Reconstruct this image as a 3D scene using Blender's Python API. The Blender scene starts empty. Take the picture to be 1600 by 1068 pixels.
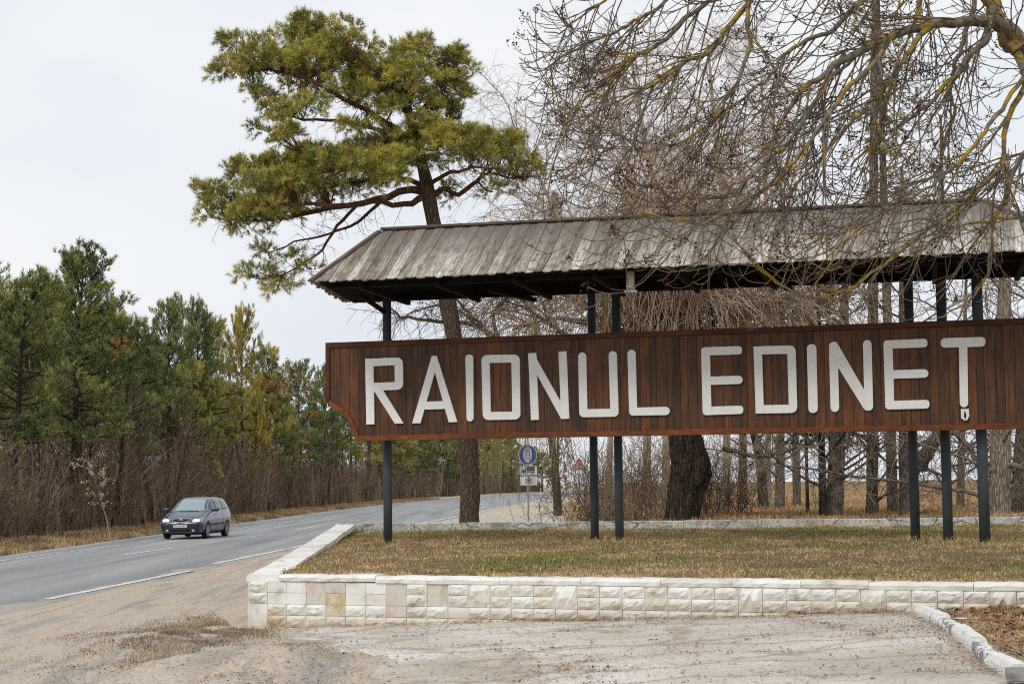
import bpy, bmesh, math, random
import numpy as np
from math import sin, cos, pi, radians, sqrt, atan2, tan
from mathutils import Vector, Matrix, noise as mnoise

# ------------------------------------------------------------------ camera, sky, sun, exposure
SC = bpy.context.scene
COL = SC.collection
random.seed(7)
RNG = np.random.default_rng(11)
F = 2700.0                      # focal length in pixels of the 1600 px wide photograph
PITCH = math.atan(222.0 / F)
ROLL = radians(0.60)
CAMZ = 2.0
camd = bpy.data.cameras.new('camera')
cam = bpy.data.objects.new('camera', camd)
COL.objects.link(cam)
camd.sensor_width = 36.0
camd.lens = F / 1600 * 36.0
camd.clip_start = 0.3
camd.clip_end = 6000
CAMM = Matrix.Rotation(pi / 2 + PITCH, 4, 'X') @ Matrix.Rotation(-ROLL, 4, 'Z')
cam.matrix_world = Matrix.Translation((0, 0, CAMZ)) @ CAMM
SC.camera = cam

world = bpy.data.worlds.new('World')
SC.world = world
world.use_nodes = True
world.cycles.sampling_method = 'NONE'
SUN_EL, SUN_AZ = radians(46), radians(210)     # azimuth of the sun, clockwise from +Y: behind the camera, to its left
def build_world():
    nt = world.node_tree
    nt.nodes.clear()
    N, Lk = nt.nodes.new, nt.links.new
    out = N('ShaderNodeOutputWorld')
    bg = N('ShaderNodeBackground')
    bg.inputs['Strength'].default_value = 0.098
    sky = N('ShaderNodeTexSky')
    sky.sky_type = 'NISHITA'
    sky.sun_disc = False
    sky.sun_elevation = SUN_EL
    sky.sun_rotation = SUN_AZ
    sky.dust_density = 3.0
    hs = N('ShaderNodeHueSaturation')
    hs.inputs['Saturation'].default_value = 0.5
    Lk(sky.outputs[0], hs.inputs['Color'])
    tc = N('ShaderNodeTexCoord')
    mp = N('ShaderNodeMapping')
    mp.inputs['Scale'].default_value = (1.0, 1.0, 2.6)
    Lk(tc.outputs['Generated'], mp.inputs['Vector'])
    nz = N('ShaderNodeTexNoise')
    nz.inputs['Scale'].default_value = 2.6
    nz.inputs['Detail'].default_value = 5
    nz.inputs['Roughness'].default_value = 0.45
    Lk(mp.outputs[0], nz.inputs['Vector'])
    rp = N('ShaderNodeValToRGB')
    rp.color_ramp.elements[0].position = 0.33
    rp.color_ramp.elements[0].color = (7.1, 7.5, 8.2, 1)
    rp.color_ramp.elements[1].position = 0.66
    rp.color_ramp.elements[1].color = (8.6, 8.7, 8.8, 1)
    Lk(nz.outputs['Fac'], rp.inputs['Fac'])
    mx = N('ShaderNodeMixRGB')
    mx.inputs['Fac'].default_value = 0.92
    Lk(hs.outputs[0], mx.inputs[1])
    Lk(rp.outputs[0], mx.inputs[2])
    Lk(mx.outputs[0], bg.inputs['Color'])
    Lk(bg.outputs[0], out.inputs['Surface'])
build_world()
sund = bpy.data.lights.new('sun', 'SUN')
sund.energy = 1.0
sund.angle = radians(12)
sund.color = (1.0, 0.965, 0.91)
sun = bpy.data.objects.new('sun', sund)
COL.objects.link(sun)
sdir = Vector((sin(SUN_AZ) * cos(SUN_EL), cos(SUN_AZ) * cos(SUN_EL), sin(SUN_EL)))
sun.matrix_world = sdir.to_track_quat('Z', 'Y').to_matrix().to_4x4()
vs = SC.view_settings
vs.view_transform = 'Standard'
vs.look = 'None'
vs.gamma = 1.0
vs.use_curve_mapping = False
vs.exposure = 0.2
SC.cycles.use_denoising = False
SC.cycles.use_adaptive_sampling = False
SC.cycles.pixel_filter_type = 'BLACKMAN_HARRIS'
SC.cycles.filter_width = 1.1
SC.cycles.max_bounces = 6
SC.cycles.diffuse_bounces = 3
SC.cycles.glossy_bounces = 2
SC.cycles.transmission_bounces = 4
SC.cycles.transparent_max_bounces = 4

# ------------------------------------------------------------------ picture <-> place
M3 = CAMM.to_3x3()
def ray(px, py):
    return M3 @ Vector(((px - 800) / F, -(py - 534) / F, -1.0))
def G(px, py, z=0.0):
    "the point of the level plane z seen at a pixel of the 1600 px photograph"
    r = ray(px, py)
    t = (z - CAMZ) / r.z
    return Vector((r.x * t, r.y * t, z))
def D(px, py, d):
    "the point at depth y = d seen at a pixel"
    r = ray(px, py)
    t = d / r.y
    return Vector((r.x * t, d, CAMZ + r.z * t))
MI = M3.inverted()
def PX(p):
    c = MI @ (Vector(p) - Vector((0, 0, CAMZ)))
    return (800 + F * c.x / -c.z, 534 - F * c.y / -c.z)
def lerp(a, b, t):
    return a + (b - a) * t
def sstep(a, b, x):
    t = np.clip((x - a) / (b - a), 0, 1)
    return t * t * (3 - 2 * t)

# ------------------------------------------------------------------ object helpers
WM = {}
def tagp(o, label=None, cat=None, group=None, kind=None):
    if label: o['label'] = label
    if cat: o['category'] = cat
    if group: o['group'] = group
    if kind: o['kind'] = kind
    return o
def thing(name, label, cat, loc=(0, 0, 0), group=None, rz=0.0):
    o = bpy.data.objects.new(name, None)
    o.empty_display_size = 0.3
    COL.objects.link(o)
    m = Matrix.Translation(Vector(loc)) @ Matrix.Rotation(rz, 4, 'Z')
    o.matrix_world = m
    WM[o.name] = m
    return tagp(o, label, cat, group)
def link(name, me, parent=None, mw=None, mat=None):
    "one object; mw = its world matrix (identity: vertices given in world coordinates)"
    o = bpy.data.objects.new(name, me)
    COL.objects.link(o)
    mw = mw or Matrix.Identity(4)
    WM[o.name] = mw
    if parent is not None:
        o.parent = parent
        o.matrix_local = WM[parent.name].inverted() @ mw
    else:
        o.matrix_world = mw
    if mat is not None and me is not None and len(me.materials) == 0:
        me.materials.append(mat)
    return o
def empty(name, parent, mw):
    o = bpy.data.objects.new(name, None)
    o.empty_display_size = 0.1
    COL.objects.link(o)
    WM[o.name] = mw
    o.parent = parent
    o.matrix_local = WM[parent.name].inverted() @ mw
    return o
def kids(o):
    return [c for c in COL.objects if c.parent == o]
def copy_tree(o, ch, m):
    "copies thing o and its parts ch at world matrix m"
    c = o.copy()
    COL.objects.link(c)
    c.matrix_world = m
    WM[c.name] = m
    for k in ch:
        d = k.copy()
        COL.objects.link(d)
        d.parent = c
        d.matrix_local = k.matrix_local.copy()
        WM[d.name] = m @ k.matrix_local
    return c

def np_mesh(name, V, quads=None, tris=None, smooth=False, mat=None):
    me = bpy.data.meshes.new(name)
    V = np.asarray(V, dtype=np.float32).reshape(-1, 3)
    nq = 0 if quads is None else len(quads)
    nt = 0 if tris is None else len(tris)
    me.vertices.add(len(V))
    me.vertices.foreach_set('co', V.ravel())
    me.loops.add(nq * 4 + nt * 3)
    me.polygons.add(nq + nt)
    li, st, tot = [], [], []
    if nq:
        li.append(np.asarray(quads, np.int32).ravel())
        st.append(np.arange(nq, dtype=np.int32) * 4)
        tot.append(np.full(nq, 4, np.int32))
    if nt:
        li.append(np.asarray(tris, np.int32).ravel())
        st.append(nq * 4 + np.arange(nt, dtype=np.int32) * 3)
        tot.append(np.full(nt, 3, np.int32))
    me.loops.foreach_set('vertex_index', np.concatenate(li))
    me.polygons.foreach_set('loop_start', np.concatenate(st))
    me.polygons.foreach_set('loop_total', np.concatenate(tot))
    if smooth:
        me.polygons.foreach_set('use_smooth', np.ones(nq + nt, bool))
    me.update(calc_edges=True)
    if mat: me.materials.append(mat)
    return me

class MB:
    "collects shapes of one object"
    def __init__(s): s.v = []; s.f = []; s.m = []
    def add(s, vs, fs, mi=0):
        n = len(s.v)
        s.v += [tuple(v) for v in vs]
        s.f += [tuple(i + n for i in f) for f in fs]
        s.m += [mi] * len(fs)
        return s
    def box(s, x0, x1, y0, y1, z0, z1, mi=0, M=None):
        P = [Vector((x, y, z)) for z in (z0, z1) for y in (y0, y1) for x in (x0, x1)]
        if M: P = [M @ p for p in P]
        return s.add(P, [(0, 2, 3, 1), (4, 5, 7, 6), (0, 1, 5, 4), (2, 6, 7, 3), (0, 4, 6, 2), (1, 3, 7, 5)], mi)
    def prism(s, poly, z0, z1, M=None, mi=0, caps=True):
        "poly: 2D points counter-clockwise in xy, extruded z0..z1"
        n = len(poly)
        P = [Vector((p[0], p[1], z0)) for p in poly] + [Vector((p[0], p[1], z1)) for p in poly]
        if M: P = [M @ p for p in P]
        f = [(i, (i + 1) % n, n + (i + 1) % n, n + i) for i in range(n)]
        if caps: f += [tuple(reversed(range(n))), tuple(range(n, 2 * n))]
        return s.add(P, f, mi)
    def tube(s, pts, rad, n=8, caps=True, mi=0):
        pts = [Vector(p) for p in pts]
        if not hasattr(rad, '__len__'): rad = [rad] * len(pts)
        rings = []
        a = None
        for i, p in enumerate(pts):
            t = (pts[min(i + 1, len(pts) - 1)] - pts[max(i - 1, 0)]).normalized()
            if a is None:
                a = t.orthogonal().normalized()
            a = (a - t * a.dot(t)).normalized()
            b = t.cross(a)
            rings.append([p + (a * cos(2 * pi * k / n) + b * sin(2 * pi * k / n)) * rad[i] for k in range(n)])
        V = [v for r in rings for v in r]
        f = []
        for i in range(len(pts) - 1):
            for k in range(n):
                f.append((i * n + k, i * n + (k + 1) % n, (i + 1) * n + (k + 1) % n, (i + 1) * n + k))
        if caps: f += [tuple(reversed(range(n))), tuple(range(len(V) - n, len(V)))]
        return s.add(V, f, mi)
    def mesh(s, name, mats=(), smooth=False, bevel=0.0, seg=1):
        me = bpy.data.meshes.new(name)
        me.from_pydata(s.v, [], s.f)
        for m in (mats if isinstance(mats, (list, tuple)) else [mats]): me.materials.append(m)
        if any(s.m): me.polygons.foreach_set('material_index', s.m)
        if bevel:
            bm = bmesh.new(); bm.from_mesh(me)
            es = [e for e in bm.edges if len(e.link_faces) == 2 and e.calc_face_angle(0) > 0.5]
            bmesh.ops.bevel(bm, geom=es, offset=bevel, segments=seg, affect='EDGES', clamp_overlap=True)
            bm.to_mesh(me); bm.free()
        if smooth:
            me.polygons.foreach_set('use_smooth', [True] * len(me.polygons))
        me.update()
        return me

class Tubes:
    "many polylines with radii -> one mesh, vectorised"
    def __init__(s, sides=3): s.c = {}; s.sides = sides; s.n = 0
    def add(s, P, R, sides=None):
        k = (len(P), sides or s.sides)
        s.c.setdefault(k, []).append((P, R))
        s.n += 1
    def arrays(s):
        VV, QQ, off = [], [], 0
        for (n, sd), L in s.c.items():
            P = np.array([l[0] for l in L], dtype=np.float64)
            R = np.array([l[1] for l in L], dtype=np.float64)
            m = len(L)
            T = np.empty_like(P)
            T[:, 1:-1] = P[:, 2:] - P[:, :-2]
            T[:, 0] = P[:, 1] - P[:, 0]
            T[:, -1] = P[:, -1] - P[:, -2]
            T /= np.linalg.norm(T, axis=2, keepdims=True) + 1e-9
            mean = P[:, -1] - P[:, 0]
            ref = np.zeros((m, 3))
            ax = np.argmin(np.abs(mean), axis=1)
            ref[np.arange(m), ax] = 1
            A = np.cross(T, ref[:, None, :])
            A /= np.linalg.norm(A, axis=2, keepdims=True) + 1e-9
            B = np.cross(T, A)
            th = 2 * pi * np.arange(sd) / sd
            V = P[:, :, None, :] + R[:, :, None, None] * (A[:, :, None, :] * np.cos(th)[None, None, :, None] + B[:, :, None, :] * np.sin(th)[None, None, :, None])
            base = off + (np.arange(m)[:, None, None] * n + np.arange(n - 1)[None, :, None]) * sd
            k = np.arange(sd)[None, None, :]
            k2 = (np.arange(sd) + 1) % sd
            k2 = k2[None, None, :]
            Q = np.stack([base + k, base + k2, base + sd + k2, base + sd + k], axis=-1)
            VV.append(V.reshape(-1, 3)); QQ.append(Q.reshape(-1, 4))
            off += m * n * sd
        return np.concatenate(VV), np.concatenate(QQ)
    def mesh(s, name, mat, smooth=True):
        V, Q = s.arrays()
        return np_mesh(name, V, quads=Q, smooth=smooth, mat=mat)

# ------------------------------------------------------------------ materials
def mat(name, base=(0.5, 0.5, 0.5), rough=0.8, metallic=0.0, spec=0.3, emit=None, estr=0):
    m = bpy.data.materials.new(name)
    m.use_nodes = True
    b = m.node_tree.nodes['Principled BSDF']
    b.inputs['Base Color'].default_value = (*base, 1)
    b.inputs['Roughness'].default_value = rough
    b.inputs['Metallic'].default_value = metallic
    b.inputs['Specular IOR Level'].default_value = spec
    if emit:
        b.inputs['Emission Color'].default_value = (*emit, 1)
        b.inputs['Emission Strength'].default_value = estr
    return m
class NT:
    "node shorthand for one material"
    def __init__(s, name, rough=0.85, spec=0.25):
        s.m = mat(name, rough=rough, spec=spec)
        s.t = s.m.node_tree
        s.b = s.t.nodes['Principled BSDF']
        s.tc = s.t.nodes.new('ShaderNodeTexCoord')
        s.geo = None
    def n(s, t): return s.t.nodes.new(t)
    def l(s, a, b): s.t.links.new(a, b)
    def co(s, scale=(1, 1, 1), src='Object', rot=(0, 0, 0)):
        mp = s.n('ShaderNodeMapping')
        mp.inputs['Scale'].default_value = scale
        mp.inputs['Rotation'].default_value = rot
        if src == 'World':
            g = s.n('ShaderNodeNewGeometry'); s.l(g.outputs['Position'], mp.inputs['Vector'])
        else:
            s.l(s.tc.outputs[src], mp.inputs['Vector'])
        return mp.outputs[0]
    def objco(s, scale=(1, 1, 1)):
        "object coordinates shifted by the object's random number, so that copies of a piece differ"
        oi = s.n('ShaderNodeObjectInfo')
        mul = s.n('ShaderNodeMath'); mul.operation = 'MULTIPLY'; mul.inputs[1].default_value = 57.0
        s.l(oi.outputs['Random'], mul.inputs[0])
        ad = s.n('ShaderNodeVectorMath'); ad.operation = 'ADD'
        s.l(s.tc.outputs['Object'], ad.inputs[0]); s.l(mul.outputs[0], ad.inputs[1])
        mp = s.n('ShaderNodeMapping'); mp.inputs['Scale'].default_value = scale
        s.l(ad.outputs[0], mp.inputs['Vector'])
        return mp.outputs[0]
    def rnd(s):
        return s.n('ShaderNodeObjectInfo').outputs['Random']
    def island(s):
        return s.n('ShaderNodeNewGeometry').outputs['Random Per Island']
    def noise(s, vec, scale=1.0, detail=4, rough=0.55, dist=0.0):
        t = s.n('ShaderNodeTexNoise')
        t.inputs['Scale'].default_value = scale
        t.inputs['Detail'].default_value = detail
        t.inputs['Roughness'].default_value = rough
        t.inputs['Distortion'].default_value = dist
        s.l(vec, t.inputs['Vector'])
        return t.outputs['Fac']
    def vor(s, vec, scale=1.0, feature='F1', rnd=1.0):
        t = s.n('ShaderNodeTexVoronoi')
        t.feature = feature
        t.inputs['Scale'].default_value = scale
        t.inputs['Randomness'].default_value = rnd
        s.l(vec, t.inputs['Vector'])
        return t.outputs['Distance']
    def ramp(s, fac, *stops, interp='LINEAR'):
        r = s.n('ShaderNodeValToRGB')
        r.color_ramp.interpolation = interp
        e = r.color_ramp.elements
        while len(e) > 1: e.remove(e[-1])
        for i, (p, c) in enumerate(stops):
            el = e[0] if i == 0 else e.new(p)
            el.position = p
            if not hasattr(c, '__len__'): c = (c, c, c)
            el.color = (*c, 1)
        s.l(fac, r.inputs['Fac'])
        return r.outputs['Color']
    def mix(s, fac, a, b, mode='MIX'):
        x = s.n('ShaderNodeMixRGB')
        x.blend_type = mode
        for i, v in ((0, fac), (1, a), (2, b)):
            if hasattr(v, 'default_value') or hasattr(v, 'is_linked'): s.l(v, x.inputs[i])
            elif i == 0: x.inputs[0].default_value = v
            else: x.inputs[i].default_value = (*(v if hasattr(v, '__len__') else (v, v, v)), 1)
        return x.outputs[0]
    def math(s, op, a, b=None, c=None, clamp=False):
        x = s.n('ShaderNodeMath'); x.operation = op; x.use_clamp = clamp
        for i, v in enumerate((a, b, c)):
            if v is None: continue
            if isinstance(v, (int, float)): x.inputs[i].default_value = v
            else: s.l(v, x.inputs[i])
        return x.outputs[0]
    def color(s, c): s.l(c, s.b.inputs['Base Color']); return s
    def rough(s, c): s.l(c, s.b.inputs['Roughness']); return s
    def bump(s, h, strength=0.4, dist=0.02):
        b = s.n('ShaderNodeBump')
        b.inputs['Strength'].default_value = strength
        b.inputs['Distance'].default_value = dist
        s.l(h, b.inputs['Height'])
        s.l(b.outputs[0], s.b.inputs['Normal'])
        return s
# ------------------------------------------------------------------ the materials of the place
def m_simple_noise(name, stops, scale=(3, 3, 3), rough=0.85, bump=0.3, bd=0.02, spec=0.2, detail=5, src='Object', nr=0.6):
    t = NT(name, rough, spec)
    f = t.noise(t.co(scale, src), 1.0, detail, nr)
    t.color(t.ramp(f, *stops))
    if bump: t.bump(t.noise(t.co(tuple(4 * x for x in scale), src), 1.0, 4, 0.7), bump, bd)
    return t.m
def m_ground():
    t = NT('ground_soil', 0.95, 0.1)
    P = t.co((1, 1, 1), 'World')
    sx = t.n('ShaderNodeSeparateXYZ'); t.l(P, sx.inputs[0])
    X, Y = sx.outputs[0], sx.outputs[1]
    big = t.noise(P, 0.35, 4, 0.6)
    mid = t.noise(P, 2.2, 6, 0.65)
    fine = t.noise(P, 22, 5, 0.75)
    tracks = t.noise(t.co((2.2, 0.22, 1), 'World', (0, 0, radians(4))), 1.0, 5, 0.55, 0.4)
    sand = t.ramp(tracks, (0.34, (0.42, 0.365, 0.30)), (0.48, (0.65, 0.535, 0.41)), (0.56, (0.59, 0.505, 0.40)), (0.66, (0.43, 0.395, 0.35)))
    sand = t.mix(t.ramp(mid, (0.42, 0.0), (0.62, 0.45)), sand, (0.52, 0.475, 0.41))
    pale = t.ramp(mid, (0.36, (0.30, 0.26, 0.205)), (0.48, (0.50, 0.455, 0.395)), (0.62, (0.68, 0.65, 0.60)))
    # near the camera the ground is pale crumbled gravel, further along the road it is sand
    d1 = t.math('MULTIPLY_ADD', big, 5.0, t.math('MULTIPLY_ADD', X, 0.75, Y))
    nearm = t.ramp(t.math('MULTIPLY_ADD', d1, 0.1, -1.3), (0.28, 1.0), (0.46, 0.0))
    base = t.mix(nearm, sand, pale)
    # dry grassy soil far right and beyond the forest edge of the road
    dry = t.ramp(t.noise(P, 1.1, 6, 0.7), (0.3, (0.17, 0.105, 0.05)), (0.5, (0.30, 0.195, 0.09)), (0.7, (0.42, 0.29, 0.14)))
    fr = t.math('MULTIPLY_ADD', Y, 0.05, -1.94)
    rm = t.math('MULTIPLY', t.ramp(t.math('MULTIPLY_ADD', t.math('SUBTRACT', X, t.math('MULTIPLY', Y, 0.063)), 0.14, t.math('MULTIPLY_ADD', big, 0.6, 0.25)), (0.38, 0.0), (0.62, 1.0)),
                t.ramp(t.math('MULTIPLY_ADD', Y, 0.1, -3.9), (0.0, 0.0), (0.6, 1.0)))
    base = t.mix(rm, base, dry)
    lit = t.ramp(t.noise(P, 3.0, 6, 0.75), (0.3, (0.12, 0.07, 0.035)), (0.5, (0.22, 0.13, 0.06)), (0.68, (0.36, 0.25, 0.12)))
    edge = t.math('SUBTRACT', t.math('MULTIPLY_ADD', big, 1.6, -17.2), X)
    lm = t.ramp(edge, (0.0, 0.0), (0.9, 1.0))
    base = t.mix(lm, base, lit)
    # brown leafy ground right of the kerb
    km = t.math('MULTIPLY', t.ramp(t.math('SUBTRACT', X, t.math('MULTIPLY_ADD', t.math('SUBTRACT', 22.3, Y), -0.06, 5.35)), (0.0, 0.0), (0.25, 1.0)),
                t.ramp(t.math('MULTIPLY_ADD', Y, -0.2, 6.0), (0.0, 0.0), (1.0, 1.0)))
    base = t.mix(km, base, lit)
    speck = t.ramp(fine, (0.33, 0.35), (0.44, 0.9), (0.6, 1.05), (0.7, 1.25))
    base = t.mix(1.0, base, speck, 'MULTIPLY')
    t.color(base)
    h = t.math('MULTIPLY_ADD', fine, 0.35, mid)
    t.bump(h, 0.9, 0.08)
    return t.m
def m_road():
    t = NT('worn_asphalt', 0.75, 0.35)
    P = t.co((1, 1, 1), 'World')
    lane = t.noise(t.co((1.1, 0.05, 1), 'World', (0, 0, radians(3))), 1.0, 4, 0.5)
    c = t.ramp(lane, (0.3, (0.215, 0.218, 0.225)), (0.52, (0.295, 0.297, 0.302)), (0.72, (0.37, 0.366, 0.358)))
    trk = t.noise(t.co((0.75, 0.012, 1), 'World', (0, 0, radians(2.7))), 1.0, 3, 0.6)
    c = t.mix(1.0, c, t.ramp(trk, (0.35, 0.78), (0.5, 1.0), (0.65, 1.12)), 'MULTIPLY')
    patch = t.noise(P, 0.4, 5, 0.6)
    c = t.mix(t.ramp(patch, (0.45, 0.0), (0.7, 0.5)), c, (0.30, 0.295, 0.285))
    fine = t.noise(P, 60, 3, 0.7)
    c = t.mix(1.0, c, t.ramp(fine, (0.35, 0.7), (0.65, 1.25)), 'MULTIPLY')
    at = t.n('ShaderNodeAttribute'); at.attribute_name = 'edge'
    em = t.math('MULTIPLY_ADD', t.noise(t.co((0.9, 0.35, 1), 'World'), 1.0, 6, 0.65), 1.0, at.outputs['Fac'])
    c = t.mix(t.ramp(em, (0.98, 0.0), (1.12, 0.9)), c, t.mix(t.ramp(fine, (0.3, 0.0), (0.7, 1.0)), (0.38, 0.33, 0.265), (0.50, 0.44, 0.36)))
    t.color(c)
    t.bump(fine, 0.3, 0.01)
    return t.m
def m_forecourt():
    t = NT('old_pale_asphalt', 0.92, 0.15)
    P = t.co((1, 1, 1), 'World')
    big = t.noise(P, 0.5, 5, 0.6)
    fine = t.noise(P, 35, 5, 0.8)
    grit = t.noise(t.co((1, 1, 1), 'World'), 14, 4, 0.75)
    c = t.ramp(big, (0.30, (0.50, 0.445, 0.37)), (0.5, (0.645, 0.59, 0.51)), (0.64, (0.75, 0.71, 0.645)))
    c = t.mix(1.0, c, t.ramp(fine, (0.34, 0.35), (0.44, 0.92), (0.58, 1.02), (0.7, 1.2)), 'MULTIPLY')
    c = t.mix(t.ramp(grit, (0.54, 0.0), (0.70, 0.55)), c, (0.30, 0.27, 0.24))
    # cracks filled with brown debris, running mostly across the view
    ds = t.n('ShaderNodeVectorMath'); ds.operation = 'ADD'
    nv = t.n('ShaderNodeTexNoise'); nv.inputs['Scale'].default_value = 0.9; nv.inputs['Detail'].default_value = 5
    t.l(P, nv.inputs['Vector'])
    t.l(t.co((0.45, 1.0, 1), 'World', (0, 0, radians(-6))), ds.inputs[0]); t.l(nv.outputs['Color'], ds.inputs[1])
    v = t.vor(ds.outputs[0], 0.62, 'DISTANCE_TO_EDGE')
    v2 = t.vor(ds.outputs[0], 2.1, 'DISTANCE_TO_EDGE')
    gate = t.ramp(t.noise(P, 0.8, 3, 0.5), (0.42, 0.0), (0.56, 1.0))
    crack = t.math('MULTIPLY', t.ramp(v, (0.0, 1.0), (0.05, 0.0)), t.ramp(grit, (0.35, 1.0), (0.6, 0.25)))
    crack2 = t.math('MULTIPLY', t.math('MULTIPLY', t.ramp(v2, (0.0, 1.0), (0.03, 0.0)), gate), 0.7)
    cm = t.math('MAXIMUM', crack, crack2)
    c = t.mix(t.math('MULTIPLY', cm, 0.8), c, (0.27, 0.165, 0.09))
    t.color(c)
    h = t.math('SUBTRACT', t.math('MULTIPLY_ADD', grit, 0.6, t.math('MULTIPLY', fine, 0.5)), t.math('MULTIPLY', cm, 0.8))
    t.bump(h, 0.55, 0.03)
    return t.m
def m_white_wall(name='white_limewash', dirt=0.35, ochre=0.0):
    t = NT(name, 0.9, 0.15)
    P = t.co((1, 1, 1), 'World')
    n1 = t.noise(P, 3.5, 6, 0.65)
    n2 = t.noise(P, 26, 5, 0.75)
    c = t.ramp(n1, (0.29, (0.52, 0.48, 0.41)), (0.42, (0.79, 0.775, 0.73)), (0.56, (0.87, 0.865, 0.84)))
    c = t.mix(t.ramp(n2, (0.60, 0.0), (0.74, dirt)), c, (0.32, 0.27, 0.20))
    sx = t.n('ShaderNodeSeparateXYZ'); t.l(P, sx.inputs[0])
    lowm = t.math('MULTIPLY', t.ramp(t.math('SUBTRACT', sx.outputs[2], t.math('MULTIPLY_ADD', sx.outputs[0], 0.047, 0.19)), (0.0, 1.0), (0.22, 0.0)), t.ramp(n1, (0.38, 0.1), (0.56, 1.0)))
    c = t.mix(t.math('MULTIPLY', lowm, 0.8), c, (0.47, 0.35, 0.20))
    r = t.rnd()
    c = t.mix(1.0, c, t.ramp(r, (0.0, (0.86, 0.83, 0.76)), (0.4, (0.97, 0.96, 0.93)), (1.0, (1.0, 1.0, 1.0))), 'MULTIPLY')
    t.color(c)
    t.bump(t.math('MULTIPLY_ADD', n2, 0.5, n1), 0.35, 0.02)
    return t.m
def m_roofwood():
    t = NT('weathered_roof_wood', 0.9, 0.15)
    st = t.noise(t.objco((26, 2.0, 26)), 1.0, 5, 0.65)
    bl = t.noise(t.objco((5, 3, 5)), 1.0, 5, 0.7)
    fine = t.noise(t.objco((60, 10, 60)), 1.0, 3, 0.7)
    c = t.ramp(st, (0.30, (0.10, 0.085, 0.07)), (0.43, (0.36, 0.32, 0.275)), (0.55, (0.54, 0.505, 0.46)), (0.72, (0.72, 0.70, 0.655)))
    c = t.mix(t.ramp(bl, (0.36, 0.8), (0.52, 0.0)), c, (0.15, 0.12, 0.09))
    r = t.rnd()
    c = t.mix(1.0, c, t.ramp(r, (0.0, (0.50, 0.46, 0.41)), (0.35, (0.74, 0.71, 0.66)), (0.7, (1.0, 1.0, 0.99)), (1.0, (1.28, 1.28, 1.28))), 'MULTIPLY')
    # dark lichen towards the ridge
    sx = t.n('ShaderNodeSeparateXYZ'); t.l(t.tc.outputs['Object'], sx.inputs[0])
    up = t.math('MULTIPLY', t.ramp(t.math('MULTIPLY_ADD', bl, 0.9, t.math('MULTIPLY', sx.outputs[1], 0.30)), (0.55, 0.0), (1.0, 0.8)), 1.0)
    c = t.mix(up, c, (0.14, 0.12, 0.10))
    spots = t.vor(t.objco((12, 12, 12)), 1.0)
    c = t.mix(t.ramp(spots, (0.10, 0.55), (0.2, 0.0)), c, (0.08, 0.07, 0.06))
    t.color(c)
    t.bump(t.math('MULTIPLY_ADD', fine, 0.5, st), 0.5, 0.012)
    return t.m
def m_board():
    t = NT('brown_stained_boards', 0.55, 0.3)
    st = t.noise(t.objco((22, 1.6, 22)), 1.0, 5, 0.6)
    bl = t.noise(t.objco((2.5, 1.2, 2.5)), 1.0, 5, 0.65)
    fine = t.noise(t.objco((80, 7, 80)), 1.0, 3, 0.7)
    c = t.ramp(st, (0.28, (0.045, 0.022, 0.012)), (0.5, (0.098, 0.042, 0.019)), (0.72, (0.18, 0.075, 0.030)))
    c = t.mix(t.ramp(bl, (0.50, 0.0), (0.75, 0.6)), c, (0.19, 0.062, 0.019))
    r = t.rnd()
    c = t.mix(1.0, c, t.ramp(r, (0.0, (0.60, 0.70, 0.80)), (0.5, (0.95, 1.0, 1.0)), (1.0, (1.35, 1.2, 1.05))), 'MULTIPLY')
    kn = t.vor(t.objco((5, 1.6, 5)), 1.0)
    c = t.mix(t.ramp(kn, (0.03, 0.6), (0.09, 0.0)), c, (0.28, 0.10, 0.04))
    sc = t.noise(t.objco((30, 3, 30)), 1.0, 6, 0.8)
    c = t.mix(t.ramp(sc, (0.66, 0.0), (0.74, 0.5)), c, (0.26, 0.17, 0.11))
    t.color(c)
    t.bump(t.math('MULTIPLY_ADD', fine, 0.5, st), 0.35, 0.006)
    return t.m
def m_trim():
    t = NT('orange_brown_trim', 0.6, 0.25)
    st = t.noise(t.co((1.2, 20, 20)), 1.0, 5, 0.6)
    bl = t.noise(t.co((0.7, 0.7, 2)), 1.0, 5, 0.65)
    c = t.ramp(st, (0.3, (0.13, 0.036, 0.012)), (0.55, (0.24, 0.068, 0.019)), (0.75, (0.34, 0.105, 0.03)))
    c = t.mix(t.ramp(bl, (0.35, 0.7), (0.6, 0.0)), c, (0.09, 0.028, 0.012))
    t.color(c)
    t.bump(st, 0.3, 0.006)
    return t.m
def m_whitepaint():
    t = NT('white_letter_paint', 0.7, 0.25)
    n = t.noise(t.co((5, 5, 5), 'World'), 1.0, 5, 0.6)
    f = t.noise(t.co((40, 40, 12), 'World'), 1.0, 5, 0.75)
    c = t.ramp(n, (0.3, (0.80, 0.79, 0.76)), (0.6, (0.87, 0.865, 0.845)))
    c = t.mix(t.ramp(n, (0.62, 0.0), (0.72, 0.35)), c, (0.50, 0.46, 0.40))
    t.color(c); t.bump(n, 0.15, 0.01)
    return t.m
def m_leaf(name, stops, rough=0.7, scale=0.9, trans=0.0):
    t = NT(name, rough, 0.2)
    n = t.noise(t.co((scale,) * 3), 1.0, 3, 0.6)
    i = t.island()
    f = t.math('MULTIPLY_ADD', t.math('SUBTRACT', i, 0.5), 0.28, n)
    c = t.ramp(f, *stops)
    t.color(c)
    return t.m
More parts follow.
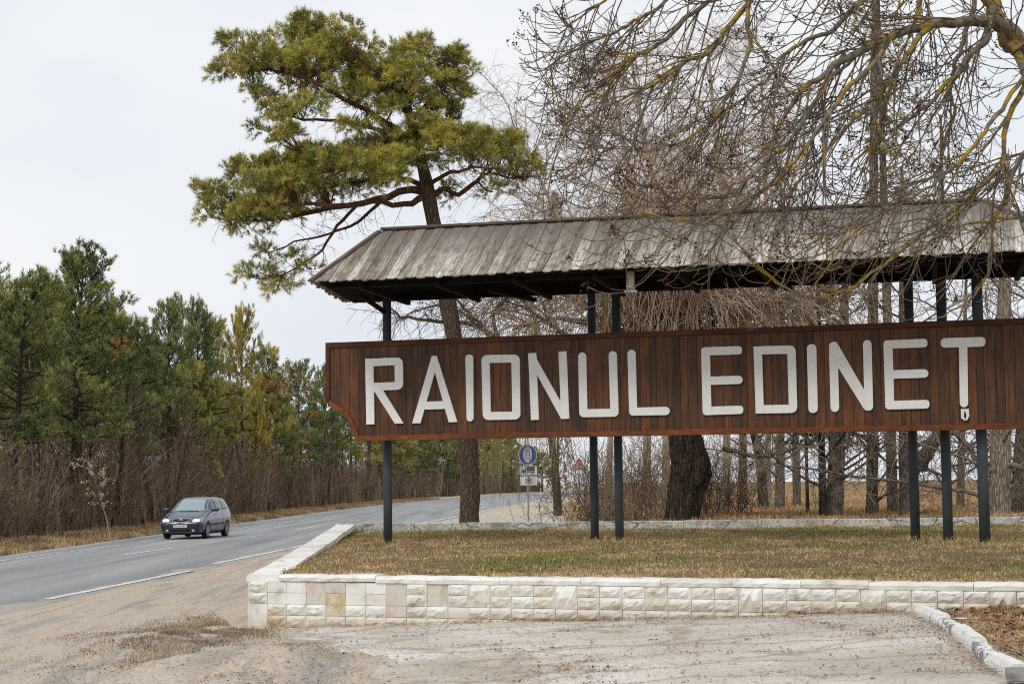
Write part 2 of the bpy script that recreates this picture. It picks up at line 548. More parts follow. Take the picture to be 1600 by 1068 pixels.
def m_bark(name, a, b, c3=None, sc=(9, 9, 2.2), bump=0.9, rough=0.95):
    t = NT(name, rough, 0.1)
    f = t.noise(t.co(sc), 1.0, 6, 0.7, 0.5)
    v = t.vor(t.co(tuple(x * 1.3 for x in sc)), 1.0, 'DISTANCE_TO_EDGE')
    c = t.ramp(f, (0.32, a), (0.62, b))
    c = t.mix(t.ramp(v, (0.0, 0.75), (0.16, 0.0)), c, tuple(x * 0.3 for x in a))
    if c3: c = t.mix(t.ramp(t.noise(t.co((1.2, 1.2, 0.6)), 1.0, 5, 0.7), (0.5, 0.0), (0.64, 1.0)), c, c3)
    t.color(c)
    t.bump(t.math('ADD', f, t.math('MULTIPLY', t.ramp(v, (0, 0.0), (0.25, 1.0)), 0.6)), bump, 0.05)
    return t.m
MAT = {}
MAT['ground'] = m_ground()
MAT['road'] = m_road()
MAT['forecourt'] = m_forecourt()
MAT['wall'] = m_white_wall()
MAT['roof'] = m_roofwood()
MAT['board'] = m_board()
MAT['trim'] = m_trim()
MAT['letter'] = m_whitepaint()
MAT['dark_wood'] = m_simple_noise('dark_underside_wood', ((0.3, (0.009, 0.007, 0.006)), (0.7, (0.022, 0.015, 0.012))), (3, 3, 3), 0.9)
MAT['cap_wood'] = m_simple_noise('brown_ridge_wood', ((0.3, (0.075, 0.05, 0.04)), (0.7, (0.19, 0.14, 0.115))), (1.5, 6, 6), 0.9)
MAT['post'] = m_simple_noise('dark_grey_post_paint', ((0.35, (0.050, 0.060, 0.068)), (0.65, (0.088, 0.100, 0.110))), (2, 2, 1), 0.75, 0.1, 0.005, 0.15)
MAT['mark'] = m_simple_noise('road_paint', ((0.38, (0.42, 0.42, 0.41)), (0.5, (0.74, 0.74, 0.72))), (5, 5, 5), 0.8, 0.1, src='World')
# ------------------------------------------------------------------ ground, road, forecourt
RY = np.array([0, 10, 31.5, 42.6, 55.5, 80, 106, 150, 220, 300, 420, 700])
RXN = np.array([-9.9, -9.4, -8.46, -7.9, -7.25, -5.7, -3.9, -1.0, 4.4, 12.5, 29, 80]) + 0.42
FY = np.array([0, 10, 51, 74, 99, 140, 193, 270, 360, 450, 700])
FX = np.array([-16.9, -16.5, -15.2, -15.0, -14.9, -14.6, -13.2, -8.5, 0.0, 14, 66])
def xr(y): return np.interp(y, RY, RXN)
def xf(y): return np.interp(y, FY, FX)
WA = Vector((-3.74, 24.5)); WB = Vector((6.1, 20.6))     # foot of the front wall
WU = (WB - WA).normalized(); WN = Vector((WU.y, -WU.x))   # WN points to the camera
LB = Vector((-4.3, 42.0)); RB = Vector((14.5, 42.4))      # back corners of the raised bed
FR = WA + WU * 16.5
def vnoise(X, Y, sc, seed=0):
    "cheap smooth value noise on arrays"
    r = np.random.default_rng(seed).random((257, 257))
    x = np.asarray(X) * sc + 1000.3; y = np.asarray(Y) * sc + 1000.7
    xi = np.floor(x).astype(int); yi = np.floor(y).astype(int)
    fx = x - xi; fy = y - yi
    fx = fx * fx * (3 - 2 * fx); fy = fy * fy * (3 - 2 * fy)
    a = r[xi % 256, yi % 256]; b = r[(xi + 1) % 256, yi % 256]
    c = r[xi % 256, (yi + 1) % 256]; d = r[(xi + 1) % 256, (yi + 1) % 256]
    return (a * (1 - fx) + b * fx) * (1 - fy) + (c * (1 - fx) + d * fx) * fy
def fbm(X, Y, sc, n=4, seed=0):
    s = 0; a = 1.0; t = 0
    for k in range(n):
        s = s + a * (vnoise(X, Y, sc * 2 ** k, seed + k) - 0.5); t += a; a *= 0.5
    return s / t
def zg0(x, y):
    x = np.asarray(x, float); y = np.asarray(y, float)
    znear = np.clip((x + 4.0) * 0.047, 0, 0.9)
    s = x - xr(y)
    zfar = 0.95 * sstep(2.5, 13, s)
    w = sstep(36, 46, y)
    z = znear * (1 - w) + zfar * w
    # pale crumbly mound in front of the corner of the wall
    z = z + 0.20 * np.exp(-(((x + 3.0) / 1.7) ** 2 + ((y - 18.4) / 1.15) ** 2)) + 0.05 * np.exp(-(((x + 1.3) / 1.2) ** 2 + ((y - 17.3) / 0.8) ** 2))
    z = z + 0.14 * np.exp(-(((x + 4.6) / 1.0) ** 2 + ((y - 22.4) / 1.4) ** 2))
    return z
def rough_amt(x, y):
    a = 0.05 * sstep(0.2, 1.5, x - xr(y)) * (1 - sstep(45, 70, y))
    b = 0.26 * np.exp(-(((x + 2.9) / 2.4) ** 2 + ((y - 18.0) / 1.5) ** 2))
    return a + b
def zg(x, y):
    x = np.asarray(x, float); y = np.asarray(y, float)
    z = zg0(x, y) + rough_amt(x, y) * (fbm(x, y, 0.9, 3, 5) + 0.45 * fbm(x, y, 4.5, 3, 9))
    onroad = (x < xr(y) - 0.10) & (x > xf(y) + 0.10)
    z = np.where(onroad, -0.05, z)
    z = np.where(x < xf(y) - 0.12, 0.12 * sstep(0.2, 3, xf(y) - x) + 0.15 * fbm(x, y, 0.5, 3, 2) * sstep(0.3, 3, xf(y) - x), z)
    return z
def zf(x, y): return float(zg(x, y))
def grid_mesh(name, xs, ys, zfun, m):
    X, Y = np.meshgrid(xs, ys)
    Z = zfun(X, Y)
    nx, ny = len(xs), len(ys)
    i = np.arange(ny - 1)[:, None] * nx + np.arange(nx - 1)[None, :]
    Q = np.stack([i, i + 1, i + nx + 1, i + nx], -1).reshape(-1, 4)
    return np_mesh(name, np.stack([X, Y, Z], -1), quads=Q, smooth=True, mat=m)
xs = np.concatenate([-np.geomspace(3000, 40, 26), np.linspace(-38, -17, 22), np.linspace(-16.6, -6, 72), np.linspace(-5.92, 9.9, 200), np.linspace(10.5, 40, 32), np.geomspace(44, 3000, 26)])
ys = np.concatenate([np.linspace(-60, 8, 10), np.linspace(9, 14.5, 20), np.linspace(14.6, 27, 160), np.linspace(27.3, 60, 90), np.geomspace(61, 400, 110), np.geomspace(420, 4500, 22)])
ground = link('ground', grid_mesh('ground', xs, ys, zg, MAT['ground']))
tagp(ground, 'sandy and grassy ground around the road and the sign', kind='structure')

yy = np.concatenate([np.linspace(2, 60, 60), np.geomspace(61, 700, 90)])
lat = np.array([-.012, .012, .05, .1, .2, .3, .4, .5, .6, .7, .8, .9, .95, .988, 1.012])
wob = lambda y, s: 0.10 * fbm(y * 0 + s, y, 0.8, 3, 31)
A = xf(yy) + wob(yy, 3.0); B = xr(yy) + wob(yy, 7.0)
X = A[:, None] * (1 - lat) + B[:, None] * lat
Y = np.repeat(yy[:, None], 15, 1)
Z = np.full_like(X, 0.03) + 0.05 * (1 - (2 * lat - 1) ** 2)[None, :]
Z[:, 0] = -0.05; Z[:, -1] = -0.05; Z[:, 1] = 0.035; Z[:, -2] = 0.03
i = np.arange(len(yy) - 1)[:, None] * 15 + np.arange(14)[None, :]
Q = np.stack([i, i + 1, i + 16, i + 15], -1).reshape(-1, 4)
road = link('road', np_mesh('road', np.stack([X, Y, Z], -1), quads=Q, smooth=True, mat=MAT['road']))
_a = road.data.attributes.new('edge', 'FLOAT', 'POINT'); _a.data.foreach_set('value', np.repeat(np.maximum(np.clip((lat - .80) / .2, 0, 1), .75 * np.clip((.1 - lat) / .1, 0, 1))[None, :] * .62, len(yy), 0).ravel())
tagp(road, 'grey worn asphalt road running away to the forest', kind='structure')
def zroad(x, y):
    t = (x - float(xf(y))) / (float(xr(y)) - float(xf(y)))
    return 0.03 + 0.05 * (1 - (2 * t - 1) ** 2)
def dash(a, b, w):
    p, q = G(*a, 0.05), G(*b, 0.05)
    n = max(2, int((q - p).length / 2.0) + 1)
    d = (q - p).normalized(); s = Vector((d.y, -d.x, 0)) * w / 2
    V = []
    for k in range(n + 1):
        c = p.lerp(q, k / n)
        for sg in (-1, 1):
            e = c + s * sg
            V.append((e.x, e.y, zroad(e.x, e.y) + 0.008))
    Fc = [(2 * k, 2 * k + 1, 2 * k + 3, 2 * k + 2) for k in range(n)]
    me = bpy.data.meshes.new('lane_line'); me.from_pydata(V, [], Fc)
    link('lane_line', me, road, None, MAT['mark'])
for a, b, w in [((72, 935), (298, 890), .17), ((333, 880), (446, 857), .17), ((455, 855), (560, 834), .17), ((600, 827), (668, 815), .17), ((676, 813.5), (722, 805), .17), ((735, 802), (790, 791), .2), ((800, 789), (850, 779.5), .2),
                ((194, 868), (270, 857), .14), ((368, 842), (410, 837), .14), ((463, 828), (495, 823), .14), ((546, 815), (568, 812), .14), ((620, 803), (640, 800), .14), ((660, 797.5), (676, 795), .14),
                ((23, 873), (103, 863), .14), ((110, 862), (190, 851), .14), ((216, 847), (253, 842), .14), ((357, 828), (421, 819), .14), ((434, 818), (459, 814.5), .14), ((465, 813.7), (495, 809.6), .14),
                ((506, 808.5), (530, 805.5), .14), ((560, 802), (584, 799), .14), ((600, 797), (618, 795), .14), ((-60, 884), (16, 874), .14)]:
    dash(a, b, w)

# forecourt: broken sheet of old asphalt in front of the wall
kerb_px = [(1440, 958), (1475, 974), (1500, 990), (1530, 1012), (1557, 1032), (1594, 1050)]
KP = [G(px, py, 0.42) for px, py in kerb_px]
def in_forecourt(x, y):
    left = -2.85 + 0.27 * (22.6 - y) + 1.1 * fbm(x, y, 0.9, 5, 41) + np.clip(y - 23, 0, 3) * .5
    # wall line
    dx = x - WA.x; dy = y - WA.y
    dn = dx * WN.x + dy * WN.y
    ky = np.array([p.y for p in KP][::-1]); kx = np.array([p.x for p in KP][::-1])
    right = np.interp(y, ky, kx) - 0.13 - 0.22 * np.abs(fbm(x, y, 2.0, 4, 43)) * 2
    return (x > left) & (dn > 0.10 + 0.2 * (0.5 + fbm(x, y, 2.2, 4, 44))) & (x < right)
gx = np.arange(-3.6, 7.2, 0.06); gy = np.arange(9.0, 24.2, 0.06)
GX, GY = np.meshgrid(gx, gy)
jx = GX + 0.03 * (vnoise(GX, GY, 17, 3) - 0.5); jy = GY + 0.03 * (vnoise(GX, GY, 17, 4) - 0.5)
cen_in = in_forecourt(jx[:-1, :-1] + 0.03, jy[:-1, :-1] + 0.03)
bl = np.pad(cen_in.astype(float), ((1, 0), (1, 0)), mode='edge')
for _ in range(5):
    pz = np.pad(bl, 1, mode='edge'); bl = (pz[1:-1, 1:-1] + pz[:-2, 1:-1] + pz[2:, 1:-1] + pz[1:-1, :-2] + pz[1:-1, 2:]) / 5
lift = -0.035 + 0.05 * np.clip((bl - .45) / .35, 0, 1)
nx = len(gx)
i = (np.arange(len(gy) - 1)[:, None] * nx + np.arange(nx - 1)[None, :])[cen_in]
Q = np.stack([i, i + 1, i + nx + 1, i + nx], -1)
used, inv = np.unique(Q, return_inverse=True)
V = np.stack([jx, jy, zg(jx, jy) + lift], -1).reshape(-1, 3)[used]
forecourt = link('forecourt', np_mesh('forecourt', V, quads=inv.reshape(-1, 4), smooth=True, mat=MAT['forecourt']))
tagp(forecourt, 'pale cracked asphalt forecourt in front of the wall', kind='structure')

# the raised bed behind the wall
def zl(x, y):
    x = np.asarray(x, float); y = np.asarray(y, float)
    dn = -((x - WA.x) * WN.x + (y - WA.y) * WN.y)
    t = np.clip(dn / 17.0, 0, 1)
    return 0.73 + 0.15 * t + 0.05 * fbm(x, y, 0.5, 3, 21) + 0.03 * fbm(x, y, 3, 3, 22) - 0.03 * np.exp(-(dn / 0.5) ** 2)
nu, nv = 110, 90
u = np.linspace(0, 1, nu); v = np.linspace(0, 1, nv) ** 1.2
P0 = WA - WN * 0.30 + WU * 0.32; P1 = FR - WN * 0.30
P2 = RB + Vector((0, -0.15)); P3 = LB + Vector((0.3, -0.15))
U, W = np.meshgrid(u, v)
X = (P0.x * (1 - U) + P1.x * U) * (1 - W) + (P3.x * (1 - U) + P2.x * U) * W
Y = (P0.y * (1 - U) + P1.y * U) * (1 - W) + (P3.y * (1 - U) + P2.y * U) * W
i = np.arange(nv - 1)[:, None] * nu + np.arange(nu - 1)[None, :]
Q = np.stack([i, i + 1, i + nu + 1, i + nu], -1).reshape(-1, 4)
def m_lawn():
    t = NT('dry_lawn_soil', 0.95, 0.1)
    P = t.co((1, 1, 1), 'World')
    a = t.noise(P, 0.7, 5, 0.6); b = t.noise(P, 7, 5, 0.75); c0 = t.noise(P, 40, 4, 0.8)
    c = t.ramp(b, (0.3, (0.13, 0.085, 0.045)), (0.5, (0.27, 0.19, 0.095)), (0.7, (0.42, 0.31, 0.165)))
    c = t.mix(t.ramp(a, (0.54, 0.0), (0.66, 0.55)), c, (0.13, 0.135, 0.045))
    c = t.mix(1.0, c, t.ramp(c0, (0.3, 0.5), (0.6, 1.1)), 'MULTIPLY')
    t.color(c); t.bump(b, 0.9, 0.08)
    return t.m
MAT['lawn'] = m_lawn()
lawn = link('lawn_ground', np_mesh('lawn_ground', np.stack([X, Y, zl(X, Y)], -1), quads=Q, smooth=True, mat=MAT['lawn']))
tagp(lawn, 'raised bed of dry patchy lawn under the sign', kind='structure')

# grass: one triangle or bent blade each
def blades(name, X, Y, Z, h, w, m, label, lean=0.5, seg2=True, parent=None):
    n = len(X)
    h = h * (0.5 + RNG.random(n)); th = RNG.random(n) * 2 * pi; la = RNG.random(n) * lean
    wd = w * (0.6 + 0.8 * RNG.random(n))
    ph = RNG.random(n) * 2 * pi
    B = np.stack([X, Y, Z - 0.01], -1)
    sd = np.stack([np.cos(th), np.sin(th), 0 * th], -1) * wd[:, None] / 2
    L = np.stack([np.cos(ph) * la * h, np.sin(ph) * la * h, 0 * h], -1)
    mid = B + L * 0.35 + np.stack([0 * h, 0 * h, h * 0.6], -1)
    tip = B + L * 1.2 + np.stack([0 * h, 0 * h, h * np.sqrt(np.clip(1 - la ** 2 * 0.7, 0.15, 1))], -1)
    if seg2:
        V = np.stack([B - sd, B + sd, mid - sd * 0.7, mid + sd * 0.7, tip], 1)
        k = np.arange(n)[:, None] * 5
        T = np.concatenate([k + np.array([[0, 1, 3]]), k + np.array([[0, 3, 2]]), k + np.array([[2, 3, 4]])], 0)
    else:
        V = np.stack([B - sd, B + sd, tip], 1)
        T = np.arange(n * 3).reshape(-1, 3)
    me = np_mesh(name, V, tris=T, mat=m)
    o = link(name, me, parent)
    return tagp(o, label, kind='stuff')
def in_quad(n, q, pw=1.0):
    u = RNG.random(n); v = RNG.random(n) ** pw
    a = np.outer((1 - u) * (1 - v), q[0]) + np.outer(u * (1 - v), q[1]) + np.outer(u * v, q[2]) + np.outer((1 - u) * v, q[3])
    return a[:, 0], a[:, 1]
MAT['dry_blade'] = m_leaf('dry_grass_blades', ((0.24, (0.15, 0.085, 0.04)), (0.40, (0.40, 0.265, 0.12)), (0.54, (0.60, 0.44, 0.21)), (0.72, (0.78, 0.63, 0.37))), 0.8, 2.2)
MAT['green_blade'] = m_leaf('green_grass_blades', ((0.3, (0.10, 0.14, 0.03)), (0.55, (0.20, 0.235, 0.05)), (0.75, (0.36, 0.34, 0.10))), 0.8, 0.8)
MAT['tan_blade'] = m_leaf('tan_field_grass', ((0.25, (0.27, 0.15, 0.07)), (0.45, (0.46, 0.29, 0.14)), (0.6, (0.60, 0.42, 0.23)), (0.75, (0.70, 0.54, 0.33))), 0.8, 0.35)
q = [tuple(P0), tuple(P1), tuple(P2), tuple(P3)]
x, y = in_quad(190000, q, 1.0)
keep = RNG.random(len(x)) < 0.12 + 2.6 * np.clip(fbm(x, y, 1.5, 4, 61) + 0.14, 0, 1)
x, y = x[keep], y[keep]
g = (fbm(x, y, 0.45, 3, 62) > 0.045) & (RNG.random(len(x)) < 0.65)
blades('dry_lawn_grass', x[~g], y[~g], zl(x[~g], y[~g]), 0.045 + 0.09 * np.clip(fbm(x[~g], y[~g], 1.1, 3, 66), 0, 1), 0.011, MAT['dry_blade'], 'short dry straw coloured grass covering the raised bed', 1.3)
blades('green_lawn_grass', x[g], y[g], zl(x[g], y[g]), 0.06, 0.012, MAT['green_blade'], 'patches of short green grass on the raised bed', 0.9)
# trodden bare soil and taller tufts round the posts
n = 5000
t = RNG.random(n); x = P0.x + (P1.x - P0.x) * t; y = P0.y + (P1.y - P0.y) * t - 0.12 * RNG.random(n) ** 2
k = fbm(x, y, 1.3, 3, 79) > 0.02
x, y = x[k], y[k]
blades('wall_edge_tufts', x, y, 0 * x + 0.765, 0.06, 0.012, MAT['dry_blade'], 'straw coloured blades leaning over the white coping', 1.5)
n = 7000
t = RNG.random(n); x = P3.x + (P2.x - P3.x) * t; y = P3.y + (P2.y - P3.y) * t - 0.35 * RNG.random(n) + 0.05
blades('back_wall_fringe', x, y, zl(x, y), 0.02 + 0.16 * np.clip(fbm(x, y, 0.9, 3, 80) + .1, 0, 1), 0.014, MAT['dry_blade'], 'dry grass growing up against the foot of the back wall', 0.9)
# fringe spilling over the edge of the coping
n = 5000
t = RNG.random(n); x = P0.x + (P1.x - P0.x) * t; y = P0.y + (P1.y - P0.y) * t + RNG.random(n) * 0.25
blades('grass_fringe', x, y, zl(x, y), 0.075, 0.012, MAT['dry_blade'], 'dry grass fringe along the inner edge of the white wall', 1.0)
MAT['weed_blade'] = m_leaf('dry_weed_blades', ((0.25, (0.14, 0.10, 0.06)), (0.5, (0.36, 0.28, 0.18)), (0.75, (0.58, 0.49, 0.35))), 0.8, 2.0)
# weeds by the corner of the wall
n = 24000
x = -4.25 + RNG.normal(0, 0.52, n); y = 23.6 + RNG.normal(0, 1.9, n)
k = (x < np.where(y < 24.3, -3.3, -3.9) + 0.25 * (24.3 - y)) & (fbm(x, y, 2.6, 3, 63) > -0.02 - 0.1 * RNG.random(n))
x, y = x[k], y[k]
blades('verge_weeds', x, y, zg(x, y), 0.05, 0.009, MAT['weed_blade'], 'dry brown weeds by the corner of the white wall', 1.1)
# sparse tufts on the mound and along the foot of the wall
n = 9000
x = -3.4 + RNG.random(n) * 4.2; y = 15.5 + RNG.random(n) * 3.4
k = fbm(x, y, 2.6, 3, 64) > 0.13
x, y = x[k], y[k]
blades('mound_tufts', x, y, zg(x, y), 0.03, 0.007, MAT['dry_blade'], 'sparse dry tufts on the pale crumbled mound', 1.6)
n = 30000
x = 4.5 + RNG.random(n) * 3.6; y = 13.0 + RNG.random(n) * 8.5
ky = np.array([p.y for p in KP][::-1]); kx = np.array([p.x for p in KP][::-1])
k = (x > np.interp(y, ky, kx) + 0.12) & (((x - WA.x) * WN.x + (y - WA.y) * WN.y) > 0.06)
x, y = x[k], y[k]
blades('kerbside_grass', x, y, zg(x, y), 0.05, 0.009, MAT['dry_blade'], 'brown matted grass behind the painted kerb', 1.3)
MAT['verge_blade'] = m_leaf('verge_grass_blades', ((0.25, (0.14, 0.085, 0.045)), (0.42, (0.28, 0.185, 0.095)), (0.56, (0.40, 0.285, 0.155)), (0.75, (0.56, 0.43, 0.26))), 0.8, 0.5)
# verge along the forest
n = 60000
y = 45 + 200 * RNG.random(n) ** 1.7; x = xf(y) - 0.3 - 2.9 * RNG.random(n) ** 1.1
blades('roadside_grass', x, y, zg(x, y), 0.05 + 0.30 * np.clip(fbm(x, y, .5, 3, 78) + .35, 0, 1), 0.045, MAT['verge_blade'], 'strip of tall dry grass between the road and the forest', 0.7)
# field behind the back wall
n = 75000
y = 42.8 + 130 * RNG.random(n) ** 2.2; s = RNG.random(n)
x = 1.5 + s * (0.34 * y) + (y - 42) * 0.02
k = (x - xr(y)) > 5
x, y = x[k], y[k]
blades('field_grass', x, y, zg(x, y), 0.17 + 0.0 * x, 0.035, MAT['tan_blade'], 'tan dry grass of the field behind the back wall', 0.9)
# debris: leaves and needles lying on the forecourt and at the foot of the wall
def flakes(name, x, y, z, s, m, label):
    n = len(x)
    a = RNG.random(n) * 2 * pi; s = s * (0.4 + 1.2 * RNG.random(n)); e = 0.25 + 0.5 * RNG.random(n)
    d = np.stack([np.cos(a), np.sin(a), RNG.normal(0, 0.25, n)], -1) * s[:, None]
    p = np.stack([-np.sin(a), np.cos(a), RNG.normal(0, 0.25, n)], -1) * (s * e)[:, None]
    C = np.stack([x, y, z + 0.008 + 0.012 * RNG.random(n)], -1)
    V = np.stack([C - d, C - p, C + d, C + p], 1)
    Q = np.arange(n * 4).reshape(-1, 4)
    return tagp(link(name, np_mesh(name, V, quads=Q, mat=m)), label, kind='stuff')
MAT['leaf_litter'] = m_leaf('leaf_litter', ((0.25, (0.09, 0.045, 0.02)), (0.45, (0.20, 0.10, 0.045)), (0.6, (0.34, 0.18, 0.08)), (0.75, (0.42, 0.29, 0.16))), 0.8, 3.0)
n = 110000
x = -3.0 + 10 * RNG.random(n); y = 14.5 + 9.5 * RNG.random(n)
dn = (x - WA.x) * WN.x + (y - WA.y) * WN.y
kr = np.interp(y, ky, kx)
dens = 1.7 * (0.45 * np.exp(-(dn - 0.1) / 0.14) + 0.012 + 0.45 * (np.abs(fbm(x * 0.45, y * 1.5, 1.2, 4, 71)) < 0.009) * (fbm(x, y, 1.3, 2, 74) > -0.04) + 0.4 * (fbm(x * .5, y * 1.6, 2.2, 4, 75) > 0.21) + 0.5 * np.exp(-np.clip(kr - x - 0.1, 0, 9) / 0.2) + 0.5 * np.exp(-((x - (3.3 + (22 - y) * 0.12)) / 0.18) ** 2) * (y > 18) * (fbm(x, y, 1.5, 3, 72) > -0.05))
k = (dn > 0.02) & (x < kr - 0.1) & (RNG.random(n) < dens)
x, y = x[k], y[k]
flakes('leaf_litter', x, y, zg(x, y) + 0.018, 0.012, MAT['leaf_litter'], 'brown leaves and needles lying in cracks and along the wall')
n = 9000
x = 4.5 + RNG.random(n) * 3.6; y = 13.0 + RNG.random(n) * 8.5
k = (x > np.interp(y, ky, kx) + 0.1) & (((x - WA.x) * WN.x + (y - WA.y) * WN.y) > 0.06)
x, y = x[k], y[k]
flakes('kerbside_leaves', x, y, zg(x, y) + 0.02, 0.03, MAT['leaf_litter'], 'fallen brown leaves in the grass behind the kerb')
MAT['pebble'] = m_simple_noise('pebble_stone', ((0.3, (0.24, 0.21, 0.18)), (0.7, (0.58, 0.55, 0.50))), (3, 3, 3), 0.9, 0, src='World')
n = 5200
x, y = in_quad(n, q, 1.0)
flakes('lawn_leaves', x, y, zl(x, y) + 0.02, 0.02, MAT['leaf_litter'], 'small brown leaves scattered in the short lawn grass')
n = 15000
x = -6.2 + 5.4 * RNG.random(n); y = 15.0 + 9.0 * RNG.random(n)
k = (fbm(x, y, 1.2, 4, 77) > 0.02) & (~in_forecourt(x, y)) & (x > xr(y) + 1.2) & (((x - WA.x) * WN.x + (y - WA.y) * WN.y > 0.05) | (x < WA.x - .1))
x, y = x[k], y[k]
flakes('plant_debris', x, y, zg(x, y) + 0.01, 0.013, MAT['leaf_litter'], 'crumbs of dry plants lying on the pale mound and the sand')
n = 12000
x = -8.0 + RNG.random(n) * 15; y = 14.5 + RNG.random(n) ** 1.3 * 14
k = (((x - WA.x) * WN.x + (y - WA.y) * WN.y) > 0.05) & (x > xr(y) + 0.4) & (x < np.interp(y, ky, kx) - 0.1)
x, y = x[k], y[k]
s = 0.004 + 0.022 * RNG.random(len(x)) ** 6
oc = np.array([(1, 0, 0), (0, 1, 0), (-1, 0, 0), (0, -1, 0), (0, 0, 0.7)])
V = np.stack([x, y, zg(x, y) + 0.018], -1)[:, None, :] + oc[None] * s[:, None, None] * (0.7 + 0.6 * RNG.random((len(x), 5, 1)))
kk = np.arange(len(x))[:, None] * 5
T = np.concatenate([kk + np.array([[a, (a + 1) % 4, 4]]) for a in range(4)], 0)
tagp(link('gravel', np_mesh('gravel', V, tris=T, mat=MAT['pebble'])), 'loose pebbles scattered over the sand and the asphalt', kind='stuff')
# ------------------------------------------------------------------ the white wall of the raised bed
def wall_matrix(u, z, out=0.0):
    "local x along the wall, local y out of its face, local z up"
    p = WA + WU * u + WN * out
    return Matrix(((WU.x, WN.x, 0, p.x), (WU.y, WN.y, 0, p.y), (0, 0, 1, z), (0, 0, 0, 1)))
ZTOP = 0.77; CW = 0.3065
wall = thing('stone_wall', 'low white painted stone block wall along the forecourt in front of the lawn', 'wall', (WA.x, WA.y, 0))
core = MB(); core.box(0.012, 16.5, -0.40, -0.012, -0.3, ZTOP - 0.085, M=wall_matrix(0, 0))
MAT['backing'] = m_simple_noise('bare_wall_backing', ((0.40, (0.20, 0.15, 0.10)), (0.46, (0.68, 0.65, 0.59)), (0.62, (0.78, 0.76, 0.71))), (3, 3, 1.2), 0.95, 0.3, src='World')
link('core', core.mesh('core'), wall, None, MAT['backing'])
def rock_mesh(w, h, seed, amp, d=0.03):
    "rusticated block: pitched face, plain sides; local x 0..w, z 0..h, face towards +y"
    r = random.Random(seed)
    nx, nz = (6, 4) if amp > 0.01 else (3, 2)
    g = 0.0025
    V, Fc = [], []
    for j in range(nz + 1):
        for i in range(nx + 1):
            edge = i in (0, nx) or j in (0, nz)
            yv = d + (0 if edge else amp * (0.35 + r.random() * 0.9)) - (0.004 * r.random() if edge else 0)
            jx = 0 if i in (0, nx) else (r.random() - .5) * 0.5 * w / nx
            jz = 0 if j in (0, nz) else (r.random() - .5) * 0.5 * h / nz
            if amp > 0.01 and not edge and 0.3 < j / nz < 0.8: yv += amp * 0.4
            V.append((g + (w - 2 * g) * i / nx + jx, yv, g + (h - 2 * g) * j / nz + jz))
    for j in range(nz):
        for i in range(nx):
            a = j * (nx + 1) + i
            Fc.append((a, a + nx + 1, a + nx + 2, a + 1))
    ring = [i for i in range(nx + 1)] + [j * (nx + 1) + nx for j in range(1, nz + 1)] + [nz * (nx + 1) + i for i in range(nx - 1, -1, -1)] + [j * (nx + 1) for j in range(nz - 1, 0, -1)]
    nb = len(V)
    for k in ring: V.append((V[k][0], -0.012, V[k][2]))
    for k in range(len(ring)):
        k2 = (k + 1) % len(ring)
        Fc.append((ring[k], ring[k2], nb + k2, nb + k))
    me = bpy.data.meshes.new('stone'); me.from_pydata(V, [], Fc); me.update()
    me.materials.append(MAT['wall'])
    return me
MAT['ochre'] = m_simple_noise('ochre_stained_stone', ((0.36, (0.50, 0.38, 0.22)), (0.5, (0.66, 0.56, 0.40)), (0.62, (0.78, 0.72, 0.60))), (4, 4, 4), 0.95, 0.4, src='World')
MAT['bare'] = m_simple_noise('bare_plaster_patch', ((0.3, (0.50, 0.43, 0.36)), (0.5, (0.66, 0.625, 0.56)), (0.68, (0.62, 0.47, 0.39))), (5, 5, 3), 0.95, 0.2, src='World')
ROW = [0.682, 0.529, 0.374, 0.220, 0.055, -0.10, -0.25]   # tops of the courses
cache = {}
def stone(u, w, zt, zb, kind, m=None, seed=None):
    if kind == 'hole': return
    amp = {'rough': 0.034, 'smooth': 0.0, 'mid': 0.016, 'big': 0.048}[kind]
    var = random.randrange(7) if seed is None else seed
    key = (round(w, 3), round(zt - zb, 3), kind, var, m)
    if key not in cache:
        me = rock_mesh(w, zt - zb, hash((round(w * 100), kind, var)) % 9999, amp, 0.012 if kind == 'smooth' else 0.016)
        if m: me.materials.clear(); me.materials.append(MAT[m])
        cache[key] = me
    M = wall_matrix(u, zb, 0.0) @ Matrix.Rotation(radians(random.uniform(-0.35, 0.35)), 4, 'Y')
    M.translation += Vector((WN.x, WN.y, 0)) * random.uniform(-0.003, 0.004)
    link('stone', cache[key], wall, M)
left = {0: [(0, 1, 'rough'), (1, 2, 'rough'), (2, 4, 'smooth'), (4, 5, 'rough', 'ochre'), (5, 6, 'rough')],
        1: [(0, 1, 'smooth'), (1, 2, 'smooth'), (2, 3, 'rough'), (3, 4, 'rough', 'ochre'), (4, 5, 'mid', 'ochre'), (5, 6, 'mid')],
        2: [(0, 1, 'smooth'), (1, 2, 'smooth'), (2, 3, 'rough'), (3, 4, 'rough'), (4, 5, 'rough')],
        3: [(0, 2, 'smooth', 'bare'), (2, 3, 'rough'), (3, 4, 'mid'), (4, 5, 'mid')],
        4: [(0, 1, 'smooth', 'bare'), (1, 2, 'smooth', 'ochre'), (2, 3, 'smooth', 'ochre'), (3, 4, 'mid'), (4, 5, 'mid')],
        5: [(0, 2, 'smooth'), (2, 3, 'mid'), (3, 4, 'mid'), (4, 5, 'mid')],
        6: [(0, 1, 'smooth'), (1, 2, 'smooth'), (2, 3, 'mid'), (3, 4, 'mid')],
        7: [(0, 2, 'smooth', 'bare'), (2, 3, 'smooth', 'bare'), (3, 4, 'mid')],
        8: [(0, 1, 'rough'), (1, 2, 'rough'), (2, 3, 'rough'), (3, 4, 'mid')],
        9: [(0, 2, 'smooth', 'bare'), (2, 3, 'mid'), (3, 4, 'mid')],
        10: [(0, 1, 'rough'), (1, 2, 'rough'), (2, 3, 'smooth'), (3, 4, 'mid')]}
big_cols = {11, 15, 19, 23, 28, 33, 35, 38, 42, 47}
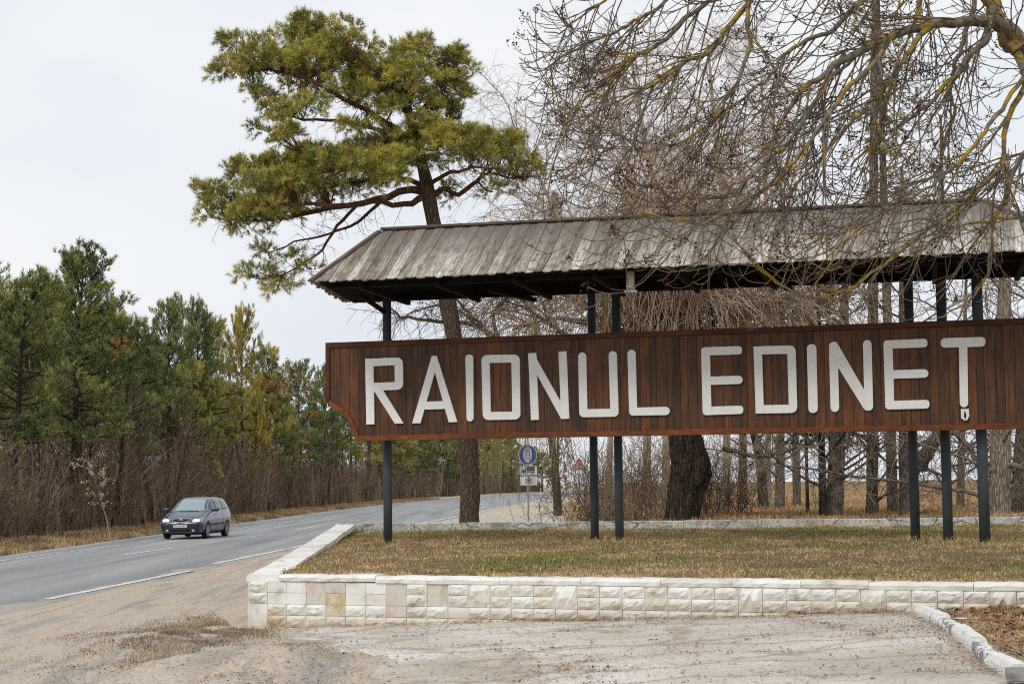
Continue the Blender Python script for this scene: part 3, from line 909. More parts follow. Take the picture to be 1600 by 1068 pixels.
for c in range(53):
    u = c * CW
    if c in left: L = left[c]
    elif c in big_cols: L = [(0, 2, 'big'), (2, 3, 'rough'), (3, 4, 'rough')]
    else: L = [(0, 1, 'rough'), (1, 2, 'rough'), (2, 3, 'rough'), (3, 4, 'rough')]
    for s in L:
        zt, zb = ROW[s[0]], ROW[s[1]]
        gz = 0.0 + 0.047 * max(0, u - 0.3) * WU.x
        if zt < gz - 0.05: continue
        stone(u, CW, zt, zb, s[2], s[3] if len(s) > 3 else None)
def slab(L, W, T, seed, n=9, rough=0.010):
    "coping slab with uneven edges: x 0..L, y 0..W, z 0..T"
    r = random.Random(seed)
    V, Fc = [], []
    for i in range(n + 1):
        x = L * i / n
        if i == 0: x += 0.003
        if i == n: x -= 0.003
        j = lambda a=1.0: (r.random() - .5) * 2 * rough * a
        V += [(x, j(.5), 0.0 + j(.3)), (x, -0.012 + j(), T * 0.55 + j()), (x, 0.018 + j(), T + j(.6)), (x, W * .5, T + j(.8)), (x, W + j(), T + j(.6)), (x, W + j(.5), 0.0)]
    for i in range(n):
        for k in range(6):
            a = i * 6 + k; b = i * 6 + (k + 1) % 6
            Fc.append((a, b, b + 6, a + 6))
    Fc += [(5, 4, 3, 2, 1, 0), tuple(n * 6 + k for k in range(6))]
    me = bpy.data.meshes.new('coping_slab'); me.from_pydata(V, [], Fc); me.update()
    me.materials.append(MAT['wall'])
    return me
sl = [slab(1.0, 0.44, 0.088, k) for k in range(5)]
u = 0.50; k = 0
while u < 16.3:
    L = random.uniform(0.75, 1.35) if u > 1 else 1.5
    M = wall_matrix(u, ZTOP - 0.088 + random.uniform(-0.006, 0.006), 0.035) @ Matrix.Rotation(radians(random.uniform(-.3, .3)), 4, 'Y') @ Matrix.Scale(-1, 4, (0, 1, 0)) @ Matrix.Diagonal((L, 1, 1, 1))
    link('coping_slab', sl[k % 5], wall, M)
    u += L; k += 1
# the side wall running back from the corner: wide whitewashed coping over blocks
side = thing('side_wall', 'white coped wall running back from the corner beside the road', 'wall', (WA.x, WA.y, 0))
S0 = Vector((WA.x, WA.y)) + WN * 0.045; S1 = LB.copy()
SU = (S1 - S0).normalized(); SN = Vector((SU.y, -SU.x))        # to the right, onto the bed
SL = (S1 - S0).length
def side_z(t): return ZTOP + 0.31 * (t / SL) ** 1.3
def side_matrix(t, w0=0.0):
    p = S0 + SU * t + SN * w0
    sl_ = 0.31 * 1.3 * (max(t, .01) / SL) ** .3 / SL
    ax = Vector((SU.x, SU.y, sl_)).normalized()
    ay = Vector((SN.x, SN.y, 0)); az = ax.cross(ay) * -1
    if az.z < 0: az = -az
    return Matrix(((ax.x, ay.x, az.x, p.x), (ax.y, ay.y, az.y, p.y), (ax.z, ay.z, az.z, side_z(t) - 0.10), (0, 0, 0, 1)))
mb = MB()
n = 18
for k in range(n):
    t0, t1 = SL * k / n, SL * (k + 1) / n
    a = S0 + SU * t0; b = S0 + SU * t1
    mbz0, mbz1 = side_z(t0) - 0.102, side_z(t1) - 0.102
    P = []
    for (q, z1) in ((a, mbz0), (b, mbz1)):
        for w0 in (0.012, 0.40):
            e = q + SN * w0
            P += [(e.x, e.y, -0.35), (e.x, e.y, z1)]
    mb.add(P, [(0, 4, 5, 1), (2, 3, 7, 6), (1, 5, 7, 3), (0, 2, 6, 4), (0, 1, 3, 2), (4, 6, 7, 5)])
link('core', mb.mesh('core'), side, None, MAT['wall'])
t = 0.0; k = 0
sl2 = [slab(1.0, 0.46, 0.10, 20 + k, 8, 0.012) for k in range(5)]
while t < SL - 0.4:
    L = min(random.uniform(0.5, 0.95), SL - t)
    M = side_matrix(t, random.uniform(-0.01, 0.01)) @ Matrix.Rotation(radians(random.uniform(-.7, .7)), 4, 'Z') @ Matrix.Diagonal((L, 1 if t > .3 else 1.05, 1, 1))
    link('coping_slab', sl2[k % 5], side, M)
    t += L; k += 1
# chips broken off the inner edge near the corner
MAT['chip'] = MAT['wall']
for px, py, s in ((447, 877, .16), (452, 886, .12), (438, 889, .10)):
    p = G(px, py, 0.80)
    r = random.Random(px)
    mb = MB(); mb.prism([(s * cos(a) * (0.8 + .4 * r.random()), .55 * s * sin(a)) for a in [i * pi / 3 for i in range(6)]], 0, 0.05)
    o = link('wall_fragment', mb.mesh('wall_fragment', MAT['wall'], bevel=0.008), side, Matrix.Translation((p.x, p.y, p.z - .03)) @ Matrix.Rotation(r.uniform(-.2, .2), 4, 'Y'))
# back wall: cast kerb wall, cracked in lengths
back = thing('back_wall', 'cracked low whitewashed concrete wall along the back of the lawn', 'wall', (LB.x, LB.y, 0.7))
BU = (RB - LB).normalized(); BN = Vector((BU.y, -BU.x)); BL = (RB - LB).length
def m_backwall():
    t = NT('peeling_limewash', 0.92, 0.1)
    P = t.co((1, 1, 1), 'World')
    a = t.noise(P, 2.2, 5, 0.7); b = t.noise(P, 16, 5, 0.8)
    c = t.ramp(a, (0.35, (0.38, 0.36, 0.31)), (0.5, (0.58, 0.565, 0.51)), (0.62, (0.72, 0.71, 0.66)))
    c = t.mix(t.ramp(b, (0.50, 0.0), (0.60, 0.85)), c, (0.22, 0.21, 0.17))
    nv = t.n('ShaderNodeTexNoise'); nv.inputs['Scale'].default_value = 1.3; t.l(P, nv.inputs['Vector'])
    ad = t.n('ShaderNodeVectorMath'); ad.operation = 'ADD'; t.l(t.co((.6, .6, 2.2), 'World'), ad.inputs[0]); t.l(nv.outputs['Color'], ad.inputs[1])
    v = t.vor(ad.outputs[0], 1.1, 'DISTANCE_TO_EDGE')
    c = t.mix(t.ramp(v, (0.0, 0.9), (0.03, 0.0)), c, (0.06, 0.055, 0.045))
    t.color(c); t.bump(b, 0.6, 0.02)
    return t.m
MAT['backwall'] = m_backwall()
cuts = [0, 1.9, 3.7, 5.6, 6.2, 8.4, 10.3, 11.8, 13.6, 15.2, BL]
for a, b in zip(cuts[:-1], cuts[1:]):
    n = max(3, int((b - a) / 0.12)); r = random.Random(int(a * 10))
    dz0, dz1 = r.uniform(-.012, .012), r.uniform(-.012, .012)
    V, Fc = [], []
    for i in range(n + 1):
        t = a + (b - a) * i / n
        if i == 0: t += 0.006
        if i == n: t -= 0.006
        p = LB + BU * t
        zt = 1.085 - 0.015 * t / BL + lerp(dz0, dz1, i / n) + r.uniform(-.004, .004)
        zb = 0.70 if r.random() < .8 else 0.78
        zb = 0.885 + 0.03 * float(fbm(t * 3, a * 7, 1.0, 3, 81)) * 4 - 0.02
        for (w, z) in ((0.0 + r.uniform(-.006, .006), zb - .0), (0.0 + r.uniform(-.008, .008), zt - .012), (0.02, zt), (0.28, zt), (0.28, 0.6), (0.03, 0.6), (0.03, zb)):
            q = p + BN * (0.15 - w)
            V.append((q.x, q.y, z))
    for i in range(n):
        for k in range(7):
            e = i * 7 + k; f = i * 7 + (k + 1) % 7
            Fc.append((e, e + 7, f + 7, f))
    Fc += [tuple(range(7)), tuple(reversed([n * 7 + k for k in range(7)]))]
    me = bpy.data.meshes.new('wall_length'); me.from_pydata(V, [], Fc); me.update()
    link('wall_length', me, back, None, MAT['backwall'])

# ------------------------------------------------------------------ kerb at the right of the forecourt
kerb = thing('painted_kerb', 'broken white painted kerb at the edge of the brown grass', 'kerb', tuple(KP[0]))
MAT['kerb_grey'] = m_simple_noise('bare_grey_concrete', ((0.3, (0.17, 0.165, 0.16)), (0.6, (0.33, 0.325, 0.31))), (8, 8, 8), 0.95, 0.6, src='World')
def m_kerb(th=0.60):
    t = NT('flaking_kerb_paint', 0.9, 0.15)
    P = t.co((1, 1, 1), 'World')
    n = t.noise(P, 7, 6, 0.7); v = t.noise(P, 34, 4, 0.7)
    c = t.ramp(v, (0.3, (0.60, 0.59, 0.55)), (0.55, (0.84, 0.83, 0.80)))
    c = t.mix(t.ramp(n, (th, 0.0), (th + .05, 1.0)), c, (0.26, 0.25, 0.24))
    t.color(c); t.bump(v, 0.6, 0.02)
    return t.m
MAT['kerb_white'] = m_kerb(); MAT['kerb_worn'] = m_kerb(0.49)
for k in range(5):
    a, b = KP[k].copy(), KP[k + 1].copy()
    a.z = zf(a.x, a.y); b.z = zf(b.x, b.y)
    d = (b - a); L = d.length; d.normalize()
    worn = k in (1, 3)
    s = Vector((-d.y, d.x, 0)).normalized()
    if s.x < 0: s = -s
    up = d.cross(s); up = up if up.z > 0 else -up
    n = 9; r = random.Random(k + 5); V = []; Fc = []
    hh = 0.12 if not worn else 0.085
    for i in range(n + 1):
        x = lerp(0.001, L - 0.001, i / n)
        e = 1.0 if not (k == 0 and i == 0) else 0.75
        j = lambda q=1: (r.random() - .5) * (0.035 if worn else 0.012) * q
        for (w, z) in ((-.085, -.08), (-.085 + j(), hh * .55 + j()), (-.055 + j(), hh * e + j(.7)), (.055 + j(), hh * e + j(.7)), (.08, hh * .6), (.08, -.08)):
            V.append(tuple(a + d * x + s * w + up * z))
    for i in range(n):
        for q in range(6):
            e = i * 6 + q; f = i * 6 + (q + 1) % 6
            Fc.append((e, e + 6, f + 6, f))
    Fc += [tuple(range(6)), tuple(reversed([n * 6 + q for q in range(6)]))]
    me = bpy.data.meshes.new('kerb_stone'); me.from_pydata(V, [], Fc); me.update()
    o = link('kerb_stone', me, kerb, None, MAT['kerb_worn' if worn else 'kerb_white'])
    if worn: o['label'] = 'kerb stone with most of its white paint broken away'
p = G(1612, 1052, 0.46)
slabt = thing('concrete_slab', 'thin grey concrete slab lying at the end of the painted kerb', 'slab', (p.x, p.y, zf(p.x, p.y)))
mb = MB(); mb.prism([(-.42, -.30), (.45, -.34), (.5, .22), (-.30, .16)], 0.05, 0.115)
link('slab', mb.mesh('slab', MAT['kerb_grey'], bevel=0.006), slabt, Matrix.Translation((p.x + .12, p.y - .05, zf(p.x, p.y))))
# ------------------------------------------------------------------ the roofed place-name sign
BLp = D(511, 600, 35.57); BRp = D(1600, 600, 31.70)
BUv = Vector((BRp.x - BLp.x, BRp.y - BLp.y)); BUv.normalize()
BNv = Vector((BUv.y, -BUv.x))                    # to the camera
B0 = Vector((BLp.x, BLp.y))
def buv(px, py):
    r = ray(px, py)
    # (t r.xy - B0).N = 0
    t = (B0.x * BNv.x + B0.y * BNv.y) / (r.x * BNv.x + r.y * BNv.y)
    return Vector(((t * r.x - B0.x) * BUv.x + (t * r.y - B0.y) * BUv.y, CAMZ + t * r.z))
def bmat(u, z, out=0.0):
    "local x along the board, y up, z towards the camera"
    p = B0 + BUv * u + BNv * out
    return Matrix(((BUv.x, 0, BNv.x, p.x), (BUv.y, 0, BNv.y, p.y), (0, 1, 0, z), (0, 0, 0, 1)))
sgn = thing('town_sign', 'long roofed wooden sign with white letters RAIONUL EDINEȚ on dark steel posts', 'sign', (B0.x + BUv.x * 8, B0.y + BUv.y * 8, 0.8))
ZB, ZT = 2.945, 4.935
UEND = buv(1600, 600).x + 1.9
# cut-out of the left end, measured on the photograph
curve = [buv(*p) for p in ((511, 629), (519, 635), (532, 643), (544, 655), (552, 672), (556, 688))]
cu = [c.x for c in curve]; cz = [c.y for c in curve]
cu[0] = 0.0; cz[-1] = ZB
def zlow(u):
    if u <= cu[0]: return cz[0]
    a = float(np.interp(u, cu, cz)) if u < cu[-1] else ZB
    return max(ZB, a)
def zlow2(u): return max(zlow(u), zlow(UEND - u))
backing = MB()
pts = [(cu[i], cz[i]) for i in range(len(cu))]
pts2 = [(UEND - a, b) for a, b in reversed(pts)]
poly = [(0.0, ZT - .01)] + [(a, b + .01) for a, b in pts] + [(a, b + .01) for a, b in pts2] + [(UEND, ZT - .01)]
backing.prism(poly, -0.05, -0.026, bmat(0, 0))
board = link('sign_board', backing.mesh('sign_board', MAT['dark_wood']), sgn)
u = 0.0
rb = random.Random(3)
while u < UEND - 0.02:
    w = min(rb.choice((0.135, 0.15, 0.165, 0.18, 0.19, 0.20)), UEND - u)
    g = 0.0022
    us = [u + g, u + w * .25, u + w * .5, u + w * .75, u + w - g]
    top = ZT - 0.03
    P = [(x - u, zlow2(x) - 0 + 0.02) for x in us] + [(w - g, top), (g, top)]
    zc = (zlow2(u) + top) / 2
    mb = MB()
    P = [(a, b - zc) for a, b in P]
    mb.prism(P, -0.022, rb.uniform(-0.002, 0.004))
    me = mb.mesh('plank', MAT['board'], bevel=0.003)
    link('plank', me, board, bmat(u, zc))
    u += w
def trim(name, mb): return link(name, mb.mesh(name, MAT['trim'], bevel=0.006), sgn)
MAT['trim_dark'] = m_simple_noise('dark_brown_trim', ((0.3, (0.050, 0.018, 0.010)), (0.55, (0.092, 0.030, 0.013)), (0.75, (0.15, 0.05, 0.02))), (1, 1, 8), 0.6, 0.2, 0.006, 0.25)
k = 0; u = -0.02
while u < UEND:                                      # top and bottom rails in lengths
    L = min(4.1, UEND + 0.02 - u)
    mb = MB(); mb.box(u + .001, u + L - .001, ZT - 0.095, ZT + 0.012, -0.03, 0.045, M=bmat(0, 0))
    link('top_rail', mb.mesh('top_rail', MAT['trim_dark'], bevel=0.006), sgn)
    mb = MB(); a = max(u, cu[-1] - 0.02); b = min(u + L, UEND - cu[-1] + 0.02)
    mb.box(a + .001, b - .001, ZB - 0.035, ZB + 0.075, -0.03, 0.05, M=bmat(0, 0))
    trim('bottom_rail', mb)
    u += L
for s in (0, 1):
    mb = MB()
    x0, x1 = (-0.02, 0.075) if s == 0 else (UEND - 0.075, UEND + 0.02)
    mb.box(x0, x1, cz[0] - 0.0, ZT - 0.096, -0.03, 0.045, M=bmat(0, 0)); link('end_rail', mb.mesh('end_rail', MAT['trim_dark'], bevel=0.006), sgn)
    mb = MB(); tw = 0.09
    for i in range(len(cu) - 1):
        A, Bq = Vector((cu[i], cz[i])), Vector((cu[i + 1], cz[i + 1]))
        def nrm(i):
            a = Vector((cu[max(i - 1, 0)], cz[max(i - 1, 0)])); b = Vector((cu[min(i + 1, len(cu) - 1)], cz[min(i + 1, len(cu) - 1)]))
            d = (b - a).normalized(); return Vector((-d.y, d.x)) * tw * (1 if True else 1)
        A2, B2 = A + nrm(i), Bq + nrm(i + 1)
        P = [A, Bq, B2, A2]
        if s: P = [Vector((UEND - p.x, p.y)) for p in reversed(P)]
        mb.prism(P, -0.03, 0.043, bmat(0, 0), caps=True)
    link('curved_rail', mb.mesh('curved_rail', MAT['trim']), sgn)

# letters: each stroke a painted plank, shapes in a unit box whose corners are measured on the photograph
def z1(x, y): return (480 + x / 2.7586, 480 + y / 2.7586)
def z2(x, y): return (1040 + x / 2.811, 480 + y / 2.811)
S = 0.124
def rbox(x0, y0, x1, y1, r=(0, 0, 0, 0), n=5):
    "rectangle (y down) with corner radii tl, tr, br, bl"
    P = []
    for (cx, cy, rr, a0) in ((x0, y0, r[0], 180), (x1, y0, r[1], 270), (x1, y1, r[2], 0), (x0, y1, r[3], 90)):
        sx = 1 if cx == x0 else -1; sy = 1 if cy == y0 else -1
        if rr <= 0: P.append((cx, cy)); continue
        c = (cx + sx * rr, cy + sy * rr)
        for k in range(n + 1):
            a = radians(a0 + 90 * k / n)
            P.append((c[0] + rr * cos(a), c[1] + rr * sin(a)))
    return P
h = S / 2
def L_R(w): return [rbox(0, 0, S, 1), rbox(S, 0, w, S * .95, (0, .09, 0, 0)), rbox(w - S, S * .95, w, .37, (0, 0, 0, 0)), rbox(S, .37, w, .49, (0, 0, .09, 0)), [(S, .49), (S + .14, .49), (w, 1), (w - S * 1.05, 1)]]
def L_A(w): m = w / 2; return [[(m - .035, 0), (m + .01, 0), (m + .01, .24), (S * 1.02, 1), (0, 1)], [(m + .01, 0), (m + .04, 0), (w, 1), (w - S * 1.02, 1), (m + .01, .24)], [(S * 1.6 + .015, .68), (w - S * 1.6 - .015, .68), (w - S * 1.6 + .03, .80), (S * 1.6 - .03, .80)]]
def L_I(w): return [rbox(0, 0, w, 1, (w * .45,) * 4)]
def L_O(w): return [rbox(0, S, S, 1 - S), rbox(w - S, S, w, 1 - S), rbox(0, 0, w, S, (.085, .085, 0, 0)), rbox(0, 1 - S, w, 1, (0, 0, .085, .085))]
def L_Nsq(w): return [rbox(0, 0, S * .98, 1), rbox(w - S * .98, 0, w, 1), [(S * .98, .02), (S * 1.05, .10), (w - S * .98, .74), (w - S * .98, 1), (S * .98, .33)]]
def L_N(w): return [rbox(0, 0, S, 1, (h, h * .6, h, h)), rbox(w - S, 0, w, 1, (h, h, h, h * .6)), [(S, .03), (S + .03, .08), (w - S, .70), (w - S, .99), (S, .37)]]
def L_U(w): return [rbox(0, 0, S, 1 - S, (h, h, 0, 0)), rbox(w - S, 0, w, 1 - S, (h, h, 0, 0)), rbox(0, 1 - S, w, 1, (0, 0, .07, .07))]
def L_L(w): return [rbox(0, 0, S, 1, (h, h, 0, .06)), rbox(S, 1 - S, w, 1, (0, h, h, 0))]
def L_E(w): return [rbox(0, 0, S * 1.05, 1, (.05, 0, 0, .05)), rbox(S * 1.05, 0, w, S, (0, h * .8, h * .8, 0)), rbox(S * 1.05, .435, w, .435 + S, (0, h, h, 0)), rbox(S * 1.05, 1 - S, w, 1, (0, h * .8, h * .8, 0))]
def L_D(w): return [rbox(0, 0, S, 1), rbox(w - S, S, w, 1 - S), rbox(S, 0, w, S, (0, .085, 0, 0)), rbox(S, 1 - S, w, 1, (0, 0, .085, 0))]
def L_T(w): return [rbox(0, 0, w, S * 1.12, (h,) * 4), rbox(w / 2 - h, S * 1.12, w / 2 + h, 1, (0, 0, h, h))]
letters = [
    ('R', L_R, .565, z1, ((253, 222), (415, 215), (418, 500), (258, 505))),
    ('A', L_A, .67, z1, ((455, 213), (645, 206), (650, 494), (455, 500))),
    ('I', L_I, .118, z1, ((684, 204), (718, 203), (720, 491), (690, 492))),
    ('O', L_O, .575, z1, ((753, 206), (918, 203), (922, 483), (760, 486))),
    ('N', L_Nsq, .58, z1, ((955, 198), (1120, 189), (1132, 480), (967, 486))),
    ('U', L_U, .59, z1, ((1170, 195), (1336, 188), (1345, 471), (1175, 474))),
    ('L', L_L, .62, z1, ((1382, 184), (1560, 178), (1565, 464), (1390, 467))),
    ('E', L_E, .60, z2, ((157, 176), (337, 170), (343, 468), (165, 474))),
    ('D', L_D, .62, z2, ((387, 172), (572, 167), (580, 463), (397, 467))),
    ('I', L_I, .14, z2, ((621, 163), (663, 161), (670, 463), (629, 465))),
    ('N', L_N, .61, z2, ((718, 153), (905, 143), (913, 453), (726, 460))),
    ('E', L_E, .63, z2, ((957, 146), (1150, 138), (1160, 444), (966, 449))),
    ('T', L_T, .65, z2, ((1208, 136), (1405, 130), (1408, 437), (1215, 441)))]
for ch, fn, w, zz, cs in letters:
    C = [buv(*zz(*c)) for c in cs]
    cx = sum(c.x for c in C) / 4; cy = sum(c.y for c in C) / 4
    Lm = bmat(cx, cy, 0.006)
    le = empty('letter', sgn, Lm); le['label'] = 'white wooden letter ' + ('Ț' if ch == 'T' else ch)
    polys = [[(x / w, y) for x, y in p] for p in fn(w)]
    for qi, p in enumerate(polys):
        W = []
        for s, t in p:
            a = C[0].lerp(C[1], s); b = C[3].lerp(C[2], s); e = a.lerp(b, t)
            W.append((e.x - cx, e.y - cy))
        ar = sum(W[i][0] * W[(i + 1) % len(W)][1] - W[(i + 1) % len(W)][0] * W[i][1] for i in range(len(W)))
        if ar < 0: W.reverse()
        mb = MB(); mb.prism(W, 0.0, 0.042 + 0.002 * (qi % 2))
        link('stroke', mb.mesh('stroke', MAT['letter'], bevel=0.004), le, Lm)
    if ch == 'T':                                     # broken comma below the T
        W = [z2(*p) for p in ((1297, 446), (1333, 446), (1334, 478), (1325, 495), (1312, 497), (1298, 486))]
        W = [buv(*p) for p in W]; W = [(e.x - cx, e.y - cy) for e in W]; W.reverse()
        ar = sum(W[i][0] * W[(i + 1) % len(W)][1] - W[(i + 1) % len(W)][0] * W[i][1] for i in range(len(W)))
        if ar < 0: W.reverse()
        mb = MB(); mb.prism(W, 0.0, 0.04)
        link('comma', mb.mesh('comma', MAT['letter'], bevel=0.004), le, Lm)
        W = [z2(*p) for p in ((1313, 452), (1321, 470), (1318, 492), (1311, 480))]
        W = [buv(*p) for p in W]; W = [(e.x - cx, e.y - cy) for e in W]
        ar = sum(W[i][0] * W[(i + 1) % 4][1] - W[(i + 1) % 4][0] * W[i][1] for i in range(4))
        if ar < 0: W.reverse()
        mb = MB(); mb.prism(W, 0.041, 0.046)
        link('flaked_hole', mb.mesh('flaked_hole', MAT['dark_wood']), le, Lm)

# roof frame of reference: u along the eaves, v towards the back
RU = Vector((0.9643, -0.2648)); RV = Vector((0.2648, 0.9643))
RE0 = Vector((-3.86, 33.4)); EZ, RZ = 5.975, 7.17
def rp(u, v, z):
    p = RE0 + RU * u + RV * v
    return Vector((p.x, p.y, z))
RL = 14.4
FL, FRt, BLk, BRt = rp(0, 0, EZ), rp(RL, 0, EZ - .02), rp(-.67, 3.65, EZ), rp(13.6, 3.65, EZ - .02)
TL_, TR_ = rp(.76, 1.85, RZ), rp(12.6, 1.85, RZ - .03)
under = MB()
def off(p, d): return p + Vector((0, 0, d))
def inset(p, c, f=0.03): return p.lerp(c, f)
cen = (FL + FRt + BLk + BRt) / 4
A_, B_, C_, D_ = [off(inset(p, cen, .02), -.03) for p in (FL, FRt, BRt, BLk)]
T0_, T1_ = off(TL_, -.05), off(TR_, -.05)
V = [A_, B_, C_, D_, T0_, T1_]
V2 = [off(v, -0.025) for v in V]
under.add(V + V2, [(0, 1, 5, 4), (2, 3, 4, 5), (3, 0, 4), (1, 2, 5), (7, 6, 10, 11), (9, 8, 11, 10), (6, 9, 10), (8, 7, 11), (0, 6, 7, 1), (1, 7, 8, 2), (2, 8, 9, 3), (3, 9, 6, 0)])
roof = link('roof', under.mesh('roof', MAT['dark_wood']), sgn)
def slope(P0, P1, T0, T1, seed, overhang=0.06):
    "cover one roof slope with planks; eave P0->P1, top T0->T1"
    r = random.Random(seed)
    ex = (P1 - P0); L = ex.length; ex.normalize()
    nrm = ex.cross(((T0 + T1) / 2 - P0)).normalized()
    if nrm.z < 0: nrm = -nrm
    ey = nrm.cross(ex)
    if ey.dot((T0 + T1) / 2 - P0) < 0: ey = -ey
    sx = lambda p: ((p - P0).dot(ex), (p - P0).dot(ey))
    t0, t1 = sx(T0), sx(T1)
    xs_ = [0, t0[0], max(t1[0], t0[0] + 1e-4), L]; ys_ = [0, t0[1], t1[1], 0]
    top = lambda x: float(np.interp(x, xs_, ys_))
    x = 0.0; k = 0
    while x < L - 0.03:
        w = min(r.uniform(0.155, 0.205), L - x)
        a, b = x + 0.002, x + w - 0.002 + (0.012 if k % 2 else 0)
        ta, tb = top(a), top(min(b, L))
        tm = top((a + b) / 2)
        yl = -overhang + r.uniform(-.022, .02) - 0.02 * sin(x * .9)
        wl = b - a
        drop = 0.035
        P = [(a, yl + drop), (a + wl * .2, yl + .012), (a + wl * .5, yl), (a + wl * .8, yl + .012), (b, yl + drop)]
        if tb > yl + drop: P.append((b, tb))
        P.append(((a + b) / 2, max(tm, ta * .5 + tb * .5)))
        if ta > yl + drop: P.append((a, ta))
        lift = (0.016 if k % 2 else 0.0) + r.uniform(-.003, .005)
        c = (a + b) / 2; P = [(p[0] - c, p[1]) for p in P]
        tw = radians(r.uniform(-1.2, 1.2))
        o = P0 + ex * c + nrm * lift
        M = Matrix(((ex.x, ey.x, nrm.x, o.x), (ex.y, ey.y, nrm.y, o.y), (ex.z, ey.z, nrm.z, o.z), (0, 0, 0, 1)))
        Z = ex.cross(ey)
        if Z.dot(nrm) < 0: P = [(p[0], p[1]) for p in reversed(P)]
        mb = MB(); mb.prism(P, -.012, .012)
        me = mb.mesh('roof_plank', MAT['roof'], bevel=0.003)
        link('roof_plank', me, roof, M @ Matrix.Rotation(tw, 4, 'Y'))
        x += w; k += 1
slope(FL, FRt, TL_, TR_, 1)
slope(BRt, BLk, TR_, TL_, 2)
slope(BLk, FL, TL_, TL_, 3)
slope(FRt, BRt, TR_, TR_, 4)
def beam(name, a, b, w, hgt, m, parent, up=Vector((0, 0, 1))):
    d = (b - a); L = d.length; d.normalize()
    s = d.cross(up).normalized(); t = s.cross(d)
    M = Matrix(((d.x, s.x, t.x, a.x), (d.y, s.y, t.y, a.y), (d.z, s.z, t.z, a.z), (0, 0, 0, 1)))
    mb = MB(); mb.box(0, L, -w / 2, w / 2, -hgt / 2, hgt / 2)
    return link(name, mb.mesh(name, m, bevel=0.005), parent, M)
for i in range(4):
    a = TL_.lerp(TR_, i / 4); b = TL_.lerp(TR_, (i + 1) / 4 - .0008)
    beam('ridge_board', off(a, .045), off(b, .045), 0.17, 0.05, MAT['cap_wood'], roof)
for a, b in ((FL, TL_), (BLk, TL_), (FRt, TR_), (BRt, TR_)):
    d = (b - a).normalized()
    beam('hip_board', off(a - d * .10, .045), off(b - d * .09, .045), 0.12, 0.045, MAT['cap_wood'], roof)
# frame below the roof: eave beams, tie beams, rafters
for v in (0.55, 3.1):
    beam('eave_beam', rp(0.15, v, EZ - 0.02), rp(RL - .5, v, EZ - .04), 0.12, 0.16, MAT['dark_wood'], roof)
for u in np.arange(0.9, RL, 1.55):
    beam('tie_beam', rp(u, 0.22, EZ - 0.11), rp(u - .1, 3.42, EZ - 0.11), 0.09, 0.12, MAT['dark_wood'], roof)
# posts
posts = [(605.5, 35.72, .090), (927.5, 35.25, .083), (966, 34.7, .086), (1426.5, 33.45, .090), (1477.5, 33.0, .094), (1534.5, 32.25, .101)]
POSTP = []
for px, d, r in posts:
    p = D(px, 700, d)
    z0 = float(zl(p.x, p.y))
    POSTP.append(p)
    vv_ = (Vector((p.x, p.y)) - RE0).dot(RV)
    ztop = EZ + (RZ - EZ) * (1 - abs(vv_ - 1.85) / 1.85) - 0.07
    mb = MB(); mb.tube([(p.x, p.y, z0 - .05), (p.x, p.y, z0 + 1.5), (p.x, p.y, ztop)], r, 20)
    link('post', mb.mesh('post', MAT['post'], smooth=False), sgn)
    me = COL.objects[-1].data
    me.polygons.foreach_set('use_smooth', [len(q.vertices) == 4 for q in me.polygons])
    # bracket to the back of the board
    q = (Vector((p.x, p.y)) - B0).dot(BNv)
    if q < -0.2:
        f = Vector((p.x, p.y)) - BNv * q
        for z in (3.3, 4.6):
            beam('board_bracket', Vector((f.x, f.y, z)) - Vector((BNv.x, BNv.y, 0)) * .05, Vector((p.x, p.y, z)), 0.06, 0.06, MAT['post'], sgn)
def uvr(p):
    q = Vector((p.x, p.y)) - RE0
    return q.dot(RU), q.dot(RV)
for i, p in enumerate(POSTP):
    u, v = uvr(p)
    if i: continue
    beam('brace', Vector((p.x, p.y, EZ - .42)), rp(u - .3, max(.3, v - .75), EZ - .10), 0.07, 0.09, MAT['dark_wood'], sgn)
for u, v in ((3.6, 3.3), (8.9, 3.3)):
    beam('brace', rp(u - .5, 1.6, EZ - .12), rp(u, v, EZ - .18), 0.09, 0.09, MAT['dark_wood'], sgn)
p = D(1001, 440, 33.0); 
p = Vector((p.x, p.y, 0))
u, v = uvr(p); q = rp(u, 0.30, 0)
mb = MB(); mb.box(-.075, .075, -.05, .05, EZ - .40, EZ - .04); mb.box(-.12, .12, -.075, .075, EZ - .45, EZ - .402)
link('hanging_bracket', mb.mesh('hanging_bracket', MAT['roof'], bevel=.006), sgn, Matrix.Translation((q.x, q.y, 0)))

px_ = np.concatenate([p.x + RNG.normal(0, .16, 110) for p in POSTP]); py_ = np.concatenate([p.y + RNG.normal(0, .16, 110) for p in POSTP])
blades('post_tufts', px_, py_, zl(px_, py_), 0.10, 0.012, MAT['dry_blade'], 'longer dry grass tufts round the feet of the sign posts', 0.9)
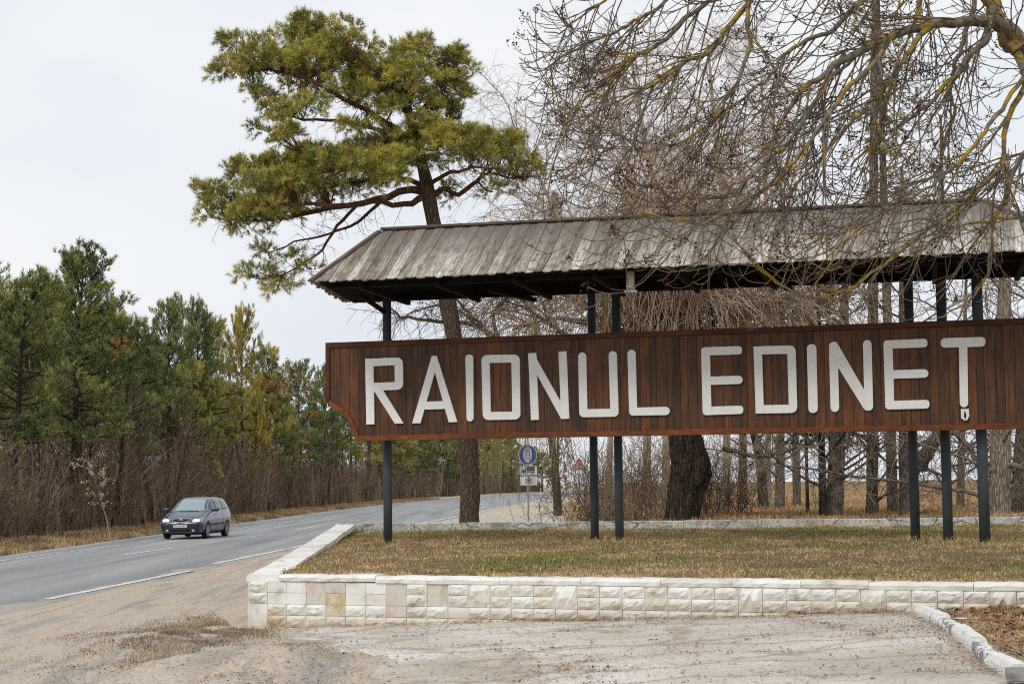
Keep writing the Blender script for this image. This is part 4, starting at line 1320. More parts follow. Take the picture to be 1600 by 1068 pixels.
# ------------------------------------------------------------------ road signs beyond the wall
MAT['steel'] = mat('galvanised_steel', (0.33, 0.33, 0.31), 0.5, 0.3)
MAT['sign_white'] = m_simple_noise('sign_white_face', ((0.3, (0.60, 0.60, 0.58)), (0.7, (0.72, 0.72, 0.70))), (6, 6, 6), 0.5, 0)
MAT['sign_blue'] = mat('sign_blue_face', (0.012, 0.045, 0.42), 0.45)
MAT['sign_black'] = mat('sign_black_print', (0.015, 0.015, 0.017), 0.5)
MAT['sign_grey'] = mat('sign_grey_print', (0.34, 0.35, 0.33), 0.5)
MAT['sign_red'] = mat('sign_red_face', (0.50, 0.03, 0.04), 0.45)
MAT['sign_yellow'] = mat('sign_dark_fill', (0.08, 0.075, 0.06), 0.5)
dS = 60.0
k = dS / F
p0 = D(825, 760, dS)
gz = zf(p0.x, p0.y)
rs = thing('road_sign', 'round blue snow chain sign over a truck plate and a snowflake plate', 'road sign', (p0.x, p0.y, gz), rz=radians(-2))
def sgm(px, py, out=0.0):
    q = D(px, py, dS)
    return Matrix.Translation((q.x, q.y - out, q.z)) @ Matrix.Rotation(pi / 2, 4, 'X')
ztop = D(825, 694, dS).z
mb = MB(); mb.tube([(p0.x, p0.y, gz - .3), (p0.x, p0.y, ztop)], 0.032, 10)
link('pole', mb.mesh('pole', MAT['steel']), rs)
def disc(rx, ry, z0, z1, n=28, cx=0, cy=0): return MB().prism([(cx + rx * cos(2 * pi * i / n), cy + ry * sin(2 * pi * i / n)) for i in range(n)], z0, z1)
M = sgm(824.5, 710, .05)
dsk = link('disc', disc(14.6 * k, 16 * k, -.01, 0, 32).mesh('disc', MAT['sign_white']), rs, M)
link('blue_face', disc(13.4 * k, 14.8 * k, .001, .003, 32).mesh('blue_face', MAT['sign_blue']), dsk, M)
tyre = disc(7.0 * k, 12.4 * k, .0035, .006, 24, 0, 0)
link('tyre_symbol', tyre.mesh('tyre_symbol', MAT['sign_white']), dsk, M)
mb = MB()
for j in range(-3, 4):
    y = j * 3.2 * k; w = 6.4 * k * sqrt(max(0, 1 - (j * 3.2 / 12.4) ** 2))
    mb.box(-w, w, y - .35 * k, y + .35 * k, .0065, .008)
for x in (-3.6, 0.2, 3.6):
    hh = 11.5 * k * sqrt(max(0, 1 - (x / 7.0) ** 2)); mb.box(x * k - .35 * k, x * k + .35 * k, -hh, hh, .0082, .0095)
mb.box(-3.2 * k, -2.0 * k, -6 * k, 6 * k, .0097, .011); mb.box(-2 * k, 2 * k, -.6 * k, .6 * k, .0097, .011); mb.box(-2 * k, 2 * k, 4.6 * k, 5.8 * k, .0097, .011); mb.box(-2 * k, 2 * k, -5.8 * k, -4.6 * k, .0097, .011)
link('chain_symbol', mb.mesh('chain_symbol', MAT['sign_grey']), dsk, M)
def plate(px0, py0, px1, py1):
    M = sgm((px0 + px1) / 2, (py0 + py1) / 2, .05)
    w, hgt = (px1 - px0) / 2 * k, (py1 - py0) / 2 * k
    o = link('plate', MB().prism(rbox(-w, -hgt, w, hgt, (.03,) * 4, 3), -.008, 0).mesh('plate', MAT['sign_black']), rs, M)
    o2 = link('plate_face', MB().prism(rbox(-w + .012, -hgt + .012, w - .012, hgt - .012, (.03,) * 4, 3), .001, .003).mesh('plate_face', MAT['sign_white']), o, M)
    return o, M
o, M = plate(811.3, 727.2, 840, 742.3)
o['label'] = 'white plate with a black lorry symbol'
mb = MB()
mb.box(-3.0 * k, 9.5 * k, -.5 * k, 6.0 * k, .0035, .005)
mb.box(-3 * k, 9.5 * k, -2.6 * k, -1.2 * k, .0035, .005)
mb.prism([(-9.6 * k, -3.4 * k), (-4.2 * k, -3.4 * k), (-4.2 * k, 4 * k), (-8.2 * k, 4 * k), (-9.6 * k, .5 * k)], .0035, .005)
link('lorry_symbol', mb.mesh('lorry_symbol', MAT['sign_black']), o, M)
mb = MB()
mb.box(-2.4 * k, 8.9 * k, .2 * k, 5.3 * k, .0053, .0063)
link('cargo_fill', mb.mesh('cargo_fill', MAT['sign_yellow']), o, M)
mb = MB()
mb.box(-8 * k, -5 * k, .6 * k, 3.2 * k, .0053, .0063)
for cx in (-6.2, 5.8):
    P = [((cx + 1.1 * cos(a)) * k, (-3.6 + 1.1 * sin(a)) * k) for a in [2 * pi * i / 12 for i in range(12)]]
    mb.prism(P, .0066, .0076)
link('symbol_highlight', mb.mesh('symbol_highlight', MAT['sign_white']), o, M)
mb = MB()
for cx in (-6.2, 5.8):
    P = [((cx + 2.1 * cos(a)) * k, (-3.6 + 2.1 * sin(a)) * k) for a in [2 * pi * i / 14 for i in range(14)]]
    mb.prism(P, .0035, .0050)
link('wheel_symbol', mb.mesh('wheel_symbol', MAT['sign_black']), o, M)
o, M = plate(811.8, 743.0, 840.3, 758.3)
o['label'] = 'white plate with a black snowflake symbol'
mb = MB()
for j in range(3):
    a = radians(90 + 60 * j); c, s = cos(a), sin(a)
    R2 = Matrix.Rotation(a, 4, 'Z')
    mb.box(-5.4 * k, 5.4 * k, -.45 * k, .45 * k, .0035 + j * .0006, .0038 + j * .0006, M=R2)
    for e in (-1, 1):
        for ss in (-1, 1):
            P = Matrix.Rotation(a, 4, 'Z') @ Matrix.Translation((e * 3.6 * k, 0, 0)) @ Matrix.Rotation(ss * radians(45) if e > 0 else ss * radians(135), 4, 'Z')
            mb.box(0, 2.2 * k, -.4 * k, .4 * k, .0055, .0062, M=P)
link('snowflake_symbol', mb.mesh('snowflake_symbol', MAT['sign_black']), o, M)
# far triangular warning sign and a white board beyond it
dT = 105.0; kt = dT / F
p1 = D(905, 740, dT); g1 = zf(p1.x, p1.y)
ts = thing('warning_sign', 'small red edged triangular warning sign further down the road', 'road sign', (p1.x, p1.y, g1))
def tri(r): return [(r * cos(radians(a)), r * sin(radians(a))) for a in (210, 330, 90)]
Mt = Matrix.Translation((p1.x, p1.y - .04, D(905, 727, dT).z)) @ Matrix.Rotation(pi / 2, 4, 'X')
mb = MB(); mb.tube([(p1.x, p1.y, g1 - .3), (p1.x, p1.y, Mt.translation.z + .2)], .03, 8); link('pole', mb.mesh('pole', MAT['steel']), ts)
tp = link('triangle', MB().prism(tri(13 * kt), -.01, 0).mesh('triangle', MAT['sign_red']), ts, Mt)
link('triangle_face', MB().prism(tri(8.8 * kt), .001, .004).mesh('triangle_face', MAT['sign_white']), tp, Mt)
mb = MB(); mb.box(-.8 * kt, .8 * kt, -1.5 * kt, 5 * kt, .005, .007); mb.box(-.8 * kt, .8 * kt, -3.6 * kt, -2.2 * kt, .005, .007); link('exclamation_symbol', mb.mesh('exclamation_symbol', MAT['sign_black']), tp, Mt)

# ------------------------------------------------------------------ litter on the lawn
MAT['paper'] = mat('crumpled_white_paper', (0.75, 0.75, 0.76), 0.8)
def crumple(name, px, py, z, s, label, flat=0.35):
    p = G(px, py, z)
    r = random.Random(px); bm = bmesh.new()
    bmesh.ops.create_icosphere(bm, subdivisions=2, radius=s)
    for v in bm.verts: v.co *= 0.6 + 0.8 * r.random(); v.co.z *= flat; v.co.x *= 1.4
    me = bpy.data.meshes.new(name); bm.to_mesh(me); bm.free(); me.materials.append(MAT['paper'])
    o = link(name, me, None, Matrix.Translation(p + Vector((0, 0, s * flat * .6))))
    return tagp(o, label, 'litter')
crumple('paper_scrap', 1150, 843, 0.82, 0.07, 'small crumpled white paper scrap lying on the lawn')
crumple('plastic_scrap', 1502, 966, 0.46, 0.055, 'flat white plastic scrap in the brown grass behind the kerb', .15)
# ------------------------------------------------------------------ the car
def build_car():
    base = G(296, 842, 0.075)
    heading = radians(8.0)
    # car frame: x to the picture's right when it faces us, y backwards (front bumper y = 0), z up
    T = thing('parked_car', 'dark blue compact minivan with lit headlights driving towards us on the road', 'car', (base.x - 0.36, base.y + 0.05, zroad(base.x, base.y)), rz=-heading + radians(2))
    T.name = 'minivan'
    W = WM['parked_car']; WM[T.name] = W
    paint = NT('dark_blue_car_paint', 0.28, 0.6)
    zz = paint.n('ShaderNodeSeparateXYZ'); paint.l(paint.tc.outputs['Object'], zz.inputs[0])
    dustn = paint.noise(paint.co((3, 3, 3)), 1.0, 5, 0.6)
    dm = paint.ramp(paint.math('MULTIPLY_ADD', dustn, 0.35, paint.math('MULTIPLY', zz.outputs[2], 0.9)), (0.25, 0.55), (0.65, 0.02))
    paint.color(paint.mix(dm, (0.012, 0.030, 0.085), (0.10, 0.105, 0.115)))
    paint.b.inputs['Metallic'].default_value = 0.1
    paint.b.inputs['Coat Weight'].default_value = 0.6
    paint.rough(paint.mix(dm, (0.22,) * 3, (0.7,) * 3))
    PA = paint.m
    PB = m_simple_noise('dirty_dark_bumper', ((0.3, (0.014, 0.020, 0.034)), (0.7, (0.05, 0.055, 0.062))), (3, 3, 3), 0.45, 0)
    GL = mat('car_glass', (0.02, 0.025, 0.028), 0.06, 0.0, 0.9)
    WS = mat('windscreen_glass', (0.26, 0.34, 0.36), 0.08, 0.0, 1.0)
    BLK = mat('black_plastic', (0.012, 0.012, 0.013), 0.6)
    CH = mat('chrome_trim', (0.75, 0.76, 0.78), 0.25, 0.8)
    RB = mat('tyre_rubber', (0.018, 0.018, 0.018), 0.85)
    RM = m_simple_noise('dusty_alloy_rim', ((0.3, (0.22, 0.21, 0.20)), (0.7, (0.42, 0.41, 0.39))), (6, 6, 6), 0.5, 0)
    HL = mat('lit_headlight', (0.9, 0.88, 0.8), 0.2, 0, 0.5, (1.0, 0.93, 0.80), 1.6)
    HG = mat('headlight_glass', (0.55, 0.56, 0.58), 0.15, 0.2, 0.8)
    AM = mat('amber_lens', (0.30, 0.20, 0.16), 0.3)
    PW = mat('number_plate_white', (0.7, 0.7, 0.68), 0.6)
    TR = mat('number_plate_text', (0.06, 0.06, 0.07), 0.6)
    TL = mat('tail_lamp_red', (0.35, 0.02, 0.02), 0.3)
    # stations: y, half width at belt, z bottom, z mid, z belt, roof half width, z roof
    st = [(0.00, .62, .26, .42, .56, .55, .60), (0.07, .76, .22, .45, .62, .66, .68), (0.25, .82, .20, .50, .72, .70, .79),
          (0.55, .845, .20, .55, .83, .71, .90), (0.95, .85, .20, .55, .93, .70, 1.00), (1.10, .85, .20, .55, .96, .68, 1.045),
          (1.50, .85, .19, .55, .98, .64, 1.30), (1.90, .85, .19, .55, 1.00, .60, 1.515), (2.30, .85, .19, .55, 1.005, .60, 1.57),
          (3.00, .85, .19, .55, 1.015, .60, 1.575), (3.70, .845, .20, .55, 1.03, .585, 1.545), (4.02, .83, .22, .55, 1.05, .56, 1.49),
          (4.20, .80, .25, .58, 1.03, .60, 1.20), (4.29, .76, .30, .60, .92, .62, .98), (4.30, .70, .36, .60, .85, .60, .88)]
    V, Fc = [], []
    for (y, w, zb, zm, zbelt, wr, zr) in st:
        half = [(0, zb), (w - .12, zb), (w - .03, zb + .06), (w + .005, zm), (w, (zm + zbelt) / 2 + .03), (w - .035, zbelt), (lerp(w - .035, wr, .5) + .012, lerp(zbelt, zr - .03, .5)), (wr + .02, zr - .05), (wr - .12, zr - .008), (0, zr + .012)]
        for x, z in half: V.append((x, y, z))
        for x, z in half[1:-1][::-1]: V.append((-x, y, z))
    m = 18
    for i in range(len(st) - 1):
        for k in range(m):
            a, b = i * m + k, i * m + (k + 1) % m
            Fc.append((a, b, b + m, a + m))
    Fc.append(tuple(reversed(range(m)))); Fc.append(tuple((len(st) - 1) * m + k for k in range(m)))
    me = bpy.data.meshes.new('body'); me.from_pydata(V, [], [tuple(reversed(f)) for f in Fc]); me.update()
    me.materials.append(PA)
    body = link('body', me, T, W)
    # wheel arches cut out of the body
    cut = MB()
    for y in (.82, 3.50):
        for s in (-1, 1):
            P = [(0.345 * cos(a), 0.345 * sin(a)) for a in [2 * pi * i / 24 for i in range(24)]]
            Mx = Matrix.Translation((s * .62, y, .33)) @ Matrix.Rotation(pi / 2, 4, 'Y')
            cut.prism(P, -.30, .30, Mx)
    cme = cut.mesh('cut')
    co = bpy.data.objects.new('cut', cme); COL.objects.link(co); co.matrix_world = W
    sub = body.modifiers.new('s', 'SUBSURF'); sub.levels = 2; sub.render_levels = 2
    md = body.modifiers.new('b', 'BOOLEAN'); md.operation = 'DIFFERENCE'; md.object = co; md.solver = 'EXACT'
    bpy.context.view_layer.update()
    dg = bpy.context.evaluated_depsgraph_get()
    nm = bpy.data.meshes.new_from_object(body.evaluated_get(dg))
    body.modifiers.clear(); body.data = nm
    nm.materials.clear(); nm.materials.append(PA)
    nm.polygons.foreach_set('use_smooth', [True] * len(nm.polygons))
    bpy.data.objects.remove(co)
    bm = bmesh.new(); bm.from_mesh(nm)
    from mathutils.bvhtree import BVHTree
    bvh = BVHTree.FromBMesh(bm); bm.free()
    def hit(o, d):
        h = bvh.ray_cast(Vector(o), Vector(d))
        return h[0], h[1]
    def panel(name, quad, m, parent, out=0.006, d=Vector((0, 1, 0)), n=6, m2=6):
        "a thin curved panel projected onto the body; quad = 4 points, cast along d"
        q = [Vector(p) for p in quad]
        pts = []
        for j in range(m2 + 1):
            for i in range(n + 1):
                a = q[0].lerp(q[1], i / n); b = q[3].lerp(q[2], i / n); p = a.lerp(b, j / m2)
                h, nn = hit(p - d * 3, d)
                if h is None: h = p; nn = -d
                if nn.dot(d) > 0: nn = -nn
                pts.append(h + nn * out)
        k = len(pts)
        Vv = pts + [p + d * 0.02 for p in pts]
        F_ = []
        for j in range(m2):
            for i in range(n):
                a = j * (n + 1) + i
                F_.append((a, a + 1, a + n + 2, a + n + 1))
                F_.append((k + a, k + a + n + 1, k + a + n + 2, k + a + 1))
        rim = [i for i in range(n)] + [j * (n + 1) + n for j in range(m2)] + [m2 * (n + 1) + i for i in range(n, 0, -1)] + [j * (n + 1) for j in range(m2, 0, -1)]
        for a, b in zip(rim, rim[1:] + rim[:1]): F_.append((a, b, k + b, k + a)[::-1])
        me = bpy.data.meshes.new(name); me.from_pydata([tuple(v) for v in Vv], [], F_); me.update()
        me.polygons.foreach_set('use_smooth', [True] * len(me.polygons))
        return link(name, me, parent, W, m)
    F0 = Vector((0, 1, 0))
    ws = panel('windscreen', [(-.70, 0, 1.02), (.70, 0, 1.02), (.565, 0, 1.47), (-.565, 0, 1.47)], WS, T, .006, F0, 8, 8)
    for s in (-1, 1):
        mb = MB()
        a = hit((s * .10 - .28, -2, 1.045), (0, 1, 0))[0]; b = hit((s * .10 + .30, -2, 1.035), (0, 1, 0))[0]
        mb.tube([a + Vector((0, -.025, 0)), (a + b) / 2 + Vector((0, -.03, .012)), b + Vector((0, -.025, 0))], .012, 6)
        link('wiper', mb.mesh('wiper', BLK), T, W)
    # sides
    for s in (-1, 1):
        dx = Vector((-s, 0, 0))
        g = lambda y, z: (s * 0.5, y, z)
        qs = [('side_window', (1.42, 1.055), (1.98, 1.055), (1.98, 1.43), (1.72, 1.40)), ('side_window', (2.04, 1.055), (2.88, 1.06), (2.88, 1.46), (2.04, 1.44)),
              ('side_window', (2.96, 1.06), (3.85, 1.10), (3.62, 1.45), (2.96, 1.465))]
        for nme, a, b, c, d in qs:
            panel(nme, [g(*a), g(*b), g(*c), g(*d)], GL, T, .006, dx, 6, 5)
        panel('rub_strip', [g(1.28, .50), g(3.12, .52), g(3.12, .575), g(1.28, .555)], BLK, T, .016, dx, 8, 1)
        panel('sill', [g(1.20, .235), g(3.10, .235), g(3.10, .30), g(1.20, .30)], BLK, T, .008, dx, 8, 1)
        for y in (2.01, 2.92):
            panel('door_seam', [g(y - .006, .33), g(y + .006, .33), g(y + .006, 1.05), g(y - .006, 1.05)], BLK, T, .003, dx, 1, 8)
        for y in (1.80, 2.72):
            mb = MB(); h = hit((s * 3, y, .90), (-s, 0, 0))[0]
            mb.box(h.x - .01, h.x + .02 * s if s > 0 else h.x + .02, y - .09, y + .09, .885, .915) if s > 0 else mb.box(h.x - .02, h.x + .01, y - .09, y + .09, .885, .915)
            link('door_handle', mb.mesh('door_handle', PA, bevel=.006), T, W)
        # mirror
        bm = bmesh.new(); bmesh.ops.create_icosphere(bm, subdivisions=3, radius=1)
        for v in bm.verts: v.co = Vector((v.co.x * .115 + s * .99, v.co.y * .06 + 1.42, v.co.z * .075 + 1.085))
        for f in bm.faces: f.smooth = True
        mme = bpy.data.meshes.new('mirror'); bm.to_mesh(mme); bm.free()
        mir = link('mirror', mme, T, W, PA)
        mb = MB(); mb.tube([(s * .80, 1.45, 1.02), (s * .92, 1.43, 1.06)], .03, 8); link('mirror_arm', mb.mesh('mirror_arm', BLK), mir, W)
        # headlight
        hl = panel('headlight', [(s * .44, 0, .60) if s > 0 else (s * .80, 0, .70), (s * .79, 0, .645) if s > 0 else (s * .44, 0, .60), (s * .80, 0, .79) if s > 0 else (s * .43, 0, .735), (s * .43, 0, .735) if s > 0 else (s * .80, 0, .79)], HG, T, .008, F0, 6, 4)
        a = hit((s * .58, -2, .685), (0, 1, 0))[0]
        if a is not None:
            mb = MB(); mb.prism([(.125 * cos(t), .062 * sin(t)) for t in [2 * pi * i / 18 for i in range(18)]], 0, .012, Matrix.Translation(a + Vector((0, -.012, 0))) @ Matrix.Rotation(pi / 2, 4, 'X'))
            link('lamp_reflector', mb.mesh('lamp_reflector', HL), hl, W)
        panel('indicator', [(s * .735 - .03, 0, .69), (s * .735 + .03, 0, .69), (s * .735 + .03, 0, .75), (s * .735 - .03, 0, .75)], AM, hl, .014, F0, 2, 2)
        mb = MB(); a = hit((s * .50, -2, .33), (0, 1, 0))[0]
        mb.prism([(.055 * cos(t), .04 * sin(t)) for t in [2 * pi * i / 14 for i in range(14)]], 0, .015, Matrix.Translation(a + Vector((0, -.012, 0))) @ Matrix.Rotation(pi / 2, 4, 'X'))
        link('fog_lamp', mb.mesh('fog_lamp', HG), T, W)
        # roof rail
        mb = MB(); mb.tube([(s * .56, 2.0, 1.53), (s * .57, 2.2, 1.60), (s * .57, 3.5, 1.60), (s * .55, 3.75, 1.54)], .016, 6); link('roof_rail', mb.mesh('roof_rail', BLK), T, W)
        # tail lamp
        panel('tail_lamp', [(s * .5, 4.03, .98), (s * .5, 4.22, .95), (s * .5, 4.12, 1.30), (s * .5, 4.02, 1.30)], TL, T, .006, dx, 2, 4)
        for y in (.82, 3.50):
            wc = Matrix.Translation((s * .745, y, .312)) @ Matrix.Rotation(s * pi / 2, 4, 'Y')
            prof = [(.195, -.085), (.275, -.095), (.305, -.075), (.312, 0), (.305, .075), (.275, .095), (.205, .09)]
            nn = 28; Vt, Ft = [], []
            for i in range(nn):
                a = 2 * pi * i / nn
                for r_, z_ in prof: Vt.append((r_ * cos(a), r_ * sin(a), z_))
            mp = len(prof)
            for i in range(nn):
                for j in range(mp - 1):
                    a = i * mp + j; b = ((i + 1) % nn) * mp + j
                    Ft.append((a, b, b + 1, a + 1))
            mb = MB(); mb.add([wc @ Vector(v) for v in Vt], Ft)
            wh = link('wheel', mb.mesh('wheel', RB, smooth=True), T, W)
            mb = MB(); mb.prism([(.205 * cos(t), .205 * sin(t)) for t in [2 * pi * i / 28 for i in range(28)]], -.06, .045, wc)
            link('rim_well', mb.mesh('rim_well', BLK), wh, W)
            mb = MB()
            for q in range(5):
                a = 2 * pi * q / 5 + .3
                R = Matrix.Rotation(a, 4, 'Z')
                mb.prism([(0.02, -.045), (.20, -.03), (.20, .03), (.02, .045)], .05, .082, wc @ R)
            ring = [(.175, .05), (.208, .05), (.208, .092), (.175, .088)]
            Vt, Ft = [], []
            for i in range(28):
                a = 2 * pi * i / 28
                for r_, z_ in ring: Vt.append(wc @ Vector((r_ * cos(a), r_ * sin(a), z_)))
            for i in range(28):
                for j in range(4):
                    a = i * 4 + j; b = i * 4 + (j + 1) % 4; e = ((i + 1) % 28) * 4
                    Ft.append((a, e + j, e + (j + 1) % 4, b))
            mb.add(Vt, Ft)
            mb.prism([(.05 * cos(t), .05 * sin(t)) for t in [2 * pi * i / 12 for i in range(12)]], .05, .09, wc)
            link('rim', mb.mesh('rim', RM), wh, W)
    # front
    gr = panel('grille', [(-.30, 0, .655), (.30, 0, .655), (.355, 0, .745), (-.355, 0, .745)], BLK, T, .008, F0, 8, 3)
    # shape the lower edge into a curve
    mb = MB()
    a = [hit((x, -2, z), (0, 1, 0))[0] + Vector((0, -.014, 0)) for x, z in ((-.37, .752), (-.2, .765), (0, .77), (.2, .765), (.37, .752))]
    mb.tube(a, .014, 6); link('chrome_bar', mb.mesh('chrome_bar', CH), gr, W)
    a = [hit((x, -2, z), (0, 1, 0))[0] + Vector((0, -.012, 0)) for x, z in ((-.37, .745), (-.30, .67), (-.15, .635), (0, .628), (.15, .635), (.30, .67), (.37, .745))]
    mb = MB(); mb.tube(a, .010, 6); link('grille_surround', mb.mesh('grille_surround', CH), gr, W)
    h = hit((0, -2, .70), (0, 1, 0))[0]
    mb = MB()
    ring = [(.062 * cos(t), .05 * sin(t)) for t in [2 * pi * i / 20 for i in range(20)]]
    mb.tube([(h.x + x, h.y - .022, h.z + z) for x, z in ring + ring[:1]], .010, 5, caps=False)
    mb.tube([(h.x - .05, h.y - .022, h.z + .03), (h.x - .02, h.y - .024, h.z + .005), (h.x, h.y - .024, h.z - .01), (h.x + .02, h.y - .024, h.z + .005), (h.x + .05, h.y - .022, h.z + .03)], .008, 5)
    link('badge', mb.mesh('badge', CH), gr, W)
    panel('bumper', [(-.79, 0, .30), (.79, 0, .30), (.79, 0, .575), (-.79, 0, .575)], PB, T, .014, F0, 14, 5)
    panel('air_intake', [(-.34, 0, .31), (.34, 0, .31), (.38, 0, .385), (-.38, 0, .385)], BLK, T, .022, F0, 6, 2)
    h = hit((0, -2, .49), (0, 1, 0))[0]
    pl = link('number_plate', MB().box(-.26, .26, h.y - .035, h.y - .02, .435, .547).mesh('number_plate', PW, bevel=.004), T, W)
    mb = MB(); x = -.235
    for i, wdt in enumerate((.035, .05, .035, .02, .035, .035, .02, .035, .035, .035)):
        if wdt > .02:
            mb.box(x, x + .009, h.y - .038, h.y - .036, .458, .524); mb.box(x + wdt - .013, x + wdt - .004, h.y - .038, h.y - .036, .458, .524)
            z = (.458, .487, .516)[i % 3]; mb.box(x + .009, x + wdt - .013, h.y - .038, h.y - .036, z, z + .010)
            mb.box(x + .009, x + wdt - .013, h.y - .038, h.y - .036, .516, .525)
        x += wdt + .012
    link('plate_characters', mb.mesh('plate_characters', TR), pl, W)
    # bonnet seams
    for s in (-1, 1):
        panel('bonnet_seam', [(s * .60 - .006, .30, 2), (s * .60 + .006, .30, 2), (s * .66 + .006, 1.05, 2), (s * .66 - .006, 1.05, 2)], BLK, T, .003, Vector((0, 0, -1)), 1, 8)
    mb = MB(); mb.box(-.60, .60, .35, 4.1, .16, .24); link('underbody', mb.mesh('underbody', BLK), T, W)
build_car()
# ------------------------------------------------------------------ vegetation helpers
def unit(v):
    return v / (np.linalg.norm(v, axis=-1, keepdims=True) + 1e-9)
def needles(P, A, axl, L, w, K, spread=0.9, rng=RNG):
    "tufts at P with axis A: K flat tapering needles each, as triangles"
    m = len(P)
    s = rng.random((m, K, 1))
    if hasattr(L, '__len__'): L = np.asarray(L)[:, None, None]
    if hasattr(axl, '__len__'): axl = np.asarray(axl)[:, None, None]
    root = P[:, None, :] + A[:, None, :] * s * axl
    R = unit(rng.normal(size=(m, K, 3)))
    R = unit(R - (R * A[:, None, :]).sum(-1, keepdims=True) * A[:, None, :])
    d = unit(A[:, None, :] * (0.55 + 0.5 * s) + R * spread)
    side = unit(np.cross(d, unit(rng.normal(size=(m, K, 3)))))
    ln = L * (0.7 + 0.5 * rng.random((m, K, 1)))
    tip = root + d * ln
    V = np.stack([root - side * w / 2, root + side * w / 2, tip], 2)
    return V.reshape(-1, 3)
def tri_mesh(name, V, m):
    return np_mesh(name, V, tris=np.arange(len(V)).reshape(-1, 3), mat=m)
def smooth_path(pts, rad, n):
    "resample a traced polyline with Catmull-Rom into n points"
    P = np.array([tuple(p) for p in pts], float); R = np.array(rad, float)
    P2 = np.vstack([2 * P[0] - P[1], P, 2 * P[-1] - P[-2]])
    k = len(P) - 1; out, ro = [], []
    for t in np.linspace(0, k - 1e-6, n):
        i = int(t); f = t - i
        a, b, c, d = P2[i], P2[i + 1], P2[i + 2], P2[i + 3]
        out.append(0.5 * ((2 * b) + (-a + c) * f + (2 * a - 5 * b + 4 * c - d) * f * f + (-a + 3 * b - 3 * c + d) * f ** 3))
        ro.append(R[i] * (1 - f) + R[i + 1] * f)
    return np.array(out), np.array(ro)
def rnd_perp(d, r):
    v = np.array([r.gauss(0, 1) for _ in range(3)])
    v -= d * v.dot(d)
    return v / (np.linalg.norm(v) + 1e-9)
def wander(start, d, L, n, r, jit, grav=0.0, curl=0.0, gpow=1.0):
    "a bending polyline: grav pulls down along the whole, curl lifts the second half"
    P = [np.array(start, float)]
    d = np.array(d, float); d /= np.linalg.norm(d) + 1e-9
    st = L / (n - 1)
    for i in range(1, n):
        t = i / (n - 1)
        d = d + np.array([r.gauss(0, jit), r.gauss(0, jit), r.gauss(0, jit)])
        d[2] += -grav * (t ** gpow) + (curl * (t - 0.35) if t > 0.35 else 0)
        d /= np.linalg.norm(d)
        P.append(P[-1] + d * st)
    return np.array(P)
def taper(r0, r1, n): return np.linspace(r0, r1, n)
def at(P, t):
    k = t * (len(P) - 1); i = min(int(k), len(P) - 2); f = k - i
    d = P[i + 1] - P[i]
    return P[i] * (1 - f) + P[i + 1] * f, d / (np.linalg.norm(d) + 1e-9)

MAT['pine_needle'] = m_leaf('lit_tone_pine_needles', ((0.28, (0.055, 0.08, 0.028)), (0.42, (0.215, 0.225, 0.052)), (0.54, (0.46, 0.42, 0.09)), (0.70, (0.70, 0.58, 0.13))), 0.6, 1.5)  # green to yellow needles; lit and shaded clumps are painted into the ramp too
MAT['pine_dark'] = m_leaf('dark_pine_needles', ((0.30, (0.035, 0.058, 0.026)), (0.45, (0.115, 0.155, 0.055)), (0.57, (0.25, 0.275, 0.085)), (0.70, (0.44, 0.42, 0.12))), 0.65, 0.5)
MAT['pine_olive'] = m_leaf('olive_pine_needles', ((0.30, (0.06, 0.078, 0.026)), (0.44, (0.24, 0.235, 0.065)), (0.56, (0.46, 0.41, 0.11)), (0.70, (0.62, 0.52, 0.14))), 0.65, 0.5)
MAT['pine_yellow'] = m_leaf('yellowing_pine_needles', ((0.30, (0.12, 0.115, 0.03)), (0.46, (0.30, 0.255, 0.055)), (0.58, (0.48, 0.38, 0.08)), (0.72, (0.68, 0.44, 0.08))), 0.65, 0.5)
MAT['rust_needle'] = m_leaf('rust_coloured_needles', ((0.3, (0.17, 0.08, 0.03)), (0.7, (0.38, 0.19, 0.07))), 0.7, 0.6)
MAT['pine_bark'] = m_bark('pine_bark', (0.095, 0.062, 0.045), (0.20, 0.14, 0.105), None, (16, 16, 4))
MAT['pine_red_bark'] = m_bark('orange_pine_bark', (0.085, 0.042, 0.026), (0.20, 0.10, 0.060), None, (12, 12, 5), 0.5)
MAT['forest_bark'] = m_bark('forest_bark', (0.038, 0.029, 0.024), (0.095, 0.074, 0.060))
MAT['grey_bark'] = m_bark('grey_brown_bark', (0.13, 0.105, 0.08), (0.34, 0.285, 0.225), None, (14, 14, 3))
MAT['pale_bark'] = m_bark('pale_furrowed_bark', (0.22, 0.17, 0.125), (0.50, 0.42, 0.33), None, (12, 12, 2.4))
MAT['willow_bark'] = m_bark('dark_wet_willow_bark', (0.025, 0.018, 0.014), (0.15, 0.115, 0.088), None, (15, 15, 2.2), 1.2, 0.7)
MAT['lichen_bark'] = m_bark('lichen_covered_bark', (0.09, 0.075, 0.06), (0.19, 0.165, 0.135), (0.40, 0.245, 0.015), (14, 14, 9), 0.5)
def m_lichen(th=.70):
    t = NT('ash_bark_with_yellow_lichen', 0.9, 0.15)
    P = t.co((1, 1, 1), 'World')
    a = t.noise(t.co((11, 11, 11), 'World'), 1.0, 5, 0.65)
    b = t.noise(t.co((1.6, 1.6, 1.6), 'World'), 1.0, 4, 0.6)
    c = t.ramp(a, (0.3, (0.085, 0.068, 0.052)), (0.55, (0.19, 0.16, 0.125)), (0.75, (0.32, 0.285, 0.235)))
    f = t.math('MULTIPLY_ADD', a, 0.6, t.math('MULTIPLY', b, 0.8))
    c = t.mix(t.ramp(f, (th, 0.0), (th + .06, 0.85)), c, t.ramp(a, (0.3, (0.17, 0.125, 0.015)), (0.6, (0.40, 0.25, 0.018))))
    t.color(c); t.bump(a, 0.5, 0.01)
    return t.m
MAT['lichen'] = m_lichen(); MAT['lichen_thin'] = m_lichen(.72)
